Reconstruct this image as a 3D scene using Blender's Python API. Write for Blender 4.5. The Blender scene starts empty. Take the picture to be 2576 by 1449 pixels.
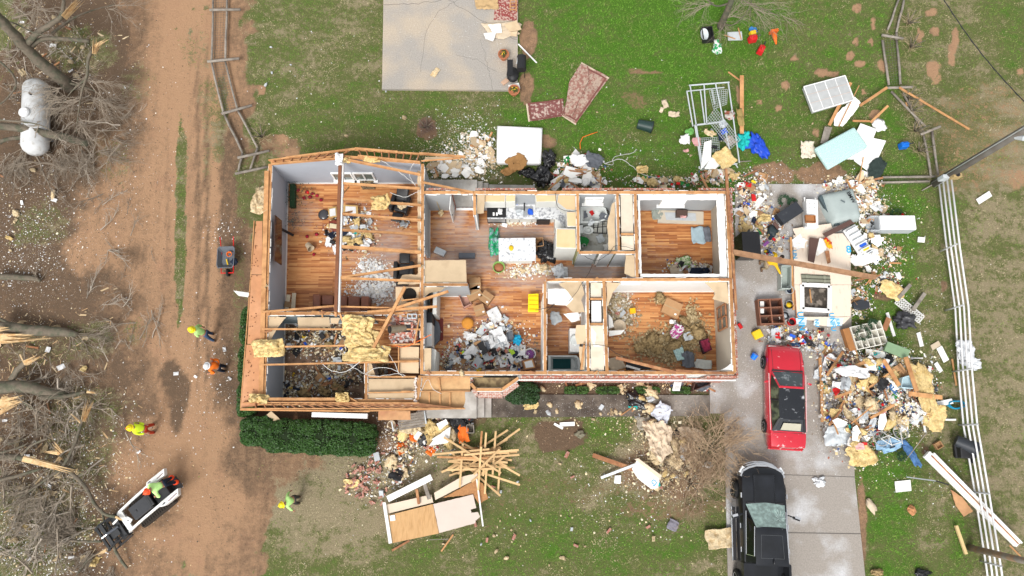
import bpy,bmesh,math,random
import numpy as np
from mathutils import Vector,Matrix,Euler,noise
R=math.radians
PI=math.pi
C=bpy.context.scene.collection
SC=bpy.context.scene
CAMZ,TILT,FPX,CX,CY=33.0,R(12.3),1715.0,1288.0,724.5
cd=bpy.data.cameras.new('camera')
cd.sensor_width=36.0
cd.lens=36.0*FPX/2576.0
cd.clip_end=500
cam=bpy.data.objects.new('camera',cd)
cam.location=(0,0,CAMZ)
cam.rotation_euler=(TILT,0,0)
C.objects.link(cam)
SC.camera=cam
w=bpy.data.worlds.new('World')
SC.world=w
w.use_nodes=True
nt=w.node_tree
sky=nt.nodes.new('ShaderNodeTexSky')
sky.sky_type='NISHITA'
sky.sun_disc=False
sky.sun_elevation=R(52)
sky.sun_rotation=R(200)
sky.air_density=1.0
sky.dust_density=3.0
sky.ozone_density=1.0
bg=nt.nodes['Background']
mixs=nt.nodes.new('ShaderNodeHueSaturation')
mixs.inputs['Saturation'].default_value=0.12
nt.links.new(sky.outputs[0],mixs.inputs['Color'])
nt.links.new(mixs.outputs[0],bg.inputs[0])
bg.inputs[1].default_value=0.13
sd=bpy.data.lights.new('sun','SUN')
sd.energy=1.3
sd.angle=R(24)
sd.color=(1.0,0.965,0.91)
sun=bpy.data.objects.new('sun',sd)
sun.rotation_euler=(R(38),0,R(-20))
sun.location=(-10,-20,40)
C.objects.link(sun)
SC.view_settings.view_transform='Standard'
SC.view_settings.look='None'
SC.view_settings.gamma=1.0
SC.view_settings.use_curve_mapping=False
SC.view_settings.exposure=0.82
SC.cycles.max_bounces=6
SC.cycles.diffuse_bounces=3
SC.cycles.glossy_bounces=3
SC.cycles.transmission_bounces=4
rnd=random.Random(11)
U=rnd.uniform
_c,_s=math.cos(TILT),math.sin(TILT)
def P(x,y,z=0.0):
 "the place at height z that the survey drawing marks (x, y)"
 dx=(x-CX)/FPX;dy=-(y-CY)/FPX
 wy=dy*_c+_s;wz=dy*_s-_c
 k=(z-CAMZ)/wz
 return Vector((dx*k,wy*k,z))
def PV(X,Y,z=0.0):
 "arrays of world x, y on the plane z -> drawing coordinates"
 dz=z-CAMZ
 cy=Y*_c+dz*_s;cz=-Y*_s+dz*_c
 return CX+FPX*X/(-cz),CY-FPX*cy/(-cz)
MATS={}
def mat(name,col=(.5,.5,.5),rough=.75,var=.15,scale=6.0,bump=0.0,spec=.35,metal=0.0,col2=None,mix2=(.55,.7),scale2=3.0,stretch=(1,1,1),objvar=.12,coat=0.0,trans=0.0,alpha=1.0,bscale=None):
 if name in MATS:return MATS[name]
 m=bpy.data.materials.new(name);m.use_nodes=True
 n=m.node_tree.nodes;l=m.node_tree.links
 b=n['Principled BSDF']
 tc=n.new('ShaderNodeTexCoord');mp=n.new('ShaderNodeMapping');oi=n.new('ShaderNodeObjectInfo')
 mp.inputs['Scale'].default_value=stretch
 l.new(tc.outputs['Object'],mp.inputs['Vector'])
 mo=n.new('ShaderNodeVectorMath');mo.operation='MULTIPLY_ADD'
 cmb=n.new('ShaderNodeCombineXYZ')
 for i in range(3):l.new(oi.outputs['Random'],cmb.inputs[i])
 mo.inputs[1].default_value=(17,31,5)
 l.new(cmb.outputs[0],mo.inputs[0]);l.new(mp.outputs[0],mo.inputs[2])
 nz=n.new('ShaderNodeTexNoise');nz.inputs['Scale'].default_value=scale
 nz.inputs['Detail'].default_value=5;nz.inputs['Roughness'].default_value=.65
 l.new(mo.outputs[0],nz.inputs['Vector'])
 base=n.new('ShaderNodeRGB');base.outputs[0].default_value=(*col,1)
 out=base.outputs[0]
 if col2 is not None:
  n2=n.new('ShaderNodeTexNoise');n2.inputs['Scale'].default_value=scale2;n2.inputs['Detail'].default_value=4
  l.new(mo.outputs[0],n2.inputs['Vector'])
  rp=n.new('ShaderNodeValToRGB');rp.color_ramp.elements[0].position=mix2[0];rp.color_ramp.elements[1].position=mix2[1]
  l.new(n2.outputs[0],rp.inputs[0])
  mx=n.new('ShaderNodeMix');mx.data_type='RGBA'
  l.new(rp.outputs[0],mx.inputs[0]);l.new(out,mx.inputs[6]);mx.inputs[7].default_value=(*col2,1)
  out=mx.outputs[2]
 a=n.new('ShaderNodeMath');a.operation='MULTIPLY_ADD';a.inputs[1].default_value=var*3.0;a.inputs[2].default_value=1-var*1.5
 l.new(nz.outputs[0],a.inputs[0])
 a2=n.new('ShaderNodeMath');a2.operation='MULTIPLY_ADD';a2.inputs[1].default_value=objvar*2;a2.inputs[2].default_value=1-objvar
 l.new(oi.outputs['Random'],a2.inputs[0])
 a3=n.new('ShaderNodeMath');a3.operation='MULTIPLY';l.new(a.outputs[0],a3.inputs[0]);l.new(a2.outputs[0],a3.inputs[1])
 hs=n.new('ShaderNodeHueSaturation');l.new(out,hs.inputs['Color']);l.new(a3.outputs[0],hs.inputs['Value'])
 l.new(hs.outputs[0],b.inputs['Base Color'])
 b.inputs['Roughness'].default_value=rough
 b.inputs['Specular IOR Level'].default_value=spec
 b.inputs['Metallic'].default_value=metal
 b.inputs['Coat Weight'].default_value=coat
 b.inputs['Transmission Weight'].default_value=trans
 b.inputs['Alpha'].default_value=alpha
 if bump:
  bp=n.new('ShaderNodeBump');bp.inputs['Strength'].default_value=min(1,bump);bp.inputs['Distance'].default_value=.02*max(1,bump)
  src=nz
  if bscale:
   src=n.new('ShaderNodeTexNoise');src.inputs['Scale'].default_value=bscale;src.inputs['Detail'].default_value=5
   l.new(mo.outputs[0],src.inputs['Vector'])
  l.new(src.outputs[0],bp.inputs['Height']);l.new(bp.outputs[0],b.inputs['Normal'])
 MATS[name]=m
 return m
WM={}
def tag(o,label=None,cat=None,group=None,kind=None):
 if label:o['label']=label
 if cat:o['category']=cat
 if group:o['group']=group
 if kind:o['kind']=kind
 return o
def thing(name,label,cat,loc=(0,0,0),rz=0.0,group=None,rot=None):
 o=bpy.data.objects.new(name,None);C.objects.link(o)
 o.empty_display_size=.1
 o.location=loc;o.rotation_euler=rot if rot else(0,0,rz)
 WM[o]=Matrix.Translation(loc)@Euler(o.rotation_euler).to_matrix().to_4x4()
 return tag(o,label,cat,group)
class MB:
 def __init__(s):s.v=[];s.f=[];s.m=[];s.k=0
 def add(s,vs,fs,k=None):
  n0=len(s.v);s.v+=[Vector(v) for v in vs]
  for f in fs:s.f.append([i+n0 for i in f]);s.m.append(s.k if k is None else k)
  return s
 def box(s,c,size,rz=0,rx=0,ry=0,k=None,taper=0):
  hx,hy,hz=(a/2 for a in size);M=Euler((rx,ry,rz)).to_matrix();c=Vector(c)
  vs=[]
  for z in(-hz,hz):
   t=1-(taper if z>0 else 0)
   for x,y in((-hx,-hy),(hx,-hy),(hx,hy),(-hx,hy)):vs.append(c+M@Vector((x*t,y*t,z)))
  return s.add(vs,[(0,3,2,1),(4,5,6,7),(0,1,5,4),(1,2,6,5),(2,3,7,6),(3,0,4,7)],k)
 def beam(s,a,b,w,h,k=None,up=(0,0,1)):
  a=Vector(a);b=Vector(b);d=(b-a).normalized();up=Vector(up)
  if abs(d.dot(up))>.98:up=Vector((1,0,0))
  x=d.cross(up).normalized()*(w/2);y=x.cross(d).normalized()*(h/2)
  vs=[p+q for p in(a,b) for q in(-x-y,x-y,x+y,-x+y)]
  return s.add(vs,[(0,1,2,3),(7,6,5,4),(0,4,5,1),(1,5,6,2),(2,6,7,3),(3,7,4,0)],k)
 def prism(s,pts,z0,z1,k=None,top=None):
  n=len(pts);ar=sum(pts[i][0]*pts[(i+1)%n][1]-pts[(i+1)%n][0]*pts[i][1] for i in range(n))
  if ar<0:pts=pts[::-1]
  tp=top[::-1] if(top and ar<0) else(top or pts)
  vs=[(p[0],p[1],z0) for p in pts]+[(p[0],p[1],z1) for p in tp]
  fs=[list(range(n))[::-1],list(range(n,2*n))]+[(i,(i+1)%n,n+(i+1)%n,n+i) for i in range(n)]
  return s.add(vs,fs,k)
 def tube(s,pts,rad,n=8,k=None,cap=True,jit=0.0):
  pts=[Vector(p) for p in pts];m=len(pts)
  if not hasattr(rad,'__len__'):rad=[rad]*m
  vs=[];pu=None
  for i,p in enumerate(pts):
   d=(pts[min(i+1,m-1)]-pts[max(i-1,0)])
   d=d.normalized() if d.length>1e-9 else Vector((0,0,1))
   if pu is None:pu=d.orthogonal().normalized()
   pu=(pu-d*pu.dot(d));pu=pu.normalized() if pu.length>1e-6 else d.orthogonal().normalized()
   q=d.cross(pu)
   for j in range(n):
    a=2*PI*j/n;r=rad[i]*(1+(U(-jit,jit) if jit else 0))
    vs.append(p+(pu*math.cos(a)+q*math.sin(a))*r)
  fs=[(i*n+j,i*n+(j+1)%n,(i+1)*n+(j+1)%n,(i+1)*n+j) for i in range(m-1) for j in range(n)]
  if cap:fs+=[list(range(n))[::-1],list(range((m-1)*n,m*n))]
  return s.add(vs,fs,k)
 def lathe(s,prof,n=14,c=(0,0,0),k=None,sx=1,sy=1,M=None):
  vs=[];c=Vector(c)
  for r,z in prof:
   for j in range(n):
    a=2*PI*j/n;v=Vector((r*math.cos(a)*sx,r*math.sin(a)*sy,z))
    vs.append(c+(M@v if M else v))
  m=len(prof)
  fs=[(i*n+j,i*n+(j+1)%n,(i+1)*n+(j+1)%n,(i+1)*n+j) for i in range(m-1) for j in range(n)]
  fs+=[list(range(n))[::-1],list(range((m-1)*n,m*n))]
  return s.add(vs,fs,k)
 def blob(s,c,r,amp=.25,freq=1.5,seed=0,sub=3,k=None,flat=None):
  bm=bmesh.new();bmesh.ops.create_icosphere(bm,subdivisions=sub,radius=1)
  c=Vector(c);r=Vector(r) if hasattr(r,'__len__') else Vector((r,r,r));off=Vector((seed*3.7,seed*1.3,seed*7.1))
  vs=[]
  for v in bm.verts:
   d=1+amp*(noise.fractal(v.co*freq+off,1.0,2.0,3))*1.6
   q=Vector((v.co.x*r.x,v.co.y*r.y,v.co.z*r.z))*d
   if flat is not None and q.z<flat:q.z=flat
   vs.append(c+q)
  fs=[[v.index for v in f.verts] for f in bm.faces];bm.free()
  return s.add(vs,fs,k)
 def sheet(s,w,d,nx=10,ny=10,amp=.08,freq=2.0,seed=0,edge=.15,th=.008,z=0,k=None,M=None,curl=0):
  "a limp sheet: crumpled surface with a ragged outline and a little thickness"
  off=Vector((seed*2.3,seed*5.1,seed));g=[]
  for j in range(ny+1):
   for i in range(nx+1):
    u=i/nx*2-1;v=j/ny*2-1
    rr=max(abs(u),abs(v));k_=1-.12*min(1,edge*3)*(u*v)**2
    a_=Vector((u*1.1+seed*9.1,v*1.1,3));b_=Vector((u*3.3,v*3.3+seed*4.7,8))
    x=(u*k_+edge*(1.1*noise.noise(a_)+.45*noise.noise(b_)))*w/2;y=(v*k_+edge*(1.1*noise.noise(a_+Vector((40,0,0)))+.45*noise.noise(b_+Vector((0,30,0)))))*d/2
    hz=abs(noise.fractal(Vector((x,y,0))*freq+off,.8,2.1,4))*amp*2+z+curl*rr**3
    q=Vector((x,y,hz));g.append(M@q if M else q)
  n=len(g);vs=g+[p-Vector((0,0,th)) for p in g];W=nx+1
  fs=[]
  for j in range(ny):
   for i in range(nx):
    a=j*W+i;fs.append((a,a+1,a+W+1,a+W));fs.append((a+n,a+W+n,a+W+1+n,a+1+n))
  bd=[i for i in range(W)]+[j*W+nx for j in range(1,ny+1)]+[ny*W+i for i in range(nx-1,-1,-1)]+[j*W for j in range(ny-1,0,-1)]
  for i in range(len(bd)):
   a,b=bd[i],bd[(i+1)%len(bd)];fs.append((a,a+n,b+n,b))
  return s.add(vs,fs,k)
 def xf(s,M):
  s.v=[M@v for v in s.v];return s
 def mesh(s,name,mats):
  me=bpy.data.meshes.new(name);me.from_pydata([tuple(v) for v in s.v],[],s.f)
  for m in(mats if isinstance(mats,(list,tuple)) else[mats]):me.materials.append(m)
  me.polygons.foreach_set('material_index',s.m)
  me.validate();me.update();return me
 def build(s,name,mats,parent=None,smooth=False,bevel=0,local=False,label=None,cat=None,group=None,kind=None,seg=2,auto=None):
  """parent None: top-level, origin moved to base centre (keeps world position).
        parent given: vertices are in world space unless local=True (then in the parent's space)"""
  if parent is not None and not local:
   Mi=WM[parent].inverted();s.v=[Mi@v for v in s.v]
  loc=Vector((0,0,0))
  if parent is None and not local:
   xs=[v.x for v in s.v];ys=[v.y for v in s.v];zs=[v.z for v in s.v]
   loc=Vector(((min(xs)+max(xs))/2,(min(ys)+max(ys))/2,min(zs)))
   s.v=[v-loc for v in s.v]
  o=bpy.data.objects.new(name,s.mesh(name,mats));C.objects.link(o)
  o.location=loc
  if parent is not None:
   o.parent=parent;WM[o]=WM[parent]
  else:WM[o]=Matrix.Translation(loc)
  if smooth:
   o.data.polygons.foreach_set('use_smooth',[True]*len(o.data.polygons))
   if auto:o.data.set_sharp_from_angle(angle=R(auto))
  if bevel:
   md=o.modifiers.new('bevel','BEVEL');md.width=bevel;md.segments=seg;md.limit_method='ANGLE';md.angle_limit=R(35)
  return tag(o,label,cat,group,kind)
def dup(root,loc,rz=0.0,label=None,group=None,rot=None,scale=None):
 r=root.copy();C.objects.link(r);r.location=loc;r.rotation_euler=rot if rot else(0,0,rz)
 if scale is not None:r.scale=scale if hasattr(scale,'__len__') else(scale,)*3
 if label:r['label']=label
 if group:r['group']=group
 for ch in root.children:
  c=ch.copy();C.objects.link(c);c.parent=r
  for g in ch.children:
   d=g.copy();C.objects.link(d);d.parent=c
 return r
def V2(pts,z=0.0):return[P(x,y,z) for x,y in pts]
def link(a,b):pass
rs=np.random.RandomState(5)
_perm=rs.rand(256,256)
def vnoise(x,y,f,s=0):
 "cheap value noise on arrays"
 x=x*f+s*13.7;y=y*f+s*7.3
 xi=np.floor(x).astype(int);yi=np.floor(y).astype(int);xf=x-xi;yf=y-yi
 xf=xf*xf*(3-2*xf);yf=yf*yf*(3-2*yf)
 g=lambda a,b:_perm[a%256,b%256]
 return(g(xi,yi)*(1-xf)+g(xi+1,yi)*xf)*(1-yf)+(g(xi,yi+1)*(1-xf)+g(xi+1,yi+1)*xf)*yf
def fnoise(x,y,f,s=0):
 return(vnoise(x,y,f,s)+.5*vnoise(x,y,f*2.1,s+1)+.25*vnoise(x,y,f*4.3,s+2))/1.75
PAINT=[('lush',780,200,230,320,.48,.5,1),('lush',1000,320,420,90,.62,.5,1),('lush',1740,200,480,330,.86,.4,1),('lush',1680,60,210,120,1.0,.6,1),('lush',2100,250,170,330,.7,.5,1),('lush',2300,800,150,600,.82,.3,1),('lush',2300,1250,150,300,.85,.4,1),('lush',1200,1330,700,300,.49,.3,1),('lush',1650,1150,350,200,.45,.5,1),('lush',1450,1350,420,110,.66,.5,1),('lush',1500,1090,120,60,.7,.5,1),('lush',900,1220,260,170,.15,.5,1),('lush',760,1200,170,150,.1,.6,1),('lush',2440,250,160,300,.5,.4,1),('lush',2540,900,130,700,.33,.4,.8),('lush',2560,60,80,90,.7,.5,1),('lush',2350,1000,60,500,.45,.8,1),('lush',1690,1150,160,100,.2,.6,1),('soil',270,724,360,900,1.0,.12,.7),('soil',560,500,70,1000,.93,.5,1),('soil',600,900,60,420,.95,.5,1),('soil',560,1300,100,260,.95,.5,1),('lush',300,724,400,900,.5,.1,.5),('dark',130,724,200,900,.8,.4,1),('dark',170,160,160,230,.9,.5,1),('dark',60,600,120,160,.85,.5,1),('dark',150,1130,240,240,.7,.5,1),('dark',130,1330,200,160,.85,.5,1),('dark',300,520,110,160,.25,.6,1),('dark',250,620,90,60,.2,.6,1),('dark',480,480,110,1000,.05,.5,.5),('dark',497,560,9,460,.55,.8,.3),('dark',420,700,8,420,.35,.9,.4),('dark',478,500,6,420,.3,.9,.3),('dark',520,600,7,500,.6,.8,.4),('dark',560,560,8,400,.75,.8,.4),('dark',395,300,9,400,.25,.9,.4),('dark',455,1400,8,70,.5,.8,.3),('dark',520,1400,8,80,.5,.8,.3),('dark',590,620,50,330,.65,.5,1),('dark',590,1000,60,260,.6,.5,1),('dark',430,960,40,60,.8,.4,1),('dark',370,1160,90,100,.4,.6,1),('dark',330,1380,110,60,.45,.6,1),('dark',470,1200,150,200,.15,.6,1),('dark',620,1150,60,120,.6,.6,1),('dark',390,760,80,100,.3,.6,1),('soil',200,120,100,60,.45,.6,1),('soil',452,560,14,270,.05,.5,.6),('soil',455,400,16,80,.25,.6,1),('soil',100,560,90,60,.5,.6,1),('soil',120,870,130,60,.55,.6,1),('soil',240,850,80,50,.5,.6,1),('soil',230,1030,110,60,.5,.7,1),('soil',200,1150,110,100,.5,.7,1),('soil',90,1330,170,130,.45,.7,1),('soil',550,300,25,120,.4,.7,1),('soil',280,400,70,60,.6,.7,1),('soil',490,130,50,60,.6,.8,1),('soil',530,250,30,60,.5,.8,1),('soil',620,480,35,90,.4,.6,1),('soil',600,760,20,200,.55,.6,1),('soil',520,330,20,150,.55,.8,1),('soil',340,210,60,60,.6,.8,1),('dark',440,1010,22,70,.75,.6,1),('dark',330,640,40,30,.55,.8,1),('dark',300,760,60,30,.6,.8,1),('soil',300,430,40,40,.6,.9,1),('soil',350,830,50,40,.55,.9,1),('dark',400,1290,50,40,.5,.8,1),('soil',570,1190,90,160,.78,.7,1),('soil',920,1000,370,110,1.0,.3,.8),('dark',920,1000,370,110,.85,.3,.8),('soil',1000,1090,90,60,.95,.4,1),('soil',1560,970,330,28,.8,.4,1),('dark',1560,970,330,40,.9,.4,1),('soil',1400,1090,70,40,.9,.5,1),('dark',1400,1090,80,50,.8,.5,1),('soil',1430,1225,200,40,.38,.9,1),('soil',1690,1180,140,80,.6,.9,1),('soil',700,1150,110,80,.7,.6,1),('soil',1700,1280,160,30,.5,.8,1),('soil',1180,1290,160,60,.35,.8,1),('soil',700,370,60,30,.6,.8,1),('soil',1073,322,30,26,.8,.5,1),('dark',1073,322,40,36,.5,.5,1),('soil',1330,95,22,50,.85,.5,1),('soil',1325,220,22,50,.8,.5,1),('soil',1620,180,50,8,.7,.7,1),('soil',1600,250,40,25,.5,.8,1),('soil',1380,350,25,20,.7,.6,1),('soil',1640,350,50,25,.35,.8,1),('soil',600,1240,30,200,.8,.8,1),('soil',2165,1330,14,130,.8,.5,1),('soil',2060,440,60,30,.9,.5,1),('soil',1950,440,60,30,.8,.5,1),]
for q in[(2150,20,16,16),(2198,58,9,16),(2142,136,13,11),(1996,155,14,10),(2168,158,14,10),(2084,185,26,9),(2214,170,12,22),(1973,220,14,12),(1960,274,12,9),(2192,105,9,9),(2150,100,11,9),(2060,190,14,12),(2200,280,14,14),(1855,240,12,24),(2055,332,10,10),(1912,254,10,9),(2176,230,8,8),(2316,85,10,20),(2355,75,12,12),(2400,130,14,40),(2360,165,22,26),(2405,100,10,40),(2345,30,20,14),(2290,780,26,14),(2380,720,12,18),(2220,745,20,12),(2325,1140,10,16),(2500,300,16,40),(2470,340,20,30),(2545,450,30,30),(2430,410,20,16),(2520,240,12,30),(2360,195,14,26),(2380,250,10,14),(2322,248,8,14),(2567,180,9,10),(1690,1000,8,8),(740,1050,8,8),(654,225,9,14),(712,350,12,14),(730,385,22,10)]:
 PAINT.append(('soil',*q,.80,.7,2.2));PAINT.append(('dark',*q,.22,.6,.6))
PAINT+=[('soil',2480,330,130,150,.40,.9,1),('soil',2420,420,90,70,.42,.9,1),('dark',2480,330,180,250,.15,.3,.5),('dark',2300,800,100,400,.6,.4,.5)]
def paint(vx,vy):
 F={'soil':np.full(vx.shape,.0),'dark':np.full(vx.shape,.45),'lush':np.full(vx.shape,.5)}
 wx=(fnoise(vx,vy,.012,3)-.5)*2;wy=(fnoise(vx,vy,.012,9)-.5)*2
 w2=(fnoise(vx,vy,.05,17)-.5)*2
 for f,x,y,rx,ry,val,soft,rag in PAINT:
  s=min(60,max(6,min(rx,ry)*.6))*rag
  d=np.sqrt(((vx+wx*s-x)/rx)**2+((vy+wy*s-y)/ry)**2)+w2*.25*rag
  t=np.clip((1+soft*.5-d)/soft,0,1);t=t*t*(3-2*t)
  F[f]=F[f]*(1-t)+val*t
 return F
def ground_h(X,Y):
 "gentle unevenness of the earth, well under the slabs' tops"
 return(fnoise(X,Y,.35,40)-.5)*.05-.03
nx,ny=330,210
gx=np.linspace(-33,33,nx);gy=np.linspace(-10,32,ny)
GX,GY=np.meshgrid(gx,gy);GX=GX.ravel();GY=GY.ravel()
F=paint(*PV(GX,GY))
GZ=ground_h(GX,GY)
faces=[(j*nx+i,j*nx+i+1,(j+1)*nx+i+1,(j+1)*nx+i) for j in range(ny-1) for i in range(nx-1)]
n0=nx*ny
ring=[(-400,-400),(400,-400),(400,400),(-400,400)]
verts=[(float(a),float(b),float(c)) for a,b,c in zip(GX,GY,GZ)]+[(a,b,-.05) for a,b in ring]
cor=[0,nx-1,n0-1,n0-nx]
faces+=[tuple([n0,n0+1]+list(range(nx-1,-1,-1))),tuple([n0+1,n0+2]+[j*nx+nx-1 for j in range(ny-1,-1,-1)]),tuple([n0+2,n0+3]+[(ny-1)*nx+i for i in range(nx)]),tuple([n0+3,n0]+[j*nx for j in range(ny)])]
me=bpy.data.meshes.new('ground');me.from_pydata(verts,[],faces)
at=me.color_attributes.new('mask','FLOAT_COLOR','POINT')
buf=np.zeros((len(verts),4),'f');buf[:,3]=1;buf[:n0,0]=F['soil'];buf[:n0,1]=F['dark'];buf[:n0,2]=F['lush'];buf[n0:,1]=.4;buf[n0:,2]=.4
at.data.foreach_set('color',buf.ravel())
me.polygons.foreach_set('use_smooth',[True]*len(me.polygons))
ground=bpy.data.objects.new('ground',me);C.objects.link(ground);ground['kind']='structure'
def ground_mat():
 m=bpy.data.materials.new('ground');m.use_nodes=True;n=m.node_tree.nodes;l=m.node_tree.links;b=n['Principled BSDF']
 b.inputs['Roughness'].default_value=.95;b.inputs['Specular IOR Level'].default_value=.15
 tc=n.new('ShaderNodeTexCoord')
 at=n.new('ShaderNodeAttribute');at.attribute_name='mask'
 sp=n.new('ShaderNodeSeparateColor');l.new(at.outputs['Color'],sp.inputs[0])
 def nz(scale,det=6,ro=.65,off=0,st=(1,1,1)):
  mp=n.new('ShaderNodeMapping');mp.inputs['Location'].default_value=(off,off*.7,0);mp.inputs['Scale'].default_value=st
  l.new(tc.outputs['Object'],mp.inputs[0])
  t=n.new('ShaderNodeTexNoise');t.inputs['Scale'].default_value=scale;t.inputs['Detail'].default_value=det;t.inputs['Roughness'].default_value=ro
  l.new(mp.outputs[0],t.inputs[0]);return t.outputs[0]
 def ma(op,a,b_,c=None):
  t=n.new('ShaderNodeMath');t.operation=op
  for i,q in enumerate((a,b_,c)):
   if q is None:continue
   if isinstance(q,(int,float)):t.inputs[i].default_value=q
   else:l.new(q,t.inputs[i])
  return t.outputs[0]
 def mix(f,a,b_):
  t=n.new('ShaderNodeMix');t.data_type='RGBA'
  if isinstance(f,(int,float)):t.inputs[0].default_value=f
  else:l.new(f,t.inputs[0])
  for i,q in((6,a),(7,b_)):
   if isinstance(q,tuple):t.inputs[i].default_value=(*q,1)
   else:l.new(q,t.inputs[i])
  return t.outputs[2]
 def ramp(f,a,c):
  t=n.new('ShaderNodeMapRange');t.interpolation_type='SMOOTHSTEP';t.inputs[1].default_value=a;t.inputs[2].default_value=c;l.new(f,t.inputs[0]);return t.outputs[0]
 big,mid,fine,vf=nz(.5),nz(3.0,6,.7,4),nz(14,5,.75,9),nz(45,3,.8,2)
 track=nz(2.2,5,.7,7,(1,.09,1))
 d=ma('ADD',sp.outputs[1],ma('MULTIPLY',ma('SUBTRACT',mid,.5),.9));d=ma('ADD',d,ma('MULTIPLY',ma('SUBTRACT',fine,.5),.7));d=ma('ADD',d,ma('MULTIPLY',ma('SUBTRACT',track,.5),.5))
 soil=mix(ramp(d,.05,.85),SOIL_A,SOIL_B)
 soil=mix(ramp(big,.5,.75),soil,mix(ramp(d,.05,.85),SOIL_RED,SOIL_B))
 soil=mix(ramp(vf,.62,.72),soil,(.06,.04,.025))
 big2=nz(.45,4,.6,30,(1,2.2,1));q=ma('ADD',ma('ADD',sp.outputs[2],ma('MULTIPLY',ma('SUBTRACT',big2,.5),1.2)),ma('MULTIPLY',ma('SUBTRACT',mid,.5),1.3));q=ma('ADD',q,ma('MULTIPLY',ma('SUBTRACT',fine,.5),1.0))
 veg=mix(ramp(q,.15,.55),GR_DRY,GR_MID);veg=mix(ramp(q,.5,1.1),veg,GR_LUSH)
 veg=mix(ramp(vf,.35,.6),mix(.55,veg,(.02,.03,.008)),veg)
 s=ma('ADD',sp.outputs[0],ma('MULTIPLY',ma('SUBTRACT',mid,.5),1.1));s=ma('ADD',s,ma('MULTIPLY',ma('SUBTRACT',fine,.5),1.1))
 col=mix(ramp(s,.38,.62),veg,soil)
 l.new(col,b.inputs['Base Color'])
 bp=n.new('ShaderNodeBump');bp.inputs['Strength'].default_value=.8;bp.inputs['Distance'].default_value=.05
 l.new(ma('ADD',fine,ma('MULTIPLY',mid,.8)),bp.inputs['Height']);l.new(bp.outputs[0],b.inputs['Normal'])
 return m
SOIL_A=(.355,.215,.125);SOIL_B=(.12,.08,.052);SOIL_RED=(.33,.19,.115)
GR_DRY=(.30,.245,.155);GR_MID=(.125,.135,.048);GR_LUSH=(.065,.16,.015)
me.materials.append(ground_mat())
def attr_mat(name,rough=.8,spec=.2):
 m=bpy.data.materials.new(name);m.use_nodes=True;n=m.node_tree.nodes;l=m.node_tree.links
 a=n.new('ShaderNodeAttribute');a.attribute_name='tint';l.new(a.outputs['Color'],n['Principled BSDF'].inputs['Base Color'])
 n['Principled BSDF'].inputs['Roughness'].default_value=rough;n['Principled BSDF'].inputs['Specular IOR Level'].default_value=spec
 return m
def np_mesh(name,verts,faces,cols,m,label=None,kind='stuff'):
 "faces: (k, n) int array; cols: per vertex rgb"
 me=bpy.data.meshes.new(name);me.vertices.add(len(verts));me.vertices.foreach_set('co',verts.astype('f').ravel())
 k,n=faces.shape
 me.loops.add(k*n);me.loops.foreach_set('vertex_index',faces.astype('i').ravel())
 me.polygons.add(k);me.polygons.foreach_set('loop_start',np.arange(0,k*n,n,dtype='i'))
 a=me.color_attributes.new('tint','FLOAT_COLOR','POINT');c4=np.ones((len(verts),4),'f');c4[:,:3]=cols
 a.data.foreach_set('color',c4.ravel());me.update(calc_edges=True);me.materials.append(m)
 o=bpy.data.objects.new(name,me);C.objects.link(o);o['kind']=kind
 if label:o['label']=label
 return o
SLABS=[[(965,-30),(961,224),(1302,227),(1303,-30)],[(1850,463),(2135,463),(2150,1200),(2180,1480),(1832,1480),(1822,1040),(1786,1040),(1786,960),(1850,950)],[(1237,992),(1786,994),(1786,1046),(1237,1050)],[(620,385),(1860,470),(1860,960),(600,1035)]]
SLABW=[[P(*p)[:2] for p in s] for s in SLABS]
def inpoly(X,Y,poly):
 r=np.zeros(X.shape,bool);n=len(poly)
 for i in range(n):
  x1,y1=poly[i];x2,y2=poly[(i+1)%n]
  c=((y1>Y)!=(y2>Y));r^=c&(X<(x2-x1)*(Y-y1)/((y2-y1) or 1e-9)+x1)
 return r
def grass():
 N=420000
 X=rs.uniform(-29,29,N);Y=rs.uniform(-7.5,25,N);vx,vy=PV(X,Y)
 f=paint(vx,vy);nzv=fnoise(X,Y,1.7,3);n3=fnoise(X,Y,5,8)
 dens=np.clip((.62-f['soil']+(nzv-.5)*.9)*2.0,0,1)*(.35+.65*f['lush'])*np.clip(.3+1.6*(n3-.2),.1,1)
 keep=rs.rand(N)<dens
 for s in SLABW:keep&=~inpoly(X,Y,s)
 X,Y,lush=X[keep],Y[keep],f['lush'][keep];n=len(X)
 q=np.clip(lush+(fnoise(X,Y,2.2,21)-.5)*1.5+(fnoise(X,Y*2.2,.45,33)-.5)*.9+rs.uniform(-.25,.25,n),0,1)
 dry=np.array((.46,.39,.24));mid=np.array((.19,.21,.06));lu=np.array((.125,.27,.025))
 t=np.clip(q*2,0,1)[:,None];u=np.clip(q*2-1,0,1)[:,None]
 col=(dry*(1-t)+mid*t)*(1-u)+lu*u
 col=col*rs.uniform(.55,1.35,(n,1))
 a=rs.uniform(0,2*PI,n);L=rs.uniform(.05,.12,n)*(.7+.5*lush);W=rs.uniform(.008,.018,n);hz=rs.uniform(.25,.8,n)*L
 g=ground_h(X,Y)-.004
 b0=np.stack([X-np.sin(a)*W,Y+np.cos(a)*W,g],1);b1=np.stack([X+np.sin(a)*W,Y-np.cos(a)*W,g],1)
 tip=np.stack([X+np.cos(a)*L,Y+np.sin(a)*L,g+hz],1)
 V=np.stack([b0,b1,tip],1).reshape(-1,3);Fc=np.arange(3*n).reshape(-1,3)
 np_mesh('grass',V,Fc,np.repeat(col,3,0),attr_mat('grass_blades',.6,.25),'short mixed green and straw coloured grass over the yard')
grass()
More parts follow.
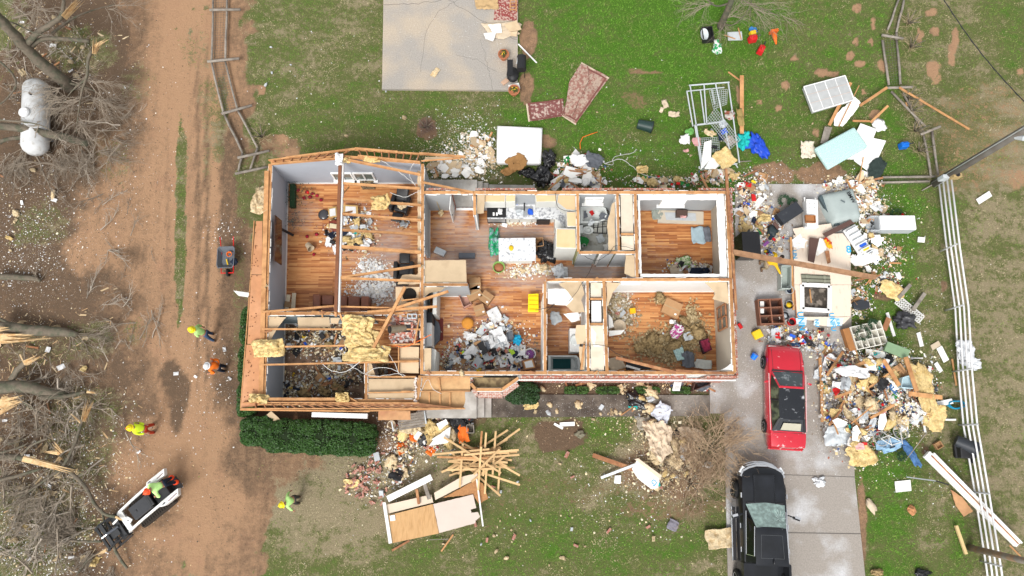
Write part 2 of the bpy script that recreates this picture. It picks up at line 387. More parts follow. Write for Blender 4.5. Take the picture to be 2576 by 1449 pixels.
def crumbs(name,spots,size,cols,label,z=0.0,flat=.35,m=None,seed=1,long=1.0,ground=True):
 "spots: (x, y, rx, ry, count[, z]) in drawing units, normal spread"
 r=np.random.RandomState(seed);Xs=[];Ys=[];Zs=[]
 for sp in spots:
  x,y,rx,ry,c=sp[:5];zz=sp[5] if len(sp)>5 else z
  vx=x+r.normal(0,.5,c)*rx;vy=y+r.normal(0,.5,c)*ry
  for a,b in zip(vx,vy):
   p=P(a,b,zz);Xs.append(p.x);Ys.append(p.y);Zs.append(zz)
 X=np.array(Xs);Y=np.array(Ys);Z=np.array(Zs);n=len(X)
 Z=np.where(Z<.02,ground_h(X,Y),Z)
 s=size[0]*(size[1]/size[0])**(r.rand(n)**3)
 a=r.uniform(0,2*PI,n);asp=r.uniform(.35,1,n)/long
 V=np.zeros((n,5,3));dx=np.cos(a);dy=np.sin(a)
 for k,(u,v) in enumerate(((-.5,-.5),(.5,-.4),(.45,.5),(-.4,.45))):
  u=(u+r.uniform(-.12,.12,n))*s*(long if long>1 else 1);v=(v+r.uniform(-.12,.12,n))*s*asp
  V[:,k,0]=X+u*dx-v*dy;V[:,k,1]=Y+u*dy+v*dx;V[:,k,2]=Z+r.uniform(-.002,.02,n)*(.3+s*4)
 V[:,4,0]=X;V[:,4,1]=Y;V[:,4,2]=Z+s*flat*r.uniform(.3,1,n)+.008
 Fc=np.array([(0,1,4),(1,2,4),(2,3,4),(3,0,4)])[None]+(np.arange(n)*5)[:,None,None]
 cc=np.array(cols)[r.randint(0,len(cols),n)]*r.uniform(.75,1.15,(n,1))
 return np_mesh(name,V.reshape(-1,3),Fc.reshape(-1,3),np.repeat(cc,5,0),m or attr_mat(name),label)
WHT=[(.8,.8,.78),(.78,.74,.66),(.7,.72,.74)]
TAN=[(.72,.6,.38),(.66,.52,.3),(.75,.68,.5)]
BRN=[(.12,.08,.05),(.2,.14,.09),(.08,.06,.045),(.28,.2,.13)]
crumbs('foam_crumbs',[(70,620,150,200,2200),(120,200,180,260,1300),(330,400,120,300,360),(130,1200,230,260,3000),(100,1380,200,120,2000),(560,580,60,60,160),(560,960,70,120,200),(1180,330,110,70,900),(1160,400,130,50,1300),(850,220,260,260,300),(1650,400,220,60,300),(1540,300,350,200,160),(1950,470,120,60,500),(1940,560,120,130,1200),(2160,560,160,120,900),(2030,860,150,60,700),(2180,1030,170,170,1500),(2080,1130,90,60,400),(1000,1110,100,90,900),(1620,1200,200,120,700),(1400,1300,500,150,200),(1600,960,300,30,300),(1500,1030,320,30,400),(2300,800,130,200,250),(980,1180,70,80,500),(330,1100,160,200,260),(2350,1220,120,120,120),(480,1000,80,300,200)],(.015,.075),WHT,'white and cream crumbs of broken drywall and foam strewn over the ground',seed=2)
crumbs('wood_chips',[(110,1150,220,300,700),(90,880,160,120,200),(150,120,160,160,160)],(.05,.2),[(.62,.46,.27),(.7,.56,.36),(.5,.33,.18)],'pale splintered wood chips under the broken trees',seed=12,long=2.2)
crumbs('insulation_crumbs',[(120,1300,260,260,1500),(60,600,150,200,300),(100,100,160,120,200),(1690,1150,150,130,1600),(1180,395,120,50,500),(1600,1040,280,60,400),(1560,975,280,16,300),(2170,1040,180,170,900),(1050,1090,90,60,500),(2160,540,150,80,500),(1950,500,120,60,300),(1400,1300,450,140,160)],(.02,.11),TAN,'tan and yellow scraps of torn insulation strewn over the ground',seed=3)
crumbs('leaf_litter',[(100,724,200,900,9000),(300,600,330,900,4500),(560,700,100,800,2600),(900,1180,260,110,1800),(1400,1090,240,60,800),(1600,1250,340,120,1200),(250,330,220,300,2600),(1560,965,320,24,900),(2450,800,170,800,2500),(1500,1020,320,40,600)],(.02,.07),BRN,'brown leaf litter and bark chips on the ground',seed=4,flat=.2)
crumbs('twigs',[(140,300,260,330,3200),(120,1150,260,330,3600),(330,640,240,400,700),(560,700,100,700,260),(1680,1180,200,140,900),(2450,500,200,700,400)],(.03,.06),[(.16,.12,.09),(.25,.2,.15),(.1,.08,.06)],'short broken twigs lying on the ground',seed=6,flat=.15,long=7)
def concrete(name,pts,z,th,m,kind='structure',**kw):
 mb=MB();mb.prism([P(x,y,z)[:2] for x,y in pts],z-th,z)
 return mb.build(name,m,kind=kind,**kw)
CON=mat('concrete',(.33,.305,.275),.85,.32,16.0,.25,.2,col2=(.42,.355,.28),mix2=(.42,.62),scale2=.55,objvar=0,bscale=30)
CON2=mat('driveway_concrete',(.30,.27,.24),.85,.3,16.0,.25,.2,col2=(.50,.50,.51),mix2=(.48,.72),scale2=.7,objvar=0,bscale=30)
CON3=mat('stained_concrete',(.13,.108,.088),.8,.5,4.0,.3,.25,col2=(.07,.055,.044),mix2=(.4,.6),scale2=1.2,objvar=0,bscale=30)
concrete('patio',SLABS[0],.12,.3,CON)
concrete('driveway',SLABS[1],.04,.3,CON2)
concrete('walkway',[(1237,992),(1640,993.5),(1640,1047.5),(1237,1050)],.05,.3,CON3)
concrete('walkway',[(1640.3,993.5),(1785,994),(1785,1046),(1640.3,1047.5)],.05,.3,mat('pale_walkway',(.25,.225,.2),.85,.4,10,.25,.2,col2=(.15,.13,.11),mix2=(.42,.62),scale2=.9,objvar=0))
cr=mat('joint',(.12,.11,.1),.9,.1,8)
mb=MB()
for a,b,wd in[((1835,1338),(2165,1343),.03),((1830,1190),(2150,1200),.02),((1640,995),(1640,1046),.03),((1460,995),(1460,1048),.02)]:
 mb.beam(P(*a,.047),P(*b,.047),wd,.012)
mb.build('driveway_joints',cr,kind='structure')
mb=MB()
def crack(pts,z,wd=.02):
 q=[]
 for i in range(len(pts)-1):
  a=P(*pts[i],z);b=P(*pts[i+1],z)
  for t in range(6):
   q.append(a.lerp(b,t/6)+Vector((U(-.06,.06),U(-.06,.06),0)))
 q.append(P(*pts[-1],z))
 for i in range(len(q)-1):mb.beam(q[i],q[i+1],wd,.006)
crack([(965,12),(1040,10),(1110,0)],.12);crack([(1060,180),(1070,80),(1100,30),(1150,0)],.12,.012);crack([(1130,0),(1180,30),(1240,70),(1300,100)],.12,.015);crack([(1210,100),(1225,160),(1240,226)],.12,.012);crack([(1150,140),(1200,150),(1250,180)],.12,.01)
mb.build('patio_cracks',cr,kind='structure')
crumbs('gypsum_dust',[(1900,680,60,120,700,.045),(1890,960,60,110,900,.045),(1950,520,100,60,500,.045),(2080,1120,60,60,500,.045),(2030,870,80,60,500,.045),(1500,1025,300,28,700,.055),(1130,90,170,110,500,.125),(1250,110,60,100,300,.125),(1960,1160,110,60,260,.045)],(.01,.035),WHT+[(.6,.58,.55)],'pale gypsum grit scattered over the concrete',seed=9,flat=.1)
ZT,ZF=3.0,0.6
LUM=mat('pine_lumber',(.50,.265,.115),.75,.28,4,.2,.25,col2=(.36,.17,.07),mix2=(.45,.7),scale2=2.2,objvar=.14)
LUM2=mat('weathered_lumber',(.30,.135,.065),.8,.3,5,.2,.25,col2=(.42,.23,.11),mix2=(.5,.7),scale2=2.5)
PLY=mat('plywood',(.50,.28,.14),.8,.22,3,.15,.25,col2=(.44,.22,.115),mix2=(.45,.65),scale2=1.2,objvar=.06)
SHEA=mat('roof_sheathing',(.47,.225,.11),.8,.2,3,.15,.25,col2=(.52,.27,.145),mix2=(.45,.65),scale2=.8,objvar=.05)
TAND=mat('drywall_back_paper',(.56,.43,.28),.9,.12,2,.1,.2,col2=(.48,.36,.23),mix2=(.5,.7),scale2=1.5)
WHTD=mat('white_drywall',(.80,.79,.76),.9,.08,3,.1,.2,col2=(.7,.66,.58),mix2=(.62,.75),scale2=2)
WBLU=mat('grey_blue_paint',(.37,.40,.45),.8,.05,1.5,.05,.25,objvar=0)
WGRY=mat('grey_paint',(.36,.375,.385),.8,.06,1.5,.05,.25,objvar=0)
WPNK=mat('blush_paint',(.68,.57,.54),.8,.05,1.5,.05,.25,objvar=0)
WBGE=mat('beige_paint',(.52,.46,.37),.8,.08,1.5,.05,.25,objvar=0)
WOLV=mat('olive_paint',(.24,.24,.11),.8,.08,1.5,.05,.25,objvar=0)
WTEA=mat('teal_grey_paint',(.24,.30,.32),.8,.1,1.5,.05,.25,objvar=0)
WWHT=mat('white_trim_paint',(.78,.78,.76),.6,.05,3,0,.35,objvar=.03)
def brick_mat(name,horizontal=False,c1=(.30,.085,.055),c2=(.40,.14,.09),mort=(.5,.45,.4),sc=1.0):
 m=bpy.data.materials.new(name);m.use_nodes=True;n=m.node_tree.nodes;l=m.node_tree.links;b=n['Principled BSDF']
 tc=n.new('ShaderNodeTexCoord');br=n.new('ShaderNodeTexBrick')
 br.inputs['Color1'].default_value=(*c1,1);br.inputs['Color2'].default_value=(*c2,1);br.inputs['Mortar'].default_value=(*mort,1)
 br.inputs['Scale'].default_value=sc;br.inputs['Brick Width'].default_value=.21;br.inputs['Row Height'].default_value=.075;br.inputs['Mortar Size'].default_value=.012
 if horizontal:l.new(tc.outputs['Object'],br.inputs['Vector'])
 else:
  sx=n.new('ShaderNodeSeparateXYZ');l.new(tc.outputs['Object'],sx.inputs[0]);ad=n.new('ShaderNodeMath');l.new(sx.outputs[0],ad.inputs[0]);l.new(sx.outputs[1],ad.inputs[1])
  cb=n.new('ShaderNodeCombineXYZ');l.new(ad.outputs[0],cb.inputs[0]);l.new(sx.outputs[2],cb.inputs[1]);l.new(cb.outputs[0],br.inputs['Vector'])
 nz=n.new('ShaderNodeTexNoise');nz.inputs['Scale'].default_value=9;mx=n.new('ShaderNodeMix');mx.data_type='RGBA';rp=n.new('ShaderNodeValToRGB')
 rp.color_ramp.elements[0].position=.52;rp.color_ramp.elements[1].position=.68
 l.new(tc.outputs['Object'],nz.inputs[0]);l.new(nz.outputs[0],rp.inputs[0]);l.new(rp.outputs[0],mx.inputs[0]);l.new(br.outputs[0],mx.inputs[6]);mx.inputs[7].default_value=(*mort,1)
 l.new(mx.outputs[2],b.inputs['Base Color']);b.inputs['Roughness'].default_value=.9
 return m
BRK=brick_mat('brick_veneer')
def plank_mat():
 m=bpy.data.materials.new('oak_floor');m.use_nodes=True;n=m.node_tree.nodes;l=m.node_tree.links;b=n['Principled BSDF']
 tc=n.new('ShaderNodeTexCoord');br=n.new('ShaderNodeTexBrick');l.new(tc.outputs['Object'],br.inputs['Vector'])
 br.offset=.37;br.offset_frequency=2
 br.inputs['Color1'].default_value=(0,0,0,1);br.inputs['Color2'].default_value=(1,1,1,1);br.inputs['Mortar'].default_value=(.3,.3,.3,1)
 br.inputs['Scale'].default_value=1;br.inputs['Brick Width'].default_value=1.1;br.inputs['Row Height'].default_value=.075;br.inputs['Mortar Size'].default_value=.0025;br.inputs['Bias'].default_value=0
 rp=n.new('ShaderNodeValToRGB');e=rp.color_ramp.elements
 e[0].color=(.26,.08,.02,1);e[1].color=(.60,.30,.11,1);k=rp.color_ramp.elements.new(.5);k.color=(.46,.18,.055,1)
 mp=n.new('ShaderNodeMapping');mp.inputs['Scale'].default_value=(1.2,16,1);l.new(tc.outputs['Object'],mp.inputs[0])
 g=n.new('ShaderNodeTexNoise');g.inputs['Scale'].default_value=1.6;g.inputs['Detail'].default_value=4;l.new(mp.outputs[0],g.inputs[0])
 sb=n.new('ShaderNodeMath');sb.operation='MULTIPLY_ADD';sb.inputs[1].default_value=1.1;sb.inputs[2].default_value=-.55;l.new(g.outputs[0],sb.inputs[0])
 ad=n.new('ShaderNodeMath');sp=n.new('ShaderNodeSeparateColor');l.new(br.outputs[0],sp.inputs[0]);l.new(sp.outputs[0],ad.inputs[0]);l.new(sb.outputs[0],ad.inputs[1]);l.new(ad.outputs[0],rp.inputs[0])
 at=n.new('ShaderNodeAttribute');at.attribute_name='mask';s2=n.new('ShaderNodeSeparateColor');l.new(at.outputs['Color'],s2.inputs[0])
 dn=n.new('ShaderNodeTexNoise');dn.inputs['Scale'].default_value=4;dn.inputs['Detail'].default_value=8;dn.inputs['Roughness'].default_value=.75
 mp2=n.new('ShaderNodeMapping');mp2.inputs['Scale'].default_value=(.7,2.2,1);l.new(tc.outputs['Object'],mp2.inputs[0]);l.new(mp2.outputs[0],dn.inputs[0])
 a2=n.new('ShaderNodeMath');a2.operation='MULTIPLY_ADD';a2.inputs[1].default_value=1.6;l.new(dn.outputs[0],a2.inputs[0]);l.new(s2.outputs[0],a2.inputs[2])
 mr=n.new('ShaderNodeMapRange');mr.inputs[1].default_value=.95;mr.inputs[2].default_value=1.85;mr.inputs[4].default_value=.85;l.new(a2.outputs[0],mr.inputs[0])
 mx=n.new('ShaderNodeMix');mx.data_type='RGBA';l.new(mr.outputs[0],mx.inputs[0]);l.new(rp.outputs[0],mx.inputs[6]);mx.inputs[7].default_value=(.42,.37,.345,1)
 l.new(mx.outputs[2],b.inputs['Base Color']);b.inputs['Roughness'].default_value=.5
 return m
house=thing('damaged_house','long brick house with its roof torn off, rooms open to the sky','house',P(1200,724,0))
A=lambda x,y:P(x,y,ZT)
FOOT=[A(676,408),A(1061,408),A(1061,479),A(1840,479),A(1853,946),A(1055,946),A(1052,1012),A(658,1008)]
mb=MB();mb.prism([p[:2] for p in FOOT],-.2,ZF-.02);mb.build('foundation',BRK,house)
def floor_sheet():
 xs=np.arange(-11.8,10.6,.14);ys=np.arange(1.0,13.2,.14);NX,NY=len(xs),len(ys)
 X,Y=np.meshgrid(xs,ys);X=X.ravel();Y=Y.ravel()
 ins=inpoly(X,Y,[tuple(p[:2]) for p in FOOT])
 vx,vy=PV(X,Y,ZF);d=np.full(X.shape,.0)
 for x,y,rx,ry,v in[(1290,600,220,55,.75),(1130,580,60,60,.5),(1180,650,150,50,.7),(1480,685,150,22,.95),(1330,700,130,40,.6),(980,640,70,110,.65),(940,690,60,90,.7),(900,600,90,120,.35),(760,540,60,60,.4),(1000,740,60,50,.7),(1150,545,30,60,.75),(1560,730,50,30,.7),(1200,800,120,110,.35),(1420,800,70,100,.3),(1250,900,150,60,.6),(1650,640,80,60,.2)]:
  t=np.clip(1.3-np.sqrt(((vx-x)/rx)**2+((vy-y)/ry)**2),0,1);t=t*t*(3-2*t);d=np.maximum(d,v*t)
 f=[(j*NX+i,j*NX+i+1,(j+1)*NX+i+1,(j+1)*NX+i) for j in range(NY-1) for i in range(NX-1) if ins[j*NX+i] and ins[j*NX+i+1] and ins[(j+1)*NX+i] and ins[(j+1)*NX+i+1]]
 o=house.location
 me=bpy.data.meshes.new('wood_floor');me.from_pydata([(float(a-o.x),float(b-o.y),ZF) for a,b in zip(X,Y)],[],f)
 at=me.color_attributes.new('mask','FLOAT_COLOR','POINT');buf=np.ones((len(X),4),'f');buf[:,0]=d;buf[:,1]=buf[:,2]=0;at.data.foreach_set('color',buf.ravel())
 me.materials.append(plank_mat());ob=bpy.data.objects.new('wood_floor',me);C.objects.link(ob);ob.parent=house;WM[ob]=WM[house]
floor_sheet()
def wall(p,q,th,ma,mbk,z0=ZF,z1=2.96,plate=True,base=True,gaps=(),raised=0,name='wall',zz=ZT,both=True,lab=None):
 "p -> q in drawing units at plate height; ma is the paint left of travel, mbk right of it; gaps = (t0, t1) door openings"
 a=P(*p,zz);b=P(*q,zz);d=(b-a);L=d.length;d.normalize();nrm=Vector((-d.y,d.x,0));h=th/2
 mb=MB();bb=MB();seg=[];t=0.0
 for g0,g1 in gaps:seg.append((t,g0));t=g1
 seg.append((t,1.0))
 def rect(t0,t1,o0,o1):return[(a+d*(L*t0)+nrm*o0)[:2],(a+d*(L*t1)+nrm*o0)[:2],(a+d*(L*t1)+nrm*o1)[:2],(a+d*(L*t0)+nrm*o1)[:2]]
 for t0,t1 in seg:
  if t1-t0<.002:continue
  mb.prism(rect(t0,t1,0,h),z0,z1,0);mb.prism(rect(t0,t1,-h,-.0005),z0,z1,1)
  if base:
   bb.prism(rect(t0,t1,h+.001,h+.018),z0,z0+.14)
   bb.prism(rect(t0,t1,-h-.018,-h-.001),z0,z0+.14)
 o=mb.build(name,[ma,mbk],house,label=lab)
 if base:bb.build('baseboard',WWHT,o)
 if plate:
  pl=MB();n=max(1,int(L/2.6))
  for i in range(n):
   for s in(0,1):
    w0=-h+s*h+.003;pl.prism(rect(i/n+.0008,(i+1)/n-.0008,w0,w0+h-.006),z1+.002,z1+.05+U(0,.012))
  pl.build('top_plate',LUM,o);fr=MB()
  for s in(-1,1):
   t=.1
   while t<L-.3:
    l_=U(.1,.5);wd=U(.012,.05)
    if U(0,1)<.85:
     c=a+d*(t+l_/2)+nrm*s*(h+wd*.3);c.z=z1+U(-.05,.02);fr.box(c,(l_,wd,U(.02,.08)),rz=math.atan2(d.y,d.x)+U(-.05,.05),ry=U(-.08,.08))
    t+=l_*U(.9,1.3)
  fr.build('torn_drywall_edge',WHTD,o,kind='stuff')
 return o
def gable(xl,xr,ybase,peakx,zl,zp,zr):
 a=P(xl,ybase,ZF);b=P(xr,ybase,ZF);Y=a.y;X0=P(xl,412,3).x;px=P(peakx,402,3.8).x
 X0,X1=P(682,412,3).x,P(1058,412,3).x
 mb=MB()
 for k,(y0,y1) in enumerate(((Y,Y+.08),(Y+.081,Y+.17))):
  vs=[]
  for y in(y0,y1):vs+=[(X0,y,ZF),(X1,y,ZF),(X1,y,zr),(px,y,zp),(X0,y,zl)]
  mb.add(vs,[(0,1,2,3,4),(9,8,7,6,5),(0,5,6,1),(1,6,7,2),(2,7,8,3),(3,8,9,4),(4,9,5,0)],k)
 o=mb.build('gable_wall',[WBLU,PLY],house,label='grey blue gable end wall of the living room')
 bb=MB();bb.box(((X0+X1)/2,Y-.012,ZF+.07),(X1-X0,.02,.14));bb.build('baseboard',WWHT,o)
 pl=MB();pl.beam((X0,Y+.085,zl+.025),(px,Y+.085,zp+.025),.15,.045);pl.beam((px,Y+.085,zp+.025),(X1,Y+.085,zr+.025),.15,.045);pl.build('top_plate',LUM,o)
 return o,Y,X0,X1,px
GW,GYY,GX0,GX1,GPX=gable(728,1045,462,857,3.0,3.75,3.1)
wall((680,412),(663,1004),.17,WBLU,BRK)
wall((1063,412),(1061,942),.14,WGRY,WBLU,gaps=((.40,.57),))
wall((1066,484),(1836,484),.14,WWHT,WGRY,gaps=((.088,.153),),base=False)
wall((1829,487),(1848,938),.14,WPNK,WBGE,base=False,plate=True)
wall((1064,938),(1848,938),.14,WWHT,WWHT)
wall((1453,488),(1455,633),.12,WWHT,WOLV)
wall((1553,488),(1557,631),.12,WOLV,WWHT)
wall((1598,488),(1603,698),.13,WWHT,WPNK)
wall((1456,635),(1597,635),.12,WOLV,WGRY,gaps=((.32,.42),(.62,.66)))
wall((1372,704),(1842,703),.13,WGRY,WWHT,gaps=((.32,.4),))
wall((1371,708),(1371,934),.13,WWHT,WWHT,gaps=((.0,.12),))
wall((1478,707),(1480,934),.12,WWHT,WWHT)
wall((1519,707),(1527,934),.14,WWHT,WBGE)
wall((668,789),(1058,787),.14,WWHT,WTEA,gaps=((.66,.76),))
wall((921,905),(921,1008),.12,WWHT,WTEA)
wall((666,1006),(1050,1009),.14,WTEA,BRK)
wall((1067,716),(1177,716),.12,WGRY,WGRY)
wall((1193,487),(1195,540),.12,WWHT,WGRY,lab='short stub wall between back door and kitchen')
wall((1057,945),(1050,1005),.14,WWHT,BRK,z0=0)
def veneer(p,q,off,gaps=(),th=.1,z1=2.9):
 a=P(*p,ZT);b=P(*q,ZT);d=(b-a);L=d.length;d.normalize();nrm=Vector((-d.y,d.x,0))*off
 mb=MB();sl=MB();t=0;seg=[]
 for g0,g1 in gaps:seg.append((t,g0));t=g1
 seg.append((t,1))
 R4=lambda t0,t1,k0,k1:[(a+d*L*t0+nrm+Vector((-d.y,d.x,0))*k0)[:2],(a+d*L*t1+nrm+Vector((-d.y,d.x,0))*k0)[:2],(a+d*L*t1+nrm+Vector((-d.y,d.x,0))*k1)[:2],(a+d*L*t0+nrm+Vector((-d.y,d.x,0))*k1)[:2]]
 for t0,t1 in seg:
  mb.prism(R4(t0,t1,-th/2,th/2),0,z1)
 for g0,g1 in gaps:mb.prism(R4(g0,g1,-th/2,th/2),0,1.5)
 o=mb.build('brick_veneer',BRKH,house)
 k=0
 for t0,t1 in seg:
  x=t0*L
  while x<t1*L-.1:
   if U(0,1)<.8:sl.box(a+d*(x+.05)+nrm+Vector((0,0,z1+.03-a.z)),(.085,th*U(.75,.95),.055*U(.6,1.1)),rz=math.atan2(d.y,d.x)+U(-.05,.05))
   x+=.115
 if sl.v:sl.build('loose_brick_course',BRKL,o,kind='stuff')
BRKH=brick_mat('brick_wall_top',True);BRKL=mat('loose_brick',(.36,.12,.08),.9,.2,10,.2,.2,col2=(.5,.42,.36),mix2=(.5,.6),scale2=9)
veneer((1196,474),(1850,474),0,gaps=((.235,.335),(.77,.86)))
veneer((1072,474),(1136,474),0)
veneer((1856,950),(1840,470),0)
veneer((1310,947),(1856,947),0,gaps=((.77,.86),))
mb=MB();mb.beam(P(1300,956,2.6),P(1850,957,2.6),.05,.12);mb.build('soffit_trim',WWHT,house)
for x0,x1 in((1660,1740),):
 mb=MB();mb.prism([P(x0,955,2.4)[:2],P(x1,956,2.4)[:2],P(x1,952,2.4)[:2],P(x0,951,2.4)[:2]],1.35,1.5);mb.build('window_sill',BRKL,house)
GLS=mat('window_glass',(.12,.15,.14),.08,.2,3,0,.6,objvar=.05)
def window(x0,x1,z0,z1,Y,lab=None,fm=WWHT,blinds=False):
 mb=MB();X0,X1=x0,x1;f=.07
 for a,b,c,d in((X0,X1,z1-f,z1),(X0,X1,z0,z0+f),(X0,X0+f,z0+f,z1-f),(X1-f,X1,z0+f,z1-f),((X0+X1)/2-.03,(X0+X1)/2+.03,z0+f,z1-f)):
  mb.box(((a+b)/2,Y-.035,(c+d)/2),(b-a,.07,d-c))
 mb.box(((X0+X1)/2,Y-.08,z0-.02),(X1-X0+.16,.16,.03))
 o=mb.build('window',fm,house,label=lab)
 g=MB();g.box(((X0+X1)/2,Y-.015,(z0+z1)/2),(X1-X0-2*f,.012,z1-z0-2*f));g.build('pane',GLS,o)
 if blinds:
  s=MB()
  for k in range(7):s.box(((X0+X1)/2,Y-.09,z0+.15+k*(z1-z0-.2)/7),(X1-X0-.1,.05,.02),rx=.5)
  s.build('blind',WWHT,o)
wa=P(835,440,1.8).x;wb=P(940,440,1.8).x
window(wa,(wa+wb)/2-.02,1.15,2.1,GYY,'white framed living room window hanging open');window((wa+wb)/2+.02,wb,1.15,2.1,GYY)
NY_=P(1500,484,3).y-.075
window(P(1470,500,2.2).x,P(1517,500,2.2).x,1.75,2.55,NY_,'small bathroom window with blinds',blinds=True)
window(P(1662,515,2).x,P(1725,515,2).x,1.5,2.5,NY_,'white bedroom window',blinds=True)
EX=P(1840,800,3).x-.08
mb=MB()
ya,yb=P(1815,770,2).y,P(1815,828,2).y
for y in(ya,yb,(ya+yb)/2):mb.box((EX-.03,y,2.0),(.07,.06,1.3))
for z in(1.35,2.0,2.62):mb.box((EX-.03,(ya+yb)/2,z),(.07,abs(ya-yb),.06))
o=mb.build('window',LUM2,house,label='broken bedroom window with bare brown muntins')
g=MB();g.box((EX-.012,(ya+yb)/2,2.0),(.01,abs(ya-yb)-.05,1.2));g.build('pane',GLS,o)
DOOR=mat('white_door',(.74,.74,.72),.5,.04,2,0,.4,objvar=.02)
def door(p,q,z0=ZF,h=2.03,zz=ZF,lab=None):
 a=P(*p,zz);b=P(*q,zz);mb=MB();d=(b-a);L=d.length;d.normalize()
 M=Matrix.Translation(a)@Matrix.Rotation(math.atan2(d.y,d.x),4,'Z')
 k=MB();k.box((L/2,0,h/2),(L,.035,h))
 for z,hh in((.5,.6),(1.4,.9)):
  for x in(.28,.72):k.box((L*x,0,z),(L*.32,.05,hh))
 k.xf(M);o=k.build('door',DOOR,house,label=lab)
 hn=MB();hn.tube([M@Vector((L*.9,-.07,1.0)),M@Vector((L*.9,.07,1.0))],.03,8);hn.build('door_handle',mat('dark_metal',(.03,.03,.03),.4,.1,5,0,.5),o)
door((1494,667),(1528,667),lab='white hall door standing closed')
door((1143,527),(1140,560),lab='white entry door swung inward')
mb=MB();mb.beam(P(1137,484,ZT)+Vector((0,0,ZF+.015-ZT)),P(1187,484,ZT)+Vector((0,0,ZF+.015-ZT)),.12,.03);mb.build('threshold',WWHT,house)
def panel(pts,m,z=2.93,th=.02,name='ceiling_panel',rag=0,lab=None,tilt=None):
 q=[]
 n=len(pts)
 for i in range(n):
  a=pts[i];b=pts[(i+1)%n];q.append(a)
  if rag:
   k=int(math.hypot(b[0]-a[0],b[1]-a[1])/7)
   for j in range(1,k):t=j/k;q.append((a[0]+(b[0]-a[0])*t+U(-rag,rag),a[1]+(b[1]-a[1])*t+U(-rag,rag)))
 w_=[P(x,y,z) for x,y in q]
 mb=MB();mb.prism([p[:2] for p in w_],z-th,z)
 if tilt:
  c=sum(w_,Vector())/len(w_);M=Matrix.Translation(c)@Euler(tilt).to_matrix().to_4x4()@Matrix.Translation(-c);mb.xf(M)
 return mb.build(name,m,house,label=lab)
WHT_P=WWHT
WCRM=mat('cream_drywall',(.62,.55,.44),.9,.1,3,.1,.2,col2=(.54,.45,.34),mix2=(.55,.75),scale2=2)
PANELS=[(TAND,[(1066,655),(1172,654),(1174,712),(1067,713)],.4),(TAND,[(1066,722),(1122,722),(1108,733),(1080,737),(1066,748)],1),(TAND,[(1547,507),(1540,512),(1536,530),(1530,548),(1527,570),(1530,600),(1530,629),(1547,629)],1),(TAND,[(1574,642),(1596,642),(1598,697),(1588,696),(1571,688)],.7),(WCRM,[(1561,489),(1591,489),(1593,586),(1563,586)],0),(WCRM,[(1563,593),(1594,593),(1595,629),(1564,629)],0),(WHTD,[(1606,490),(1820,490),(1821,503),(1606,503)],.7),(WHTD,[(1802,504),(1822,504),(1829,697),(1812,697)],.7),(WHTD,[(1611,689),(1811,689),(1811,697),(1611,697)],.7),(WHTD,[(1605,504),(1610,504),(1614,688),(1609,688)],.5),(TAND,[(1526,710),(1562,712),(1550,726),(1540,738),(1534,756),(1530,770),(1526,770)],1.3),(WHTD,[(1562,709),(1612,709),(1610,716),(1564,717)],.6),(TAND,[(1772,709),(1828,710),(1836,765),(1822,760),(1792,752),(1800,738),(1786,722)],1),(WHTD,[(1842,912),(1844,932),(1810,932),(1830,922)],1),(WCRM,[(1486,711),(1513,711),(1513,748),(1486,748)],0),(WHT_P,[(1488,757),(1512,757),(1513,811),(1488,811)],0),(WCRM,[(1486,819),(1517,819),(1520,932),(1486,932)],.6),(WHTD,[(1378,726),(1440,728),(1450,760),(1436,770),(1378,764)],.8),(TAND,[(1406,714),(1460,702),(1470,740),(1462,756),(1472,786),(1440,784),(1424,770),(1442,752),(1430,736)],1.5),(TAND,[(1450,818),(1486,817),(1486,862),(1452,866),(1447,842)],1),(TAND,[(1456,872),(1472,870),(1470,930),(1462,930),(1458,900)],1.5),(WHTD,[(1487,822),(1500,840),(1496,866),(1516,872),(1494,872),(1486,850)],1),(TAND,[(668,796),(720,798),(708,812),(697,826),(688,842),(682,854),(664,855)],1.2),(TAND,[(748,798),(828,798),(831,823),(750,826)],.5),(TAND,[(831,800),(857,800),(850,814),(832,814)],1),(TAND,[(1006,872),(1054,873),(1053,939),(1006,938)],.2),(TAND,[(926,953),(1044,953),(1043,984),(926,987)],.2),(TAND,[(926,990),(1043,988),(1042,1013),(926,1014)],.2),(TAND,[(1066,876),(1085,876),(1084,935),(1063,935)],.3),(TAND,[(1050,430),(1059,430),(1058,690),(1051,690)],.8),(TAND,[(1012,692),(1058,690),(1057,714),(1000,715),(1004,704)],1.2),(TAND,[(995,722),(1056,722),(1056,782),(996,782)],.4),(TAND,[(1030,795),(1052,796),(1050,805),(1010,802),(985,806),(972,797)],1.2),(TAND,[(925,912),(934,912),(945,948),(926,950)],1),(TAND,[(1200,490),(1220,490),(1217,536),(1199,537)],.6),]
for i,(m,pts,rag) in enumerate(PANELS):panel(pts,m,rag=rag,z=2.895+i*.0013,th=.018+i*.0004)
panel([(748,800),(826,800),(828,824),(752,827)],TAND,z=2.8,rag=.6,tilt=(-.5,.05,.02))
panel([(1415,790),(1452,784),(1462,806),(1440,812)],WHTD,z=2.2,rag=1.2,tilt=(.6,.2,0))
mb=MB();mb.lathe([(.001,0),(.32,0),(.32,.012),(.001,.012)],18,P(1030,742,2.945));mb.build('hole_shade_disc',mat('void_shade',(.012,.01,.008),.95,.2,5),house)  # flat dark disc, its colour standing in for the shade inside the hole
def member(a,b,w=.045,h=.14,m=LUM,name='joist',lab=None):
 mb=MB();mb.beam(P(*a),P(*b),w,h);return mb.build(name,m,house,label=lab)
RB0,RB1=(857,404,3.75),(846,784,3.75)
